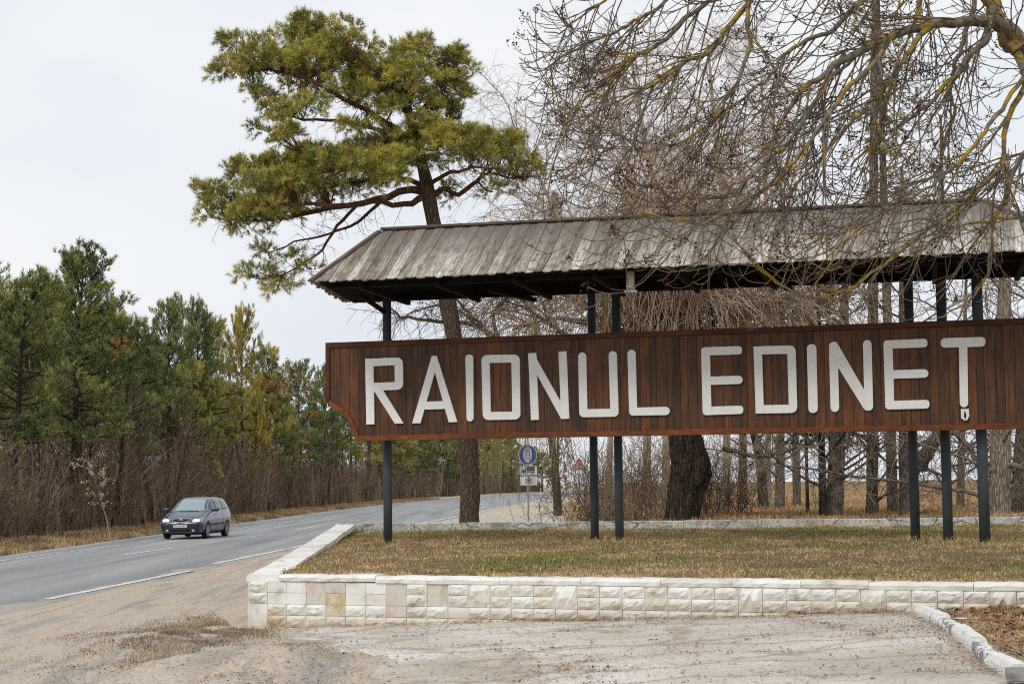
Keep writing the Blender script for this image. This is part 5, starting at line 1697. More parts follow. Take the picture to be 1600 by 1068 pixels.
MAT['ash_twig'] = m_simple_noise('brown_grey_twig', ((0.3, (0.070, 0.050, 0.038)), (0.5, (0.14, 0.108, 0.085)), (0.72, (0.26, 0.215, 0.17))), (1.5, 1.5, 1.5), 0.9, 0)
MAT['seed'] = mat('dark_red_brown_seed', (0.075, 0.026, 0.020), 0.9)
MAT['pink_twig'] = m_simple_noise('pale_pinkish_twig', ((0.3, (0.30, 0.22, 0.18)), (0.7, (0.55, 0.45, 0.39))), (0.7, 0.7, 0.7), 0.9, 0)
MAT['tan_twig'] = m_simple_noise('tan_weeping_twig', ((0.3, (0.24, 0.155, 0.10)), (0.5, (0.42, 0.30, 0.20)), (0.7, (0.62, 0.50, 0.37))), (0.8, 0.8, 0.8), 0.9, 0)
MAT['olive_twig'] = m_simple_noise('olive_willow_twig', ((0.3, (0.22, 0.18, 0.08)), (0.7, (0.50, 0.43, 0.22))), (0.8, 0.8, 0.8), 0.9, 0)
MAT['brown_stem'] = m_simple_noise('red_brown_stems', ((0.32, (0.080, 0.052, 0.036)), (0.5, (0.185, 0.128, 0.088)), (0.68, (0.42, 0.32, 0.235))), (0.6, 0.6, 0.25), 0.9, 0)
MAT['grey_twig'] = m_simple_noise('grey_brown_twig', ((0.3, (0.14, 0.11, 0.085)), (0.5, (0.27, 0.22, 0.18)), (0.72, (0.48, 0.42, 0.35))), (0.8, 0.8, 0.8), 0.9, 0)

# ------------------------------------------------------------------ the tall leaning pine behind the sign
def hero_pine():
    r = random.Random(21); g = np.random.default_rng(5)
    d0 = 44.5
    b = D(733, 806, d0)
    T = thing('pine_tree', 'tall leaning pine with a flat spreading olive green crown above the sign roof', 'tree', (b.x, b.y, zf(b.x, b.y)))
    def Q(px, py, dd=0.0): return np.array(D(px, py, d0 + dd))
    gz = zf(b.x, b.y)
    k = d0 / F
    tp = [Q(735, 840), Q(733, 806), Q(735, 760), Q(731, 700), Q(722, 620), Q(710, 530), Q(697, 460), Q(686, 390), Q(674, 330), Q(663, 270), Q(650, 225), Q(640, 180), Q(632, 120)]
    tr = [w * k / 2 for w in (36, 32, 28, 31, 30, 27, 26, 25, 23, 20, 16, 12, 5)]
    P, R = smooth_path(tp, tr, 44)
    R = R * (1 + 0.06 * np.sin(np.arange(44) * 1.3))
    t = Tubes(14); t.add(P, R, 14)
    link('trunk', t.mesh('trunk', MAT['pine_bark']), T)
    limbs = [  # px, py, depth offset, width
        [(668, 300, 0, 15), (640, 296, .1, 12), (600, 308, .3, 11), (560, 318, .5, 10), (500, 326, .6, 8), (450, 340, .6, 6), (390, 345, .4, 4), (330, 340, .3, 2)],
        [(668, 303, 0, 12), (630, 320, -.4, 9), (580, 315, -.9, 8), (520, 322, -1.3, 7), (470, 318, -1.6, 5), (400, 322, -1.8, 3)],
        [(560, 318, .4, 6), (530, 350, .1, 5), (505, 385, -.1, 4), (475, 410, -.2, 3), (440, 430, -.2, 2)],
        [(600, 310, .3, 6), (560, 345, .9, 5), (520, 365, 1.2, 4), (470, 375, 1.4, 3), (420, 395, 1.4, 2)],
        [(664, 290, 0, 9), (620, 278, .8, 8), (560, 285, 1.4, 6), (490, 295, 1.9, 4), (430, 300, 2.2, 3)],
        [(675, 306, 0, 11), (695, 294, .1, 9), (715, 304, .2, 8), (740, 285, .4, 7), (765, 270, .5, 5), (800, 278, .6, 3), (840, 275, .6, 2)],
        [(668, 290, 0, 8), (700, 272, -.7, 6), (740, 262, -1.3, 4), (780, 262, -1.6, 3)],
        [(648, 225, 0, 10), (610, 195, -.3, 9), (570, 172, -.5, 8), (530, 150, -.7, 7), (480, 125, -.8, 5), (430, 110, -.8, 4), (370, 110, -.8, 2)],
        [(645, 210, 0, 9), (600, 205, .8, 7), (540, 190, 1.3, 6), (470, 185, 1.6, 4), (420, 180, 1.7, 2)],
        [(650, 225, 0, 8), (590, 222, -.9, 6), (530, 235, -1.5, 5), (480, 240, -1.7, 3)],
        [(640, 190, 0, 8), (670, 160, .2, 6), (700, 130, .3, 4), (715, 100, .3, 2)],
        [(648, 215, 0, 8), (690, 195, .6, 6), (720, 180, .9, 4)],
        [(640, 185, 0, 8), (610, 140, .6, 6), (560, 95, .8, 4), (520, 60, .9, 2)],
        [(638, 170, 0, 7), (600, 120, -.9, 5), (560, 90, -1.2, 3), (540, 60, -1.3, 2)],
        [(655, 245, 0, 7), (610, 250, -1.2, 5), (560, 262, -1.9, 4), (500, 270, -2.2, 3)],
        [(655, 240, 0, 7), (700, 225, -.9, 5), (740, 232, -1.4, 3)]]
    br = Tubes(7); LP = []
    for L in limbs:
        P, R = smooth_path([Q(x, y, dd) for x, y, dd, w in L], [w * k / 2 for *_, w in L], 16)
        P[1:-1] += g.normal(0, .02, (14, 3))
        br.add(P, R, 7); LP.append(P)
    # foliage pads: centre, half axes in pixels, depth offset
    pads = [(345, 325, 42, 32, .2), (385, 345, 42, 36, -.4), (430, 345, 45, 30, .5), (330, 300, 25, 16, .2), (400, 290, 58, 42, .4), (450, 285, 62, 44, -.9), (430, 310, 60, 40, -1.6), (490, 270, 55, 42, 1.6),
            (530, 268, 60, 40, -1.9), (575, 255, 60, 40, .8), (590, 270, 48, 34, -1.6), (620, 240, 40, 36, 1.2), (500, 245, 45, 22, .4), (550, 300, 40, 20, 1.8), (470, 318, 50, 22, 1.2),
            (645, 215, 48, 30, -.6), (680, 230, 50, 36, .6), (700, 225, 42, 30, -1.0), (650, 250, 40, 28, -1.2), (740, 225, 40, 26, -.9), (760, 240, 48, 28, .4), (800, 250, 42, 28, .5), (825, 270, 34, 18, .5), (735, 250, 46, 22, -1.3), (785, 225, 30, 20, .6), (610, 280, 26, 18, -2.0),
            (395, 95, 50, 34, -.7), (370, 70, 24, 18, -.6), (360, 115, 28, 18, -.7), (430, 110, 48, 34, -.8), (450, 75, 45, 34, .2), (480, 50, 36, 24, .4), (520, 60, 42, 30, .8), (540, 75, 44, 28, -.9), (500, 100, 48, 34, -.6), (470, 130, 48, 30, 1.4), (540, 110, 55, 36, .9),
            (590, 120, 48, 34, -.4), (620, 140, 45, 34, .8), (650, 130, 45, 34, -.9), (630, 90, 28, 20, .4), (660, 80, 35, 20, .3), (690, 95, 38, 30, .4), (710, 120, 30, 30, .6), (700, 150, 36, 36, .9), (690, 180, 32, 22, .9), (640, 170, 50, 26, .2), (580, 160, 44, 26, 1.2),
            (435, 175, 40, 18, 1.5), (430, 205, 30, 20, -1.6), (480, 170, 36, 18, -1.4), (400, 155, 26, 16, -.5), (455, 215, 30, 16, -1.4), (560, 200, 30, 14, -.8), (550, 145, 42, 24, -.9), (520, 95, 40, 26, .2), (610, 175, 30, 18, -.8), (575, 130, 40, 24, .4),
            (405, 425, 24, 16, -.2), (440, 440, 20, 14, -.2), (420, 395, 24, 10, 1.2), (385, 430, 14, 10, -.2), (460, 405, 22, 10, -.1), (700, 305, 22, 16, .3), (770, 300, 30, 16, .5), (430, 455, 14, 8, -.2), (485, 420, 14, 8, -.2)]
    allL = np.concatenate(LP)
    Pn, An, Ln = [], [], []
    tw = Tubes(3)
    for (cx, cy, rx, ry, dd) in pads:
        C = Q(cx, cy, dd)
        area = rx * ry
        sparse = cy > 380 or (cy > 295 and cx > 690)
        nc = int(area * (0.0105 if not sparse else 0.008)) + 3; per = 12 if not sparse else 8
        n = nc * per
        cents = []
        for _ in range(nc):
            v = np.array([r.gauss(0, 1) for _ in range(3)]); v /= np.linalg.norm(v)
            if v[2] < -.2 and r.random() < .6: v[2] = -v[2]
            if v[2] < 0: v[2] *= .6
            cents.append((v, r.uniform(.5, 1.0)))
        RX, RZ_ = rx * k, ry * k
        RYd = max(RX * 0.75, 0.5)
        for j in range(n):
            v, q = cents[j // per]
            cc = C + v * q * np.array([RX, RYd, RZ_])
            a = v * np.array([.5, .5, .3]) + np.array([0, 0, .55]) + np.array([r.gauss(0, .75) for _ in range(3)])
            if sparse: a[2] -= .3
            a /= np.linalg.norm(a)
            p = cc + a * np.array([.16, .16, .12]) * r.uniform(.3, 1.3)
            a /= np.linalg.norm(a)
            Pn.append(p); An.append(a); Ln.append(0.11 + .05 * r.random())
            if j % per == 0:
                i = np.argmin(((allL - C) ** 2).sum(1) + g.random(len(allL)) * 0.5)
                o = allL[i]
                m_ = (o + p) / 2 + np.array([r.gauss(0, .06), r.gauss(0, .1), -.05 + r.gauss(0, .05)])
                pts, rr = smooth_path([o, m_, p], [.014, .009, .005], 6)
                tw.add(pts, rr)
        # feeder branch into each pad with side shoots
        i = np.argmin(((allL - C) ** 2).sum(1)); o = allL[i]
        pts, rr = smooth_path([o, (o + C) / 2 + np.array([0, 0, -.08]), C], [.03, .022, .012], 8)
        tw.add(pts, rr, 4)
    for _ in range(330):                      # bare dead twigs under the crown
        L = LP[r.randrange(len(LP))]
        p, d = at(L, r.uniform(.15, .95))
        pts = wander(p, rnd_perp(d, r) + d * .6, r.uniform(.25, .9), 6, r, .22, .05)
        tw.add(pts, taper(.010, .003, 6))
        for q in range(2):
            p2, d2 = at(pts, r.uniform(.3, .9)); tw.add(wander(p2, rnd_perp(d2, r) + d2 * .5, r.uniform(.15, .4), 4, r, .2), taper(.006, .002, 4))
    link('branches', br.mesh('branches', MAT['pine_red_bark']), T)['kind'] = 'stuff'
    link('twigs', tw.mesh('twigs', MAT['pine_red_bark']), T)['kind'] = 'stuff'
    Pn, An, Ln = np.array(Pn), np.array(An), np.array(Ln)
    V = needles(Pn, An, .17, Ln * 1.05, .0135, 32, .85, g)
    link('crown', tri_mesh('crown', V, MAT['pine_needle']), T)
    # a small rusty clump and some cones
    c = Q(674, 165, .2); pr = c + g.normal(0, .05, (8, 3)); link('dead_spray', tri_mesh('dead_spray', needles(pr, unit(g.normal(size=(8, 3))), .1, .1, .012, 24, .9, g), MAT['rust_needle']), T)
    mb = MB()
    ids = g.choice(len(Pn), 120, replace=False)
    for i in ids:
        c = Pn[i] - An[i] * .03; s = .028
        mb.add([c + np.array(o) * s for o in ((1, 0, 0), (0, 1, 0), (-1, 0, 0), (0, -1, 0), (0, 0, 1.4), (0, 0, -1.4))], [(0, 1, 4), (1, 2, 4), (2, 3, 4), (3, 0, 4), (1, 0, 5), (2, 1, 5), (3, 2, 5), (0, 3, 5)])
    o = link('cones', mb.mesh('cones', MAT['forest_bark']), T); o['kind'] = 'stuff'
hero_pine()

# ------------------------------------------------------------------ forest pines
def pine_parts(seed, H, R, cb, ntuft, lean=0.0, forest=True, nl=.23, nw=.036, K=15, top=1.0, side=0.35):
    "meshes (trunk, branches, crown) of one pine, foot at the origin"
    r = random.Random(seed); g = np.random.default_rng(seed)
    n = 14
    z = np.linspace(-.3, H, n)
    ph = r.random() * 6
    X = lean * z + 0.10 * np.sin(z * .5 + ph) * (z / H); Y = 0.10 * np.cos(z * .6 + ph) * (z / H)
    P = np.stack([X, Y, z], 1); P[0, :2] = 0
    R0 = 0.017 * H + .03
    rad = R0 * (1 - .9 * np.clip(z / H, 0, 1)) + .012
    tt = Tubes(9); tt.add(P, rad, 9)
    br = Tubes(4)
    zb = H * cb
    nb = int(14 + H * 3.9)
    tips, dirs = [], []
    for i in range(nb):
        t = (i + r.random()) / nb
        zz = zb + (H - zb) * t ** 0.9
        prof = sqrt(max(.02, 1 - ((t - .35) / .69) ** 2)) if t > .35 else .68 + .32 * t / .35
        L = R * prof * r.uniform(.65, 1.12)
        az = i * 2.4 + r.uniform(-.5, .5)
        el = radians(lerp(-4, 62, t ** 1.3) + r.uniform(-14, 12))
        d = np.array([cos(az) * cos(el), sin(az) * cos(el), sin(el)])
        ii = np.interp(zz, z, np.arange(n)); o = P[int(ii)] + (P[min(int(ii) + 1, n - 1)] - P[int(ii)]) * (ii - int(ii))
        B = wander(o, d, L, 7, r, .10, -.05)
        br.add(B, taper(.05 * (1 - .6 * t) + .01, .01, 7), 4)
        m_ = max(3, int(L * 4.0))
        for j in range(m_):
            s = lerp(.28, 1.0, (j + r.random()) / m_)
            p, dd = at(B, min(.999, s))
            e = wander(p, dd * .8 + rnd_perp(dd, r) * .9 + np.array([0, 0, .25]), r.uniform(.25, .75) * (1.15 - s * .45), 4, r, .12, -.06)
            br.add(e, taper(.014, .006, 4), 3)
            for q in range(4):
                pp, pd = at(e, r.uniform(.3, .99)); tips.append(pp + g.normal(0, .12, 3)); dirs.append(pd)
            tips.append(e[-1]); dirs.append(e[-1] - e[-2])
        tips.append(B[-1]); dirs.append(B[-1] - B[-2])
    # dead stubs below the crown
    if forest:
        for i in range(16):
            zz = r.uniform(H * .18, zb); az = r.random() * 6.28
            ii = np.interp(zz, z, np.arange(n)); o = P[int(ii)]
            br.add(wander(o, (cos(az), sin(az), r.uniform(-.2, .3)), r.uniform(.6, 2.2), 6, r, .15, .02), taper(.022, .005, 6), 3)
    tips = np.array(tips); dirs = unit(np.array(dirs)); 
    idx = g.choice(len(tips), min(ntuft, len(tips)), replace=False)
    tips, dirs = tips[idx], dirs[idx]
    up = unit(dirs * .6 + np.array([0, 0, .8]) + g.normal(0, .25, dirs.shape))
    V = needles(tips, up, .22, nl, nw, K, .8, g)
    return tt.mesh('trunk', MAT['forest_bark']), br.mesh('branches', MAT['forest_bark']), V, len(tips)
def make_pine(seed, H, R, cb, cmat, **kw):
    tm, bm_, V, n = pine_parts(seed, H, R, cb, 4200, **kw)
    return tm, bm_, V
variants = {}
specs = {'a': dict(seed=1, H=12.0, R=3.4, cb=.35), 'b': dict(seed=2, H=11.0, R=2.9, cb=.38), 'c': dict(seed=3, H=10.5, R=2.6, cb=.36), 'd': dict(seed=4, H=11.5, R=3.1, cb=.34), 'e': dict(seed=5, H=9.0, R=3.4, cb=.28)}
vparts = {}
for kx, sp in specs.items():
    tm, bm_, V, n = pine_parts(sp['seed'], sp['H'], sp['R'], sp['cb'], 4600)
    vparts[kx] = (tm, bm_, V, float(np.percentile(V[:, 2], 99.9)))
crown_me = {}
def crown_mesh(v, mkey):
    if (v, mkey) not in crown_me: crown_me[(v, mkey)] = tri_mesh('crown', vparts[v][2], MAT[mkey])
    return crown_me[(v, mkey)]
def place_pine(v, mkey, px, d, top_py, label, group, rz=0.0, wide=1.0, name='pine_tree', lean=0.0):
    x = D(px, 800, d).x
    while x > float(xf(d)) - 5.2 and d < 420:
        d += 1.0; x = D(px, 800, d).x
    z0 = zf(x, d)
    H = D(px, top_py, d).z - z0
    s = H / vparts[v][3]
    T = thing(name, label, 'tree', (x, d, z0), group)
    M = Matrix.Translation((x, d, z0)) @ Matrix.Rotation(lean, 4, 'Y') @ Matrix.Rotation(rz, 4, 'Z') @ Matrix.Diagonal((s * wide, s * wide, s, 1))
    WM[T.name] = M; T.matrix_world = M
    link('trunk', vparts[v][0], T, M)
    o = link('branches', vparts[v][1], T, M); o['kind'] = 'stuff'
    link('crown', crown_mesh(v, mkey), T, M)
    return T
FG = 'pines along the edge of the forest'
front = [
    ('a', 'pine_dark', 112, 72, 380, 'biggest dark pine with the highest spiky top left of the road', 0.3, 1.05, .03),
    ('d', 'pine_dark', 15, 70, 415, 'leaning dark pine at the left edge of the picture', 2.2, .95, .06),
    ('b', 'pine_dark', -70, 74, 392, 'dark pine half cut by the left edge of the picture', 1.2, 1.0, 0),
    ('c', 'pine_dark', 205, 82, 492, 'lower dark pine on the right flank of the biggest pine', 3.9, .95, 0),
    ('b', 'pine_dark', 262, 100, 458, 'slim dark pine top standing behind the yellowish pines', 2.0, .62, 0),
    ('c', 'pine_dark', 306, 106, 463, 'second slim dark pine top just left of the yellow pine', 5.0, .56, 0),
    ('e', 'pine_olive', 300, 82, 560, 'olive pine with a round low crown above the minivan', 1.0, .72, 0),
    ('d', 'pine_olive', 328, 92, 490, 'wide olive yellow pine above the minivan', 3.0, .85, 0),
    ('c', 'pine_yellow', 378, 99, 474, 'thin yellow pine with an airy top against the sky', .5, .5, 0),
    ('b', 'pine_olive', 418, 104, 534, 'olive pine below the airy yellow pine', 4.0, .72, 0),
    ('e', 'pine_yellow', 400, 90, 604, 'low yellow green pine at the roadside edge', 2.5, .5, 0),
    ('a', 'pine_dark', 468, 114, 560, 'dark green pine with rusty sprays near the sign', 1.7, .75, 0),
    ('d', 'pine_dark', 508, 124, 566, 'dark pine just left of the wooden sign', .9, .75, 0),
    ('c', 'pine_olive', 446, 108, 644, 'low olive pine before the rusty one', 5.2, .85, 0),
    ('b', 'pine_olive', 548, 138, 590, 'olive pine behind the cut corner of the sign board', .2, .85, 0)]
for v, mk, px, d, top, lab, rz, wd, ln in front:
    place_pine(v, mk, px, d, top, lab, FG, rz, wd, lean=ln)
# the rest of the wood: rows behind and further down the road
rr = random.Random(77)
BGL = 'pine standing deeper in the wood behind the roadside pines'
for i in range(30):
    px = -140 + i * 23 + rr.uniform(-12, 12)
    d = 86 + max(0, px) * .12 + rr.uniform(4, 38)
    top = float(np.interp(px, [-150, 60, 140, 200, 260, 420, 520, 620], [405, 405, 420, 500, 510, 550, 590, 610])) + rr.uniform(15, 70)
    place_pine(rr.choice('abcde'), rr.choice(['pine_dark', 'pine_dark', 'pine_olive']), px, d, top, BGL, 'pines deeper in the wood', rr.random() * 6, rr.uniform(.6, .9))
FRL = 'far pine seen below the sign board beyond the road bend'
for i in range(22):
    px = 575 + i * 13.5 + rr.uniform(-5, 5)
    d = float(np.interp(px, [575, 700, 760, 860], [150, 215, 262, 330])) + rr.uniform(0, 24)
    top = float(np.interp(px, [575, 640, 700, 780, 840, 870], [610, 640, 655, 672, 690, 735])) + rr.uniform(-6, 12)
    place_pine(rr.choice('abcde'), rr.choice(['pine_olive', 'pine_dark', 'pine_olive']), px, d, top, FRL, 'far pines beyond the road bend', rr.random() * 6, rr.uniform(1.0, 1.5))
# rusty sprays in the dark pine by the sign and one in the big pine
g = np.random.default_rng(3)
pr = []
for px, py, d in ((462, 590, 111), (448, 606, 111), (478, 612, 111), (488, 640, 111), (430, 612, 101), (190, 545, 72), (418, 598, 101)):
    c = np.array(D(px, py, d)); pr.append(c + g.normal(0, .28, (12, 3)))
pr = np.concatenate(pr)
tagp(link('rusty_foliage', tri_mesh('rusty_foliage', needles(pr, unit(g.normal(size=pr.shape) + [0, 0, .6]), .2, .24, .045, 14, .8, g), MAT['rust_needle'])), 'rust coloured dead needles in the pines left of the sign', kind='stuff')

# ------------------------------------------------------------------ bare undergrowth of the forest: one mass of stems
def undergrowth():
    g = np.random.default_rng(17); r = random.Random(17)
    protos = []
    for q in range(60):
        tb = []
        H = r.uniform(2.4, 6.0)
        P = wander((0, 0, -.1), (r.gauss(0, .12), r.gauss(0, .12), 1), H, 7, r, .06, 0)
        tb.append((P, taper(r.uniform(.018, .045), .008, 7)))
        for j in range(r.randint(10, 15)):
            p, d = at(P, r.uniform(.12, .97))
            e = wander(p, d * .8 + rnd_perp(d, r) * .8, r.uniform(.5, 1.6), 7, r, .12, -.08)
            tb.append((e, taper(.014, .006, 7)))
        protos.append(tb)
    T = Tubes(3)
    N = 11500
    for i in range(N):
        u = r.random()
        y = 60 + 370 * u ** 1.5
        back = r.random() ** 1.3 * 26
        x = float(xf(y)) - 3.3 - back
        px = PX((x, y, 1))[0]
        if px < -60 or px > 900: continue
        tb = protos[r.randrange(60)]
        a = r.random() * 2 * pi; s = r.uniform(.6, 1.15) * (.62 if y < 78 else 1.0); c, sn = cos(a), sin(a)
        z = 0.10
        far = y > 150
        for k, (P, R) in enumerate(tb):
            if far and k > 5: break
            if k > 7 and back > 8: break
            Q_ = np.stack([(P[:, 0] * c - P[:, 1] * sn) * s + x, (P[:, 0] * sn + P[:, 1] * c) * s + y, P[:, 2] * s + z], 1)
            T.add(Q_, R * (1.0 if not far else (1.7 if y < 270 else 3.0)))
    o = link('undergrowth', T.mesh('undergrowth', MAT['brown_stem'], smooth=False))
    tagp(o, 'dense brown leafless undergrowth filling the forest edge', kind='stuff')
    # last year's leaves in the thicket
    n = 60000
    y = 60 + 170 * g.random(n) ** 1.5; x = xf(y) - 4.5 - 22 * g.random(n); z = 0.2 + 4.2 * g.random(n) ** .8
    k = fbm(x + z * 1.7, y + z, .5, 3, 91) > 0.0
    x, y, z = x[k], y[k], z[k]
    n = len(x)
    C = np.stack([x, y, z], -1); s = .05 + .09 * g.random((n, 1))
    a = unit(g.normal(size=(n, 3))) * s; b = unit(g.normal(size=(n, 3))) * s * .6
    V = np.stack([C - a, C - b, C + a, C + b], 1)
    MAT['dead_leaf'] = m_leaf('dead_leaves', ((0.3, (0.10, 0.066, 0.048)), (0.5, (0.21, 0.14, 0.10)), (0.75, (0.36, 0.26, 0.18))), .8, .4)
    o = link('dead_leaves', np_mesh('dead_leaves', V, quads=np.arange(n * 4).reshape(-1, 4), mat=MAT['dead_leaf']))
    tagp(o, 'withered brown leaves hanging in the forest undergrowth', kind='stuff')
    # the pale-leaved sapling
    b = D(185, 800, 66.5)
    T2 = thing('leafy_sapling', 'small sapling with pale dry leaves at the forest edge behind the road', 'tree', (b.x, b.y, zf(b.x, b.y)))
    t = Tubes(4); tips = []
    S_ = wander((b.x - .3, b.y, 0), (.05, 0, 1), 3.4, 8, r, .08); t.add(S_, taper(.03, .01, 8))
    for j in range(26):
        p, d = at(S_, r.uniform(.35, .99)); e = wander(p, d * .7 + rnd_perp(d, r), r.uniform(.4, 1.1), 6, r, .14); t.add(e, taper(.01, .004, 6))
        tips += [at(e, r.uniform(.3, 1))[0] for _ in range(14)]
    link('stem', t.mesh('stem', MAT['grey_twig']), T2)
    C = np.array(tips) + g.normal(0, .05, (len(tips), 3)); n = len(C); s = .045
    a = unit(g.normal(size=(n, 3))) * s; bb = unit(g.normal(size=(n, 3))) * s * .7
    link('crown', np_mesh('crown', np.stack([C - a, C - bb, C + a, C + bb], 1), quads=np.arange(n * 4).reshape(-1, 4), mat=mat('pale_dry_leaf', (0.50, 0.42, 0.27), .8)), T2)
undergrowth()
# individual thin bare trunks at the forest edge
bt = random.Random(8)
tr_protos = []
for q in range(4):
    T_ = Tubes(7); W_ = Tubes(3)
    P = wander((0, 0, -.2), (bt.gauss(0, .08), bt.gauss(0, .05), 1), 8.5, 10, bt, .05); T_.add(P, taper(.15, .03, 10), 7)
    for j in range(26):
        p, d = at(P, bt.uniform(.25, .98)); e = wander(p, d * .8 + rnd_perp(d, bt) * .8, bt.uniform(.8, 2.4), 8, bt, .12, -.03); W_.add(e, taper(.03, .008, 8), 3)
        for k2 in range(4):
            p2, d2 = at(e, bt.uniform(.3, .95)); W_.add(wander(p2, d2 + rnd_perp(d2, bt) * .7, bt.uniform(.3, .9), 5, bt, .15), taper(.012, .005, 5), 3)
    tr_protos.append((T_.mesh('trunk', MAT['forest_bark']), W_.mesh('branches', MAT['brown_stem'])))
for i in range(34):
    px = -10 + i * 21.5 + bt.uniform(-8, 8)
    d = float(np.interp(px, [0, 250, 420, 600, 720], [72, 84, 104, 165, 235])) + bt.uniform(-1, 12)
    x = D(px, 800, d).x; x = min(x, float(xf(d)) - 4.4)
    M = Matrix.Translation((x, d, .08)) @ Matrix.Rotation(bt.random() * 6, 4, 'Z') @ Matrix.Scale(bt.uniform(.6, 1.0), 4)
    T = thing('bare_tree', 'thin dark leafless trunk at the edge of the forest', 'tree', (x, d, .08), 'thin leafless trunks at the forest edge')
    T.matrix_world = M; WM[T.name] = M
    a, b = tr_protos[i % 4]
    link('trunk', a, T, M); link('branches', b, T, M)['kind'] = 'stuff'

# ------------------------------------------------------------------ bare trees behind the sign
def bare_tree(name, label, trunkpts, radii, barkmat, twigmat, seed, n1=16, L1=(2.0, 4.0), n2=7, L2=(.8, 1.8), n3=5, L3=(.3, .8), g1=.02, g2=.05, g3=.05, t0=.3, up=.5, r1=.05, r2=.016, r3=.008, extra=None, group=None, jit=.10, limbs=None):
    r = random.Random(seed)
    P, R = smooth_path(trunkpts, radii, 18)
    base = P[0]
    T = thing(name, label, 'tree', (base[0], base[1], zf(base[0], base[1])), group)
    t = Tubes(11)
    t.add(P, R * (1 + .05 * np.sin(np.arange(18) * 2.1)), 11)
    br = Tubes(5); tw = Tubes(3)
    prim = []
    for L in (limbs or []):
        q, rr_ = smooth_path([p for p in L[0]], L[1], 14)
        q[1:-1] += np.random.default_rng(seed).normal(0, .02, (12, 3))
        br.add(q, rr_, 7); prim.append((q, rr_[0]))
    for i in range(n1):
        s = lerp(t0, .99, (i + r.random()) / n1)
        p, d = at(P, s)
        a = rnd_perp(d, r)
        L = r.uniform(*L1) * (1.1 - .5 * s)
        B = wander(p, a * .9 + d * up + np.array([0, 0, .2]), L, 10, r, jit, g1)
        br.add(B, taper(r1 * (1.15 - .6 * s), .012, 10), 5); prim.append((B, r1))
    for B, rr0 in prim:
        Ltot = np.linalg.norm(np.diff(B, axis=0), axis=1).sum()
        for j in range(max(3, int(n2 * Ltot / 2.5))):
            p, d = at(B, r.uniform(.12, .99))
            C = wander(p, d * .7 + rnd_perp(d, r) * .9, r.uniform(*L2), 9, r, jit * 1.2, g2)
            tw.add(C, taper(r2, r2 * .4, 9), 4)
            for q in range(n3):
                p2, d2 = at(C, r.uniform(.1, .98))
                tw.add(wander(p2, d2 * .7 + rnd_perp(d2, r) * .9, r.uniform(*L3), 7, r, jit * 1.3, g3), taper(r3, r3 * .5, 7), 3)
    link('trunk', t.mesh('trunk', MAT[barkmat]), T)
    link('branches', br.mesh('branches', MAT[barkmat]), T)['kind'] = 'stuff'
    if tw.n: link('twigs', tw.mesh('twigs', MAT[twigmat]), T)['kind'] = 'stuff'
    return T
def Dn(px, py, d): return np.array(D(px, py, d))
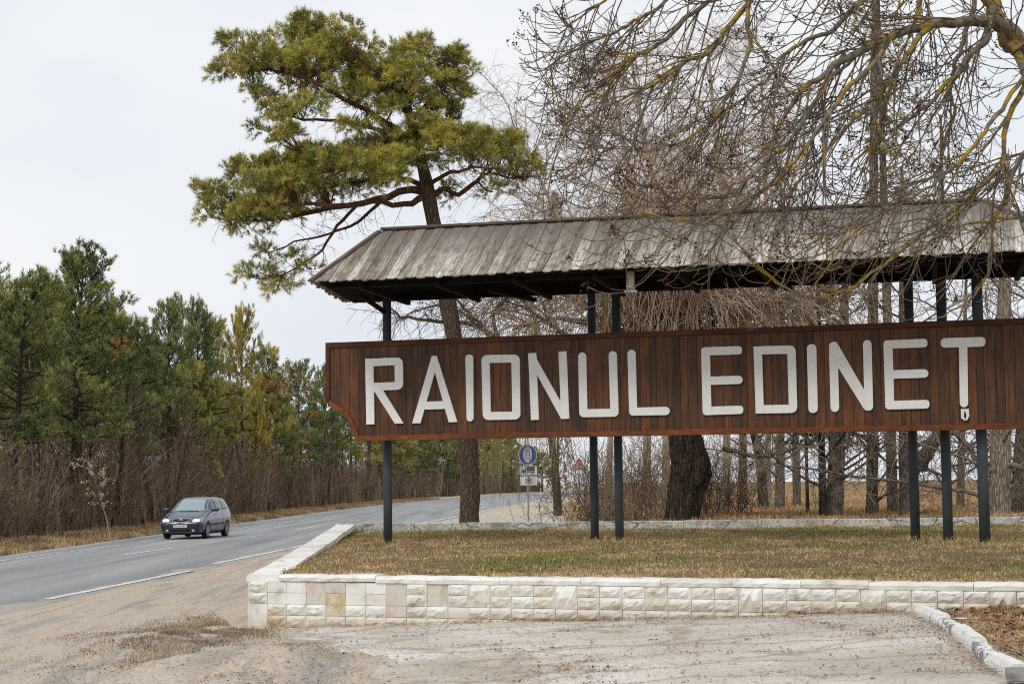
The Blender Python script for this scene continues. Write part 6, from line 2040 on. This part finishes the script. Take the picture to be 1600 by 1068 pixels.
# the old willow with its thick dark trunk
def willow():
    d = 46.0; k = d / F
    r = random.Random(5)
    pts = [(1062, 830, 66), (1066, 806, 62), (1070, 770, 60), (1076, 730, 62), (1072, 690, 56), (1066, 640, 50), (1062, 590, 44), (1050, 540, 36)]
    P, R = smooth_path([Dn(x, y, d) for x, y, w in pts], [w * k / 2 for *_, w in pts], 26)
    gg = np.random.default_rng(4)
    b = P[1]
    T = thing('willow_tree', 'old bare willow with a thick dark trunk and a dense dome of tan weeping twigs', 'tree', (b[0], b[1], zf(b[0], b[1])))
    # gnarled trunk
    P, R = smooth_path(P[::2], R[::2], 60)
    n = len(P); sd = 44
    V = []
    for i in range(n):
        for a in range(sd):
            th = 2 * pi * a / sd
            rr_ = R[i] * (.86 + .09 * sin(3 * th + i * .11) + .06 * sin(7 * th - i * .17) + .05 * sin(15 * th + 2.5 * sin(i * .12)) + gg.normal(0, .022) + .22 * float(fbm(th * 1.5 + 9, i * .16, 1.0, 3, 95)))
            if 17 < i < 35: rr_ += R[i] * .20 * max(0, cos(th - 0.1)) * sin((i - 17) / 18 * pi)
            if i < 9: rr_ += R[i] * .10 * (1 - i / 9) * (1 + sin(5 * th))
            V.append(P[i] + np.array([cos(th) * rr_, sin(th) * rr_, 0]))
    Q = [(i * sd + a, i * sd + (a + 1) % sd, (i + 1) * sd + (a + 1) % sd, (i + 1) * sd + a) for i in range(n - 1) for a in range(sd)]
    link('trunk', np_mesh('trunk', V, quads=np.array(Q), smooth=True, mat=MAT['willow_bark']), T)
    br = Tubes(6); tw = Tubes(3); mid = Tubes(4)
    top = P[-1]
    limbs = []
    for i in range(24):
        az = i * 2.399 + r.uniform(-.3, .3)
        el = radians(r.uniform(35, 84))
        o = P[r.randrange(n - 20, n)]
        L = r.uniform(3.2, 6.2) * (1.0 if cos(az) < .3 else .85)
        B = wander(o, (cos(az) * cos(el), sin(az) * cos(el) * .8, sin(el)), L, 12, r, .10, .06)
        limbs.append(B); br.add(B, taper(.10, .02, 12), 6)
    # traced limbs seen between roof and board
    for L in ([(1062, 600, 0, 26), (1030, 560, -.5, 18), (960, 520, -.8, 13), (920, 505, -.8, 11), (890, 500, -.7, 8), (870, 497, -.7, 6), (830, 505, -.6, 4), (800, 515, -.5, 3)],
              [(1050, 560, 0, 18), (980, 545, -.2, 12), (900, 530, -.3, 9), (850, 500, .2, 5), (820, 480, .3, 3)],
              [(1060, 580, .3, 20), (1120, 520, .5, 13), (1180, 480, .8, 9), (1240, 470, 1, 6), (1290, 490, 1.2, 3)]):
        q, rad = smooth_path([Dn(x, y, d + dd) for x, y, dd, w in L], [w * k / 2 for *_, w in L], 14); br.add(q, rad, 7); limbs.append(q)
    side = Tubes(5); sft = Tubes(3)
    for L, nn in (([(850, 560, .4, 14), (800, 545, .3, 11), (775, 528, .2, 9), (745, 508, 0, 7), (700, 503, -.1, 6), (655, 501, -.2, 5), (630, 493, -.2, 4), (604, 478, -.2, 2)], 44),
                  ([(800, 545, .3, 9), (765, 522, .5, 7), (735, 492, .6, 6), (715, 470, .6, 4), (690, 450, .6, 2)], 22),
                  ([(790, 540, .3, 7), (770, 500, 0, 5), (790, 470, -.2, 4), (830, 440, -.2, 2)], 16),
                  ([(745, 508, 0, 5), (700, 478, .3, 4), (660, 482, .4, 3), (620, 500, .4, 2)], 20),
                  ([(985, 520, -.6, 9), (940, 500, -.9, 7), (900, 470, -1, 5), (860, 455, -1, 3)], 18),
                  ([(1110, 540, .2, 12), (1150, 500, -.4, 8), (1200, 480, -.6, 6), (1250, 455, -.7, 3)], 20),
                  ([(1130, 700, .2, 9), (1180, 712, -.4, 7), (1230, 705, -.8, 5), (1290, 690, -1, 3)], 20)):
        q, rad = smooth_path([Dn(x, y, d + dd) for x, y, dd, w in L], [w * k / 2 for *_, w in L], 16)
        q[1:-1] += gg.normal(0, .03, (14, 3)); side.add(q, rad, 6)
        for j in range(nn):
            p, dd = at(q, r.uniform(.12, 1)); C = wander(p, dd * .6 + rnd_perp(dd, r) * .9, r.uniform(.4, 1.4), 9, r, .16, r.choice((-.03, .05, .2))); sft.add(C, taper(.012, .005, 9), 3)
            for q2 in range(4):
                p2, d2 = at(C, r.uniform(.15, .98)); sft.add(wander(p2, d2 * .6 + rnd_perp(d2, r), r.uniform(.2, .8), 7, r, .14, r.choice((0, .1, .4))), taper(.0065, .004, 7), 3)
    link('side_branches', side.mesh('side_branches', MAT['grey_bark']), T)['kind'] = 'stuff'
    link('side_twigs', sft.mesh('side_twigs', MAT['grey_twig']), T)['kind'] = 'stuff'
    subs = []
    for B in limbs:
        for j in range(8):
            p, dd = at(B, r.uniform(.25, .98))
            C = wander(p, dd * .8 + rnd_perp(dd, r) * .7 + np.array([0, 0, .3]), r.uniform(.8, 2.2), 8, r, .13, .08)
            mid.add(C, taper(.03, .008, 8), 4); subs.append(C)
    for C in subs:
        for j in range(19):
            p, dd = at(C, r.uniform(.2, 1.0))
            o = dd * .5 + rnd_perp(dd, r) * .7 + np.array([0, 0, .15])
            L = r.uniform(1.0, 3.4)
            L = min(L, max(.6, p[2] - 1.2))
            S_ = wander(p, o, L, 10, r, r.choice((.06, .12, .2)), r.choice((.12, .3, .5)), gpow=.6)
            tw.add(S_, taper(.0115, .006, 10), 3)
    link('branches', br.mesh('branches', MAT['grey_bark']), T)['kind'] = 'stuff'
    link('boughs', mid.mesh('boughs', MAT['tan_twig']), T)['kind'] = 'stuff'
    link('weeping_twigs', tw.mesh('weeping_twigs', MAT['tan_twig']), T)['kind'] = 'stuff'
willow()
def weeping(name, label, trunk, d, seed, n, xr_, top, bot, tmat, bark, trad, spread_d=1.5, tr0=.008):
    "slender weeping tree: hanging strings over a px range"
    r = random.Random(seed)
    P, R = smooth_path([Dn(x, y, d) for x, y in trunk], trad, 16)
    T = thing(name, label, 'tree', (P[0][0], P[0][1], zf(P[0][0], P[0][1])))
    t = Tubes(8); t.add(P, R, 8)
    link('trunk', t.mesh('trunk', MAT[bark]), T)
    br = Tubes(4); tw = Tubes(3)
    for i in range(n // 8):
        px = r.uniform(*xr_); py = r.uniform(*top)
        e = Dn(px, py, d + r.uniform(-spread_d, spread_d))
        p, dd = at(P, r.uniform(.45, .98))
        q, rad = smooth_path([p, (p + e) / 2 + np.array([0, 0, .5]), e], [.035, .02, .008], 9)
        br.add(q, rad, 4)
        for j in range(8):
            p2, d2 = at(q, r.uniform(.35, 1.0))
            L = max(.4, (r.uniform(*bot) - PX(p2)[1]) * d / F)
            tw.add(wander(p2, d2 * .3 + rnd_perp(d2, r) * .35 + np.array([0, 0, -.3]), L, 10, r, .05, .35, gpow=.6), taper(tr0, tr0 * .5, 10), 3)
    link('branches', br.mesh('branches', MAT[tmat]), T)['kind'] = 'stuff'
    link('weeping_twigs', tw.mesh('weeping_twigs', MAT[tmat]), T)['kind'] = 'stuff'
weeping('willow_tree', 'thin weeping willow whose olive strings hang below the board right of the leaning pine trunk', [(872, 805), (868, 740), (858, 660), (845, 560), (830, 470)], 54, 31, 300, (738, 880), (560, 650), (715, 800), 'olive_twig', 'grey_bark', [.14, .12, .10, .07, .03])
# pale birches with hair-fine hanging twigs above the roof
def birch(px0, py0, px1, py1, d, seed, label, wpx=14, n1=26):
    k = d / F; wpx *= .62
    pts = [Dn(px0, 820, d), Dn(px0, py0, d), Dn(lerp(px0, px1, .5), lerp(py0, py1, .5), d), Dn(px1, py1, d)]
    return bare_tree('birch_tree', label, pts, [wpx * k / 2, wpx * k / 2.2, wpx * k / 3, .03], 'pink_twig', 'pink_twig', seed, n1=n1, L1=(2.2, 4.8), n2=11, L2=(.7, 1.9), n3=7, L3=(.3, 1.1), g1=.03, g2=.11, g3=.22, t0=.35, up=.75, r1=.04, r2=.010, r3=.0060, jit=.09)
birch(1010, 420, 955, 120, 60, 41, 'pale birch whose thin trunk rises left behind the willow dome', 22)
birch(1040, 400, 985, 90, 63, 42, 'pale birch standing just behind the willow dome', 20)
birch(950, 500, 800, 190, 58, 43, 'slender leaning pale birch with a hair fine crown between the pine and the willow', 16, 24)
birch(1135, 400, 1105, 60, 66, 44, 'tall pale birch right behind the willow with reddish haze of twigs', 20)
birch(1200, 420, 1190, 120, 70, 46, 'far pale birch behind the ash twigs', 16, 20)

# conifers and trunks behind the right half of the board
def trunk_tree(px, base_py, wpx, d, label, bark, twig, seed, top_py=200, lean=0, name='bare_tree', **kw):
    k = d / F
    x0 = Dn(px, base_py, d); gz = zf(x0[0], x0[1])
    pts = [np.array([x0[0], d, gz - .2]), Dn(px + lean * .15, base_py - 60, d), Dn(px + lean * .5, (base_py + top_py) / 2, d), Dn(px + lean, top_py, d)]
    rad = [wpx * k / 2 * 1.15, wpx * k / 2, wpx * k / 2 * .75, .04]
    a = dict(n1=18, L1=(1.6, 3.6), n2=7, L2=(.7, 1.6), n3=4, L3=(.3, .8), t0=.24, up=.35, g1=.03, g2=.03, g3=.0)
    a.update(kw)
    return bare_tree(name, label, pts, rad, bark, twig, seed, **a)
trunk_tree(1302, 805, 26, 47, 'bare tree with a grey furrowed trunk beside a dark thin trunk', 'grey_bark', 'grey_twig', 51, 330, 25)
trunk_tree(1286, 805, 12, 46.5, 'thin dark trunk touching the grey furrowed trunk', 'forest_bark', 'grey_twig', 52, 430, -8, n1=12)
trunk_tree(1362, 804, 19, 48, 'straight tall trunk standing left of the three right posts', 'grey_bark', 'grey_twig', 53, -260, 6, n1=26, L1=(1.2, 3.0))
trunk_tree(1421, 804, 30, 47.5, 'bare tree directly behind the leftmost of the three right posts', 'grey_bark', 'grey_twig', 54, 260, -12, limbs=[([Dn(1436, 730, 47.5), Dn(1452, 700, 47.2), Dn(1475, 665, 47), Dn(1500, 620, 46.8), Dn(1540, 540, 46.5), Dn(1580, 450, 46)], [.22, .20, .17, .14, .10, .05]), ([Dn(1480, 672, 47), Dn(1510, 690, 46.6), Dn(1530, 730, 46.4), Dn(1545, 745, 46.2)], [.08, .07, .06, .03])])
trunk_tree(1560, 804, 34, 46, 'thick pale furrowed trunk right of the posts', 'pale_bark', 'grey_twig', 55, 240, 15, limbs=[([Dn(1565, 725, 46), Dn(1585, 728, 45.6), Dn(1620, 733, 45), Dn(1660, 725, 44.5)], [.09, .075, .06, .04])])
trunk_tree(1588, 804, 22, 49, 'dark trunk behind the thick pale one', 'grey_bark', 'grey_twig', 56, 300, 30)
trunk_tree(1218, 787, 15, 62, 'small bare tree in the grass with a straight grey trunk', 'grey_bark', 'grey_twig', 57, 470, 5, n1=14)
trunk_tree(1193, 778, 15, 66, 'short leaning dark trunk in the tan grass', 'forest_bark', 'grey_twig', 58, 540, -38, n1=12)
trunk_tree(1160, 772, 13, 72, 'distant dark upright trunk between willow and leaning trunk', 'forest_bark', 'grey_twig', 59, 500, 4, n1=14)
trunk_tree(1245, 779, 12, 70, 'slim bare tree left of the grey furrowed trunk', 'grey_bark', 'grey_twig', 62, 480, -6, n1=14)
trunk_tree(1500, 790, 12, 60, 'small bare tree in the field between the right posts', 'grey_bark', 'grey_twig', 63, 420, 10, n1=14, L1=(1.2, 2.6))
trunk_tree(1640, 804, 24, 50, 'bare tree just outside the right edge reaching in with thin branches', 'grey_bark', 'grey_twig', 64, 250, -20, n1=24, L1=(2.2, 4.5))
trunk_tree(1480, 800, 12, 56, 'bare tree behind the middle one of the three right posts', 'grey_bark', 'grey_twig', 65, 180, -10, n1=26, L1=(1.8, 3.8))
# long low bough crossing behind the posts
def bough():
    r = random.Random(9)
    pts = [(1545, 778, 6), (1510, 768, 6), (1470, 762, 5), (1420, 754, 5), (1370, 748, 4), (1320, 742, 4), (1290, 735, 3), (1230, 728, 3), (1180, 722, 2)]
    k = 44.5 / F
    P, R = smooth_path([Dn(x, y, 44.6) for x, y, w in pts], [w * k / 2 for *_, w in pts], 24)
    b = P[0]
    T = thing('leaning_bough', 'long thin bare bough arching low behind the three right posts', 'branch', (b[0], b[1], b[2]))
    t = Tubes(6); t.add(P, R, 6)
    link('bough', t.mesh('bough', MAT['grey_bark']), T)
    tw = Tubes(3)
    for j in range(60):
        p, d = at(P, r.uniform(.1, .99)); C = wander(p, d + rnd_perp(d, r) * .9, r.uniform(.4, 1.4), 8, r, .13, .0); tw.add(C, taper(.010, .004, 8))
        for q in range(3):
            p2, d2 = at(C, r.uniform(.2, .9)); tw.add(wander(p2, d2 + rnd_perp(d2, r), r.uniform(.2, .6), 5, r, .15), taper(.006, .003, 5))
    link('twigs', tw.mesh('twigs', MAT['grey_twig']), T)['kind'] = 'stuff'
bough()
# bushes: bare, many stems, at the back wall
def bush(px, d, h, w, n, label, tm, seed, name='bare_bush', rad=.012):
    r = random.Random(seed); x0 = D(px, 800, d).x; z0 = zf(x0, d)
    T = thing(name, label, 'bush', (x0, d, z0))
    t = Tubes(3)
    for i in range(n):
        s = np.array([x0 + r.gauss(0, w * .25), d + r.gauss(0, w * .2), z0 - .05])
        P = wander(s, (r.gauss(0, .35), r.gauss(0, .3), 1), h * r.uniform(.6, 1.1), 9, r, .12, .04)
        t.add(P, taper(rad, rad * .4, 9), 3)
        for j in range(7):
            p, dd = at(P, r.uniform(.15, .95)); t.add(wander(p, dd * .7 + rnd_perp(dd, r) * .9, r.uniform(.3, 1.0) * h * .4, 7, r, .15, .02), taper(rad * .6, rad * .25, 7), 3)
    link('stems', t.mesh('stems', MAT[tm]), T)['kind'] = 'stuff'
bush(985, 49, 3.0, 3.0, 130, 'dense tangle of bare tan stems left of the willow trunk', 'tan_twig', 71)
bush(930, 52, 2.4, 2.2, 70, 'reddish brown bush behind the two middle posts', 'brown_stem', 72)
bush(1120, 52, 2.4, 2.4, 80, 'reddish bare bush at the right foot of the willow', 'brown_stem', 73)
bush(868, 50, 1.6, 2.2, 20, 'thin airy bare bush beside the truck sign', 'grey_twig', 74, rad=.008)
bush(1240, 56, 2.2, 4.0, 22, 'tangled bare bush in the grass between willow and grey trunk', 'grey_twig', 75)
bush(1465, 50, 2.2, 3.0, 10, 'airy bare bush between the three right posts', 'grey_twig', 77, rad=.009)
bush(1610, 48, 2.6, 2.2, 30, 'bare bush at the right edge behind the wall', 'grey_twig', 78)
bush(1100, 58, 3.6, 4.0, 90, 'bare thicket filling the gap behind the willow trunk', 'tan_twig', 79)

# dark spruces and thujas behind
def spruce(px, d, top_py, base_w, label, seed, mk='pine_dark', dens=1500, t0=.1, bare=0.0, bark='forest_bark'):
    r = random.Random(seed); g = np.random.default_rng(seed)
    x0 = D(px, 800, d).x; z0 = zf(x0, d); H = D(px, top_py, d).z - z0
    T = thing('spruce_tree', label, 'tree', (x0, d, z0))
    t = Tubes(8); P = np.array([[x0, d, z0 - .2], [x0, d, z0 + H * .5], [x0, d, z0 + H]]); t.add(P, np.array([.009 * H, .006 * H, .01]), 8)
    link('trunk', t.mesh('trunk', MAT[bark]), T)
    br = Tubes(3); pts, drs = [], []
    nb = 90
    for i in range(nb):
        s = lerp(t0, 1, (i + .5) / nb)
        if r.random() < bare: continue
        az = i * 2.4; L = base_w * (1 - s) ** .8 * r.uniform(.7, 1.1) + .15
        B = wander((x0, d, z0 + H * s), (cos(az), sin(az), -.1), L, 7, r, .06, .05); br.add(B, taper(.025, .006, 7), 3)
        for j in range(int(4 + L * 8)):
            p, dd = at(B, r.uniform(.15, 1)); q = p + np.array([r.gauss(0, .08), r.gauss(0, .08), -abs(r.gauss(0, .18))]); pts.append(q); drs.append(dd * .5 + np.array([r.gauss(0, .4), r.gauss(0, .4), -.5]))
    link('branches', br.mesh('branches', MAT[bark]), T)['kind'] = 'stuff'
    pts, drs = np.array(pts), unit(np.array(drs))
    link('crown', tri_mesh('crown', needles(pts, drs, .25, .12, .03, 16, .7, g), MAT[mk]), T)
spruce(1300, 50, 430, 2.0, 'dark green spruce showing between roof and board left of the tall trunk', 81, t0=.34)
spruce(1262, 55, 455, 2.0, 'second dark spruce behind the furrowed trunk', 82, t0=.42)
spruce(1395, 52, -180, 2.6, 'tall sparse spruce with drooping sprays behind the ash tree', 83, t0=.50, bare=.45, bark='grey_bark', mk='pine_olive')
MAT['thuja'] = m_leaf('brown_tan_thuja_scales', ((0.3, (0.10, 0.07, 0.04)), (0.55, (0.20, 0.14, 0.085)), (0.75, (0.30, 0.23, 0.14))), .8, .8)
def thuja(px, d, top_py, w, label, seed):
    g = np.random.default_rng(seed)
    x0 = D(px, 800, d).x; z0 = zf(x0, d); H = D(px, top_py, d).z - z0
    T = thing('thuja_tree', label, 'tree', (x0, d, z0))
    t = Tubes(6); t.add(np.array([[x0, d, z0 - .1], [x0, d, z0 + H * .9]]), np.array([.12, .02]), 6); link('trunk', t.mesh('trunk', MAT['forest_bark']), T)
    n = 3600
    s = g.random(n) ** .8; a = g.random(n) * 6.283; rr_ = w * 1.0 * np.sin(np.pi * np.clip(s * .88 + .12, 0, 1)) ** .5 * np.sqrt(g.random(n)) * (1 + .2 * np.sin(a * 5 + s * 20))
    C = np.stack([x0 + rr_ * np.cos(a), d + rr_ * np.sin(a), z0 + .2 + (H - .2) * s], 1)
    A = unit(np.stack([np.cos(a) * .5, np.sin(a) * .5, np.ones(n)], 1) + g.normal(0, .2, (n, 3)))
    link('crown', tri_mesh('crown', needles(C, A, .15, .2, .05, 8, .5, g), MAT['thuja']), T)
thuja(873, 150, 303, 1.5, 'brown columnar thuja top showing above the roof beside the birches', 91)
# ------------------------------------------------------------------ the ash tree whose branches hang in from the right, before the sign
def ash():
    r = random.Random(13); g = np.random.default_rng(13)
    def Q(px, py, d): return np.array(D(px, py, d))
    base = np.array([9.6, 23.5, zf(9.6, 23.5)])
    T = thing('ash_tree', 'bare ash tree hanging in from the right with yellow lichen and dark seed clusters', 'tree', tuple(base))
    fork = Q(1720, 230, 23.5)
    tr = Tubes(12)
    P, R = smooth_path([base - [0, 0, .3], base + [-.1, 0, 1.6], base + [-.5, .1, 3.4], fork], [.36, .30, .27, .22], 16); tr.add(P, R, 12)
    link('trunk', tr.mesh('trunk', MAT['lichen_bark']), T)
    k = 23 / F
    limbs = [  # (px, py, depth, width px)
        [(1720, 230, 23.5, 56), (1640, 130, 23.2, 52), (1590, 75, 23, 44), (1550, 42, 22.8, 30), (1500, 34, 22.5, 21), (1450, 38, 22.2, 18), (1403, 48, 22, 17), (1323, 80, 21.6, 14), (1276, 118, 21.4, 12), (1244, 145, 21.2, 9), (1212, 207, 21, 7), (1195, 260, 20.9, 4)],
        [(1590, 75, 23, 34), (1560, 30, 23.1, 32), (1530, -20, 23.3, 30), (1480, -80, 23.6, 24)],
        [(1480, -80, 23.6, 18), (1400, -70, 23, 15), (1310, -40, 22.6, 13), (1220, -22, 22.2, 12), (1168, 5, 22, 11), (1118, 64, 21.8, 9), (1082, 89, 21.7, 8), (1041, 118, 21.5, 7), (985, 150, 21.3, 5), (930, 172, 21.2, 3)],
        [(1400, -70, 23, 14), (1260, -70, 22.8, 12), (1150, -40, 22.6, 10), (1083, 0, 22.4, 9), (1016, 54, 22.2, 8), (977, 76, 22, 7), (933, 121, 21.9, 6), (901, 153, 21.8, 4), (870, 182, 21.8, 2)],
        [(1260, -70, 22.8, 10), (1130, -70, 22.6, 8), (1044, 0, 22.4, 7), (984, 41, 22.3, 6), (940, 62, 22.2, 5), (890, 95, 22.2, 4), (850, 110, 22.1, 2)],
        [(1130, -70, 22.6, 7), (1020, -40, 22.6, 6), (930, 0, 22.5, 5), (880, 35, 22.4, 3), (850, 50, 22.4, 2)],
        [(1550, 35, 22.8, 16), (1533, 60, 22.4, 13), (1517, 85, 22.2, 11), (1492, 120, 22, 9), (1440, 165, 21.8, 7), (1390, 200, 21.7, 5), (1330, 260, 21.6, 4)],
        [(1450, 36, 22.2, 12), (1425, 65, 21.9, 10), (1395, 105, 21.8, 9), (1365, 150, 21.6, 8), (1330, 200, 21.4, 6), (1290, 250, 21.3, 5), (1240, 290, 21.3, 3)],
        [(1590, 80, 23, 20), (1600, 127, 22.4, 12), (1572, 166, 22.2, 11), (1562, 223, 22.1, 9), (1559, 255, 22, 8), (1520, 290, 21.9, 7), (1468, 334, 21.8, 7), (1427, 372, 21.7, 7), (1380, 412, 21.6, 6), (1340, 440, 21.5, 6), (1292, 463, 21.4, 5), (1250, 452, 21.4, 4), (1210, 430, 21.4, 4), (1180, 410, 21.4, 3), (1142, 368, 21.5, 2)],
        [(1640, 130, 23.2, 16), (1640, 200, 22.6, 12), (1600, 250, 22.2, 9), (1570, 322, 22, 7), (1545, 380, 21.9, 6), (1538, 430, 21.8, 5), (1500, 472, 21.7, 4), (1450, 499, 21.6, 2)],
        [(1403, 48, 22, 11), (1360, 110, 21.3, 9), (1310, 170, 21, 8), (1260, 230, 20.8, 7), (1200, 290, 20.7, 5), (1130, 330, 20.6, 4), (1060, 345, 20.6, 3), (1000, 335, 20.7, 2)],
        [(1323, 80, 21.6, 9), (1280, 150, 21.1, 8), (1230, 215, 20.9, 6), (1180, 270, 20.8, 5), (1130, 300, 20.8, 4), (1070, 310, 20.8, 2)],
        [(1168, 5, 22, 9), (1180, 60, 21.6, 8), (1160, 120, 21.4, 7), (1120, 180, 21.2, 5), (1060, 215, 21.1, 4), (1000, 222, 21, 3), (960, 200, 21, 2)],
        [(1500, -60, 23.3, 14), (1380, -30, 22.4, 12), (1320, 10, 22, 10), (1280, 50, 21.8, 9), (1220, 90, 21.6, 7), (1170, 150, 21.4, 5), (1110, 190, 21.3, 3)],
        [(1480, -80, 23.6, 12), (1440, -20, 22.8, 10), (1420, 40, 22.5, 9), (1360, 60, 22.6, 8), (1300, 120, 22.8, 6), (1250, 190, 23, 4)],
        [(1720, 230, 23.5, 20), (1700, 280, 22.6, 14), (1640, 300, 22.2, 10), (1590, 330, 22, 7), (1540, 330, 21.9, 5), (1480, 350, 21.8, 4), (1420, 345, 21.8, 3)],
        [(1600, 127, 22.4, 9), (1550, 190, 21.6, 8), (1500, 240, 21.3, 7), (1440, 290, 21.1, 5), (1380, 330, 21, 4), (1310, 360, 21, 3), (1250, 365, 21, 2)],
        [(1530, -20, 23.3, 12), (1500, 60, 22.9, 9), (1480, 130, 22.8, 8), (1475, 200, 22.7, 6), (1450, 260, 22.6, 5), (1400, 300, 22.6, 3)]]
    li = Tubes(8); tw = Tubes(4); fine = Tubes(3); seeds = []
    prim = []
    for L in limbs:
        n = 6 * len(L)
        P, R = smooth_path([Q(x, y, d) for x, y, d, w in L], [w * k / 2 * .78 for *_, w in L], 40)
        nz = np.cumsum(g.normal(0, .022, (40, 3)), 0); nz -= np.linspace(0, 1, 40)[:, None] * nz[-1]
        P += nz
        li.add(P, R * (1 + .08 * g.random(40)), 8); prim.append((P, R))
    def frame_dir():
        a = np.array([-1.0, -.1, 0]) # drooping mostly to the picture's left
        return a
    sec = []
    for P, R in prim:
        Lt = np.linalg.norm(np.diff(P, axis=0), axis=1).sum()
        for j in range(int(Lt * (6.4 if PX(P[20])[0] < 1150 else 5.0)) + 4):
            t = r.uniform(.1, 1.0)
            p, d = at(P, t)
            px_, py_ = PX(p)
            if px_ > 1680 or py_ < -110 or (py_ > 290 and r.random() < .5): continue
            side = rnd_perp(d, r)
            o = d * .85 + side * .6 + np.array([-.15, 0, -.35])
            L = r.uniform(.7, 2.3)
            C = wander(p, o, L, 13, r, .045, .20, .82)
            if min(PX(C[-1])[0], PX(C[6])[0]) < 815 or PX(C[-1])[1] > 505 or PX(C[6])[1] > 500: continue
            r0 = min(R[int(t * 39)] * .6, r.uniform(.010, .020))
            tw.add(C, taper(max(.0075, r0 * .85), .005, 13), 4); sec.append(C)
    for C in sec:
        for j in range(r.randint(2, 5)):
            t = r.uniform(.15, .95); p, d = at(C, t)
            o = d * .8 + rnd_perp(d, r) * .7 + np.array([-.1, 0, -.15])
            L = r.uniform(.25, 1.0)
            E = wander(p, o, L, 9, r, .05, .14, .85)
            if PX(E[-1])[1] > 505 or PX(E[-1])[0] < 802: continue
            fine.add(E, taper(.0066, .005, 9), 3)
            if r.random() < .22: seeds.append(E[-1] if r.random() < .6 else E[4])
            if r.random() < .5:
                for q in range(2):
                    p2, d2 = at(E, r.uniform(.4, .95)); fine.add(wander(p2, d2 + rnd_perp(d2, r) * .6, r.uniform(.05, .18), 4, r, .08, 0, .4), taper(.006, .005, 4), 3)
        if r.random() < .13: seeds.append(C[-1])
    link('limbs', li.mesh('limbs', MAT['lichen']), T)['kind'] = 'stuff'
    link('branches', tw.mesh('branches', MAT['lichen_thin']), T)['kind'] = 'stuff'
    link('twigs', fine.mesh('twigs', MAT['ash_twig']), T)['kind'] = 'stuff'
    S_ = np.array(seeds); ns = len(S_); K = 26
    C = S_[:, None, :] + g.normal(0, .042, (ns, K, 3)) * np.array([1, 1, 1.1]); C = C.reshape(-1, 3); n = len(C)
    s = .009 + .015 * g.random((n, 1))
    a = unit(g.normal(size=(n, 3))) * s; b = unit(g.normal(size=(n, 3))) * s * .8
    link('seed_clusters', np_mesh('seed_clusters', np.stack([C - a, C - b, C + a, C + b], 1), quads=np.arange(n * 4).reshape(-1, 4), mat=MAT['seed']), T)['kind'] = 'stuff'
ash()
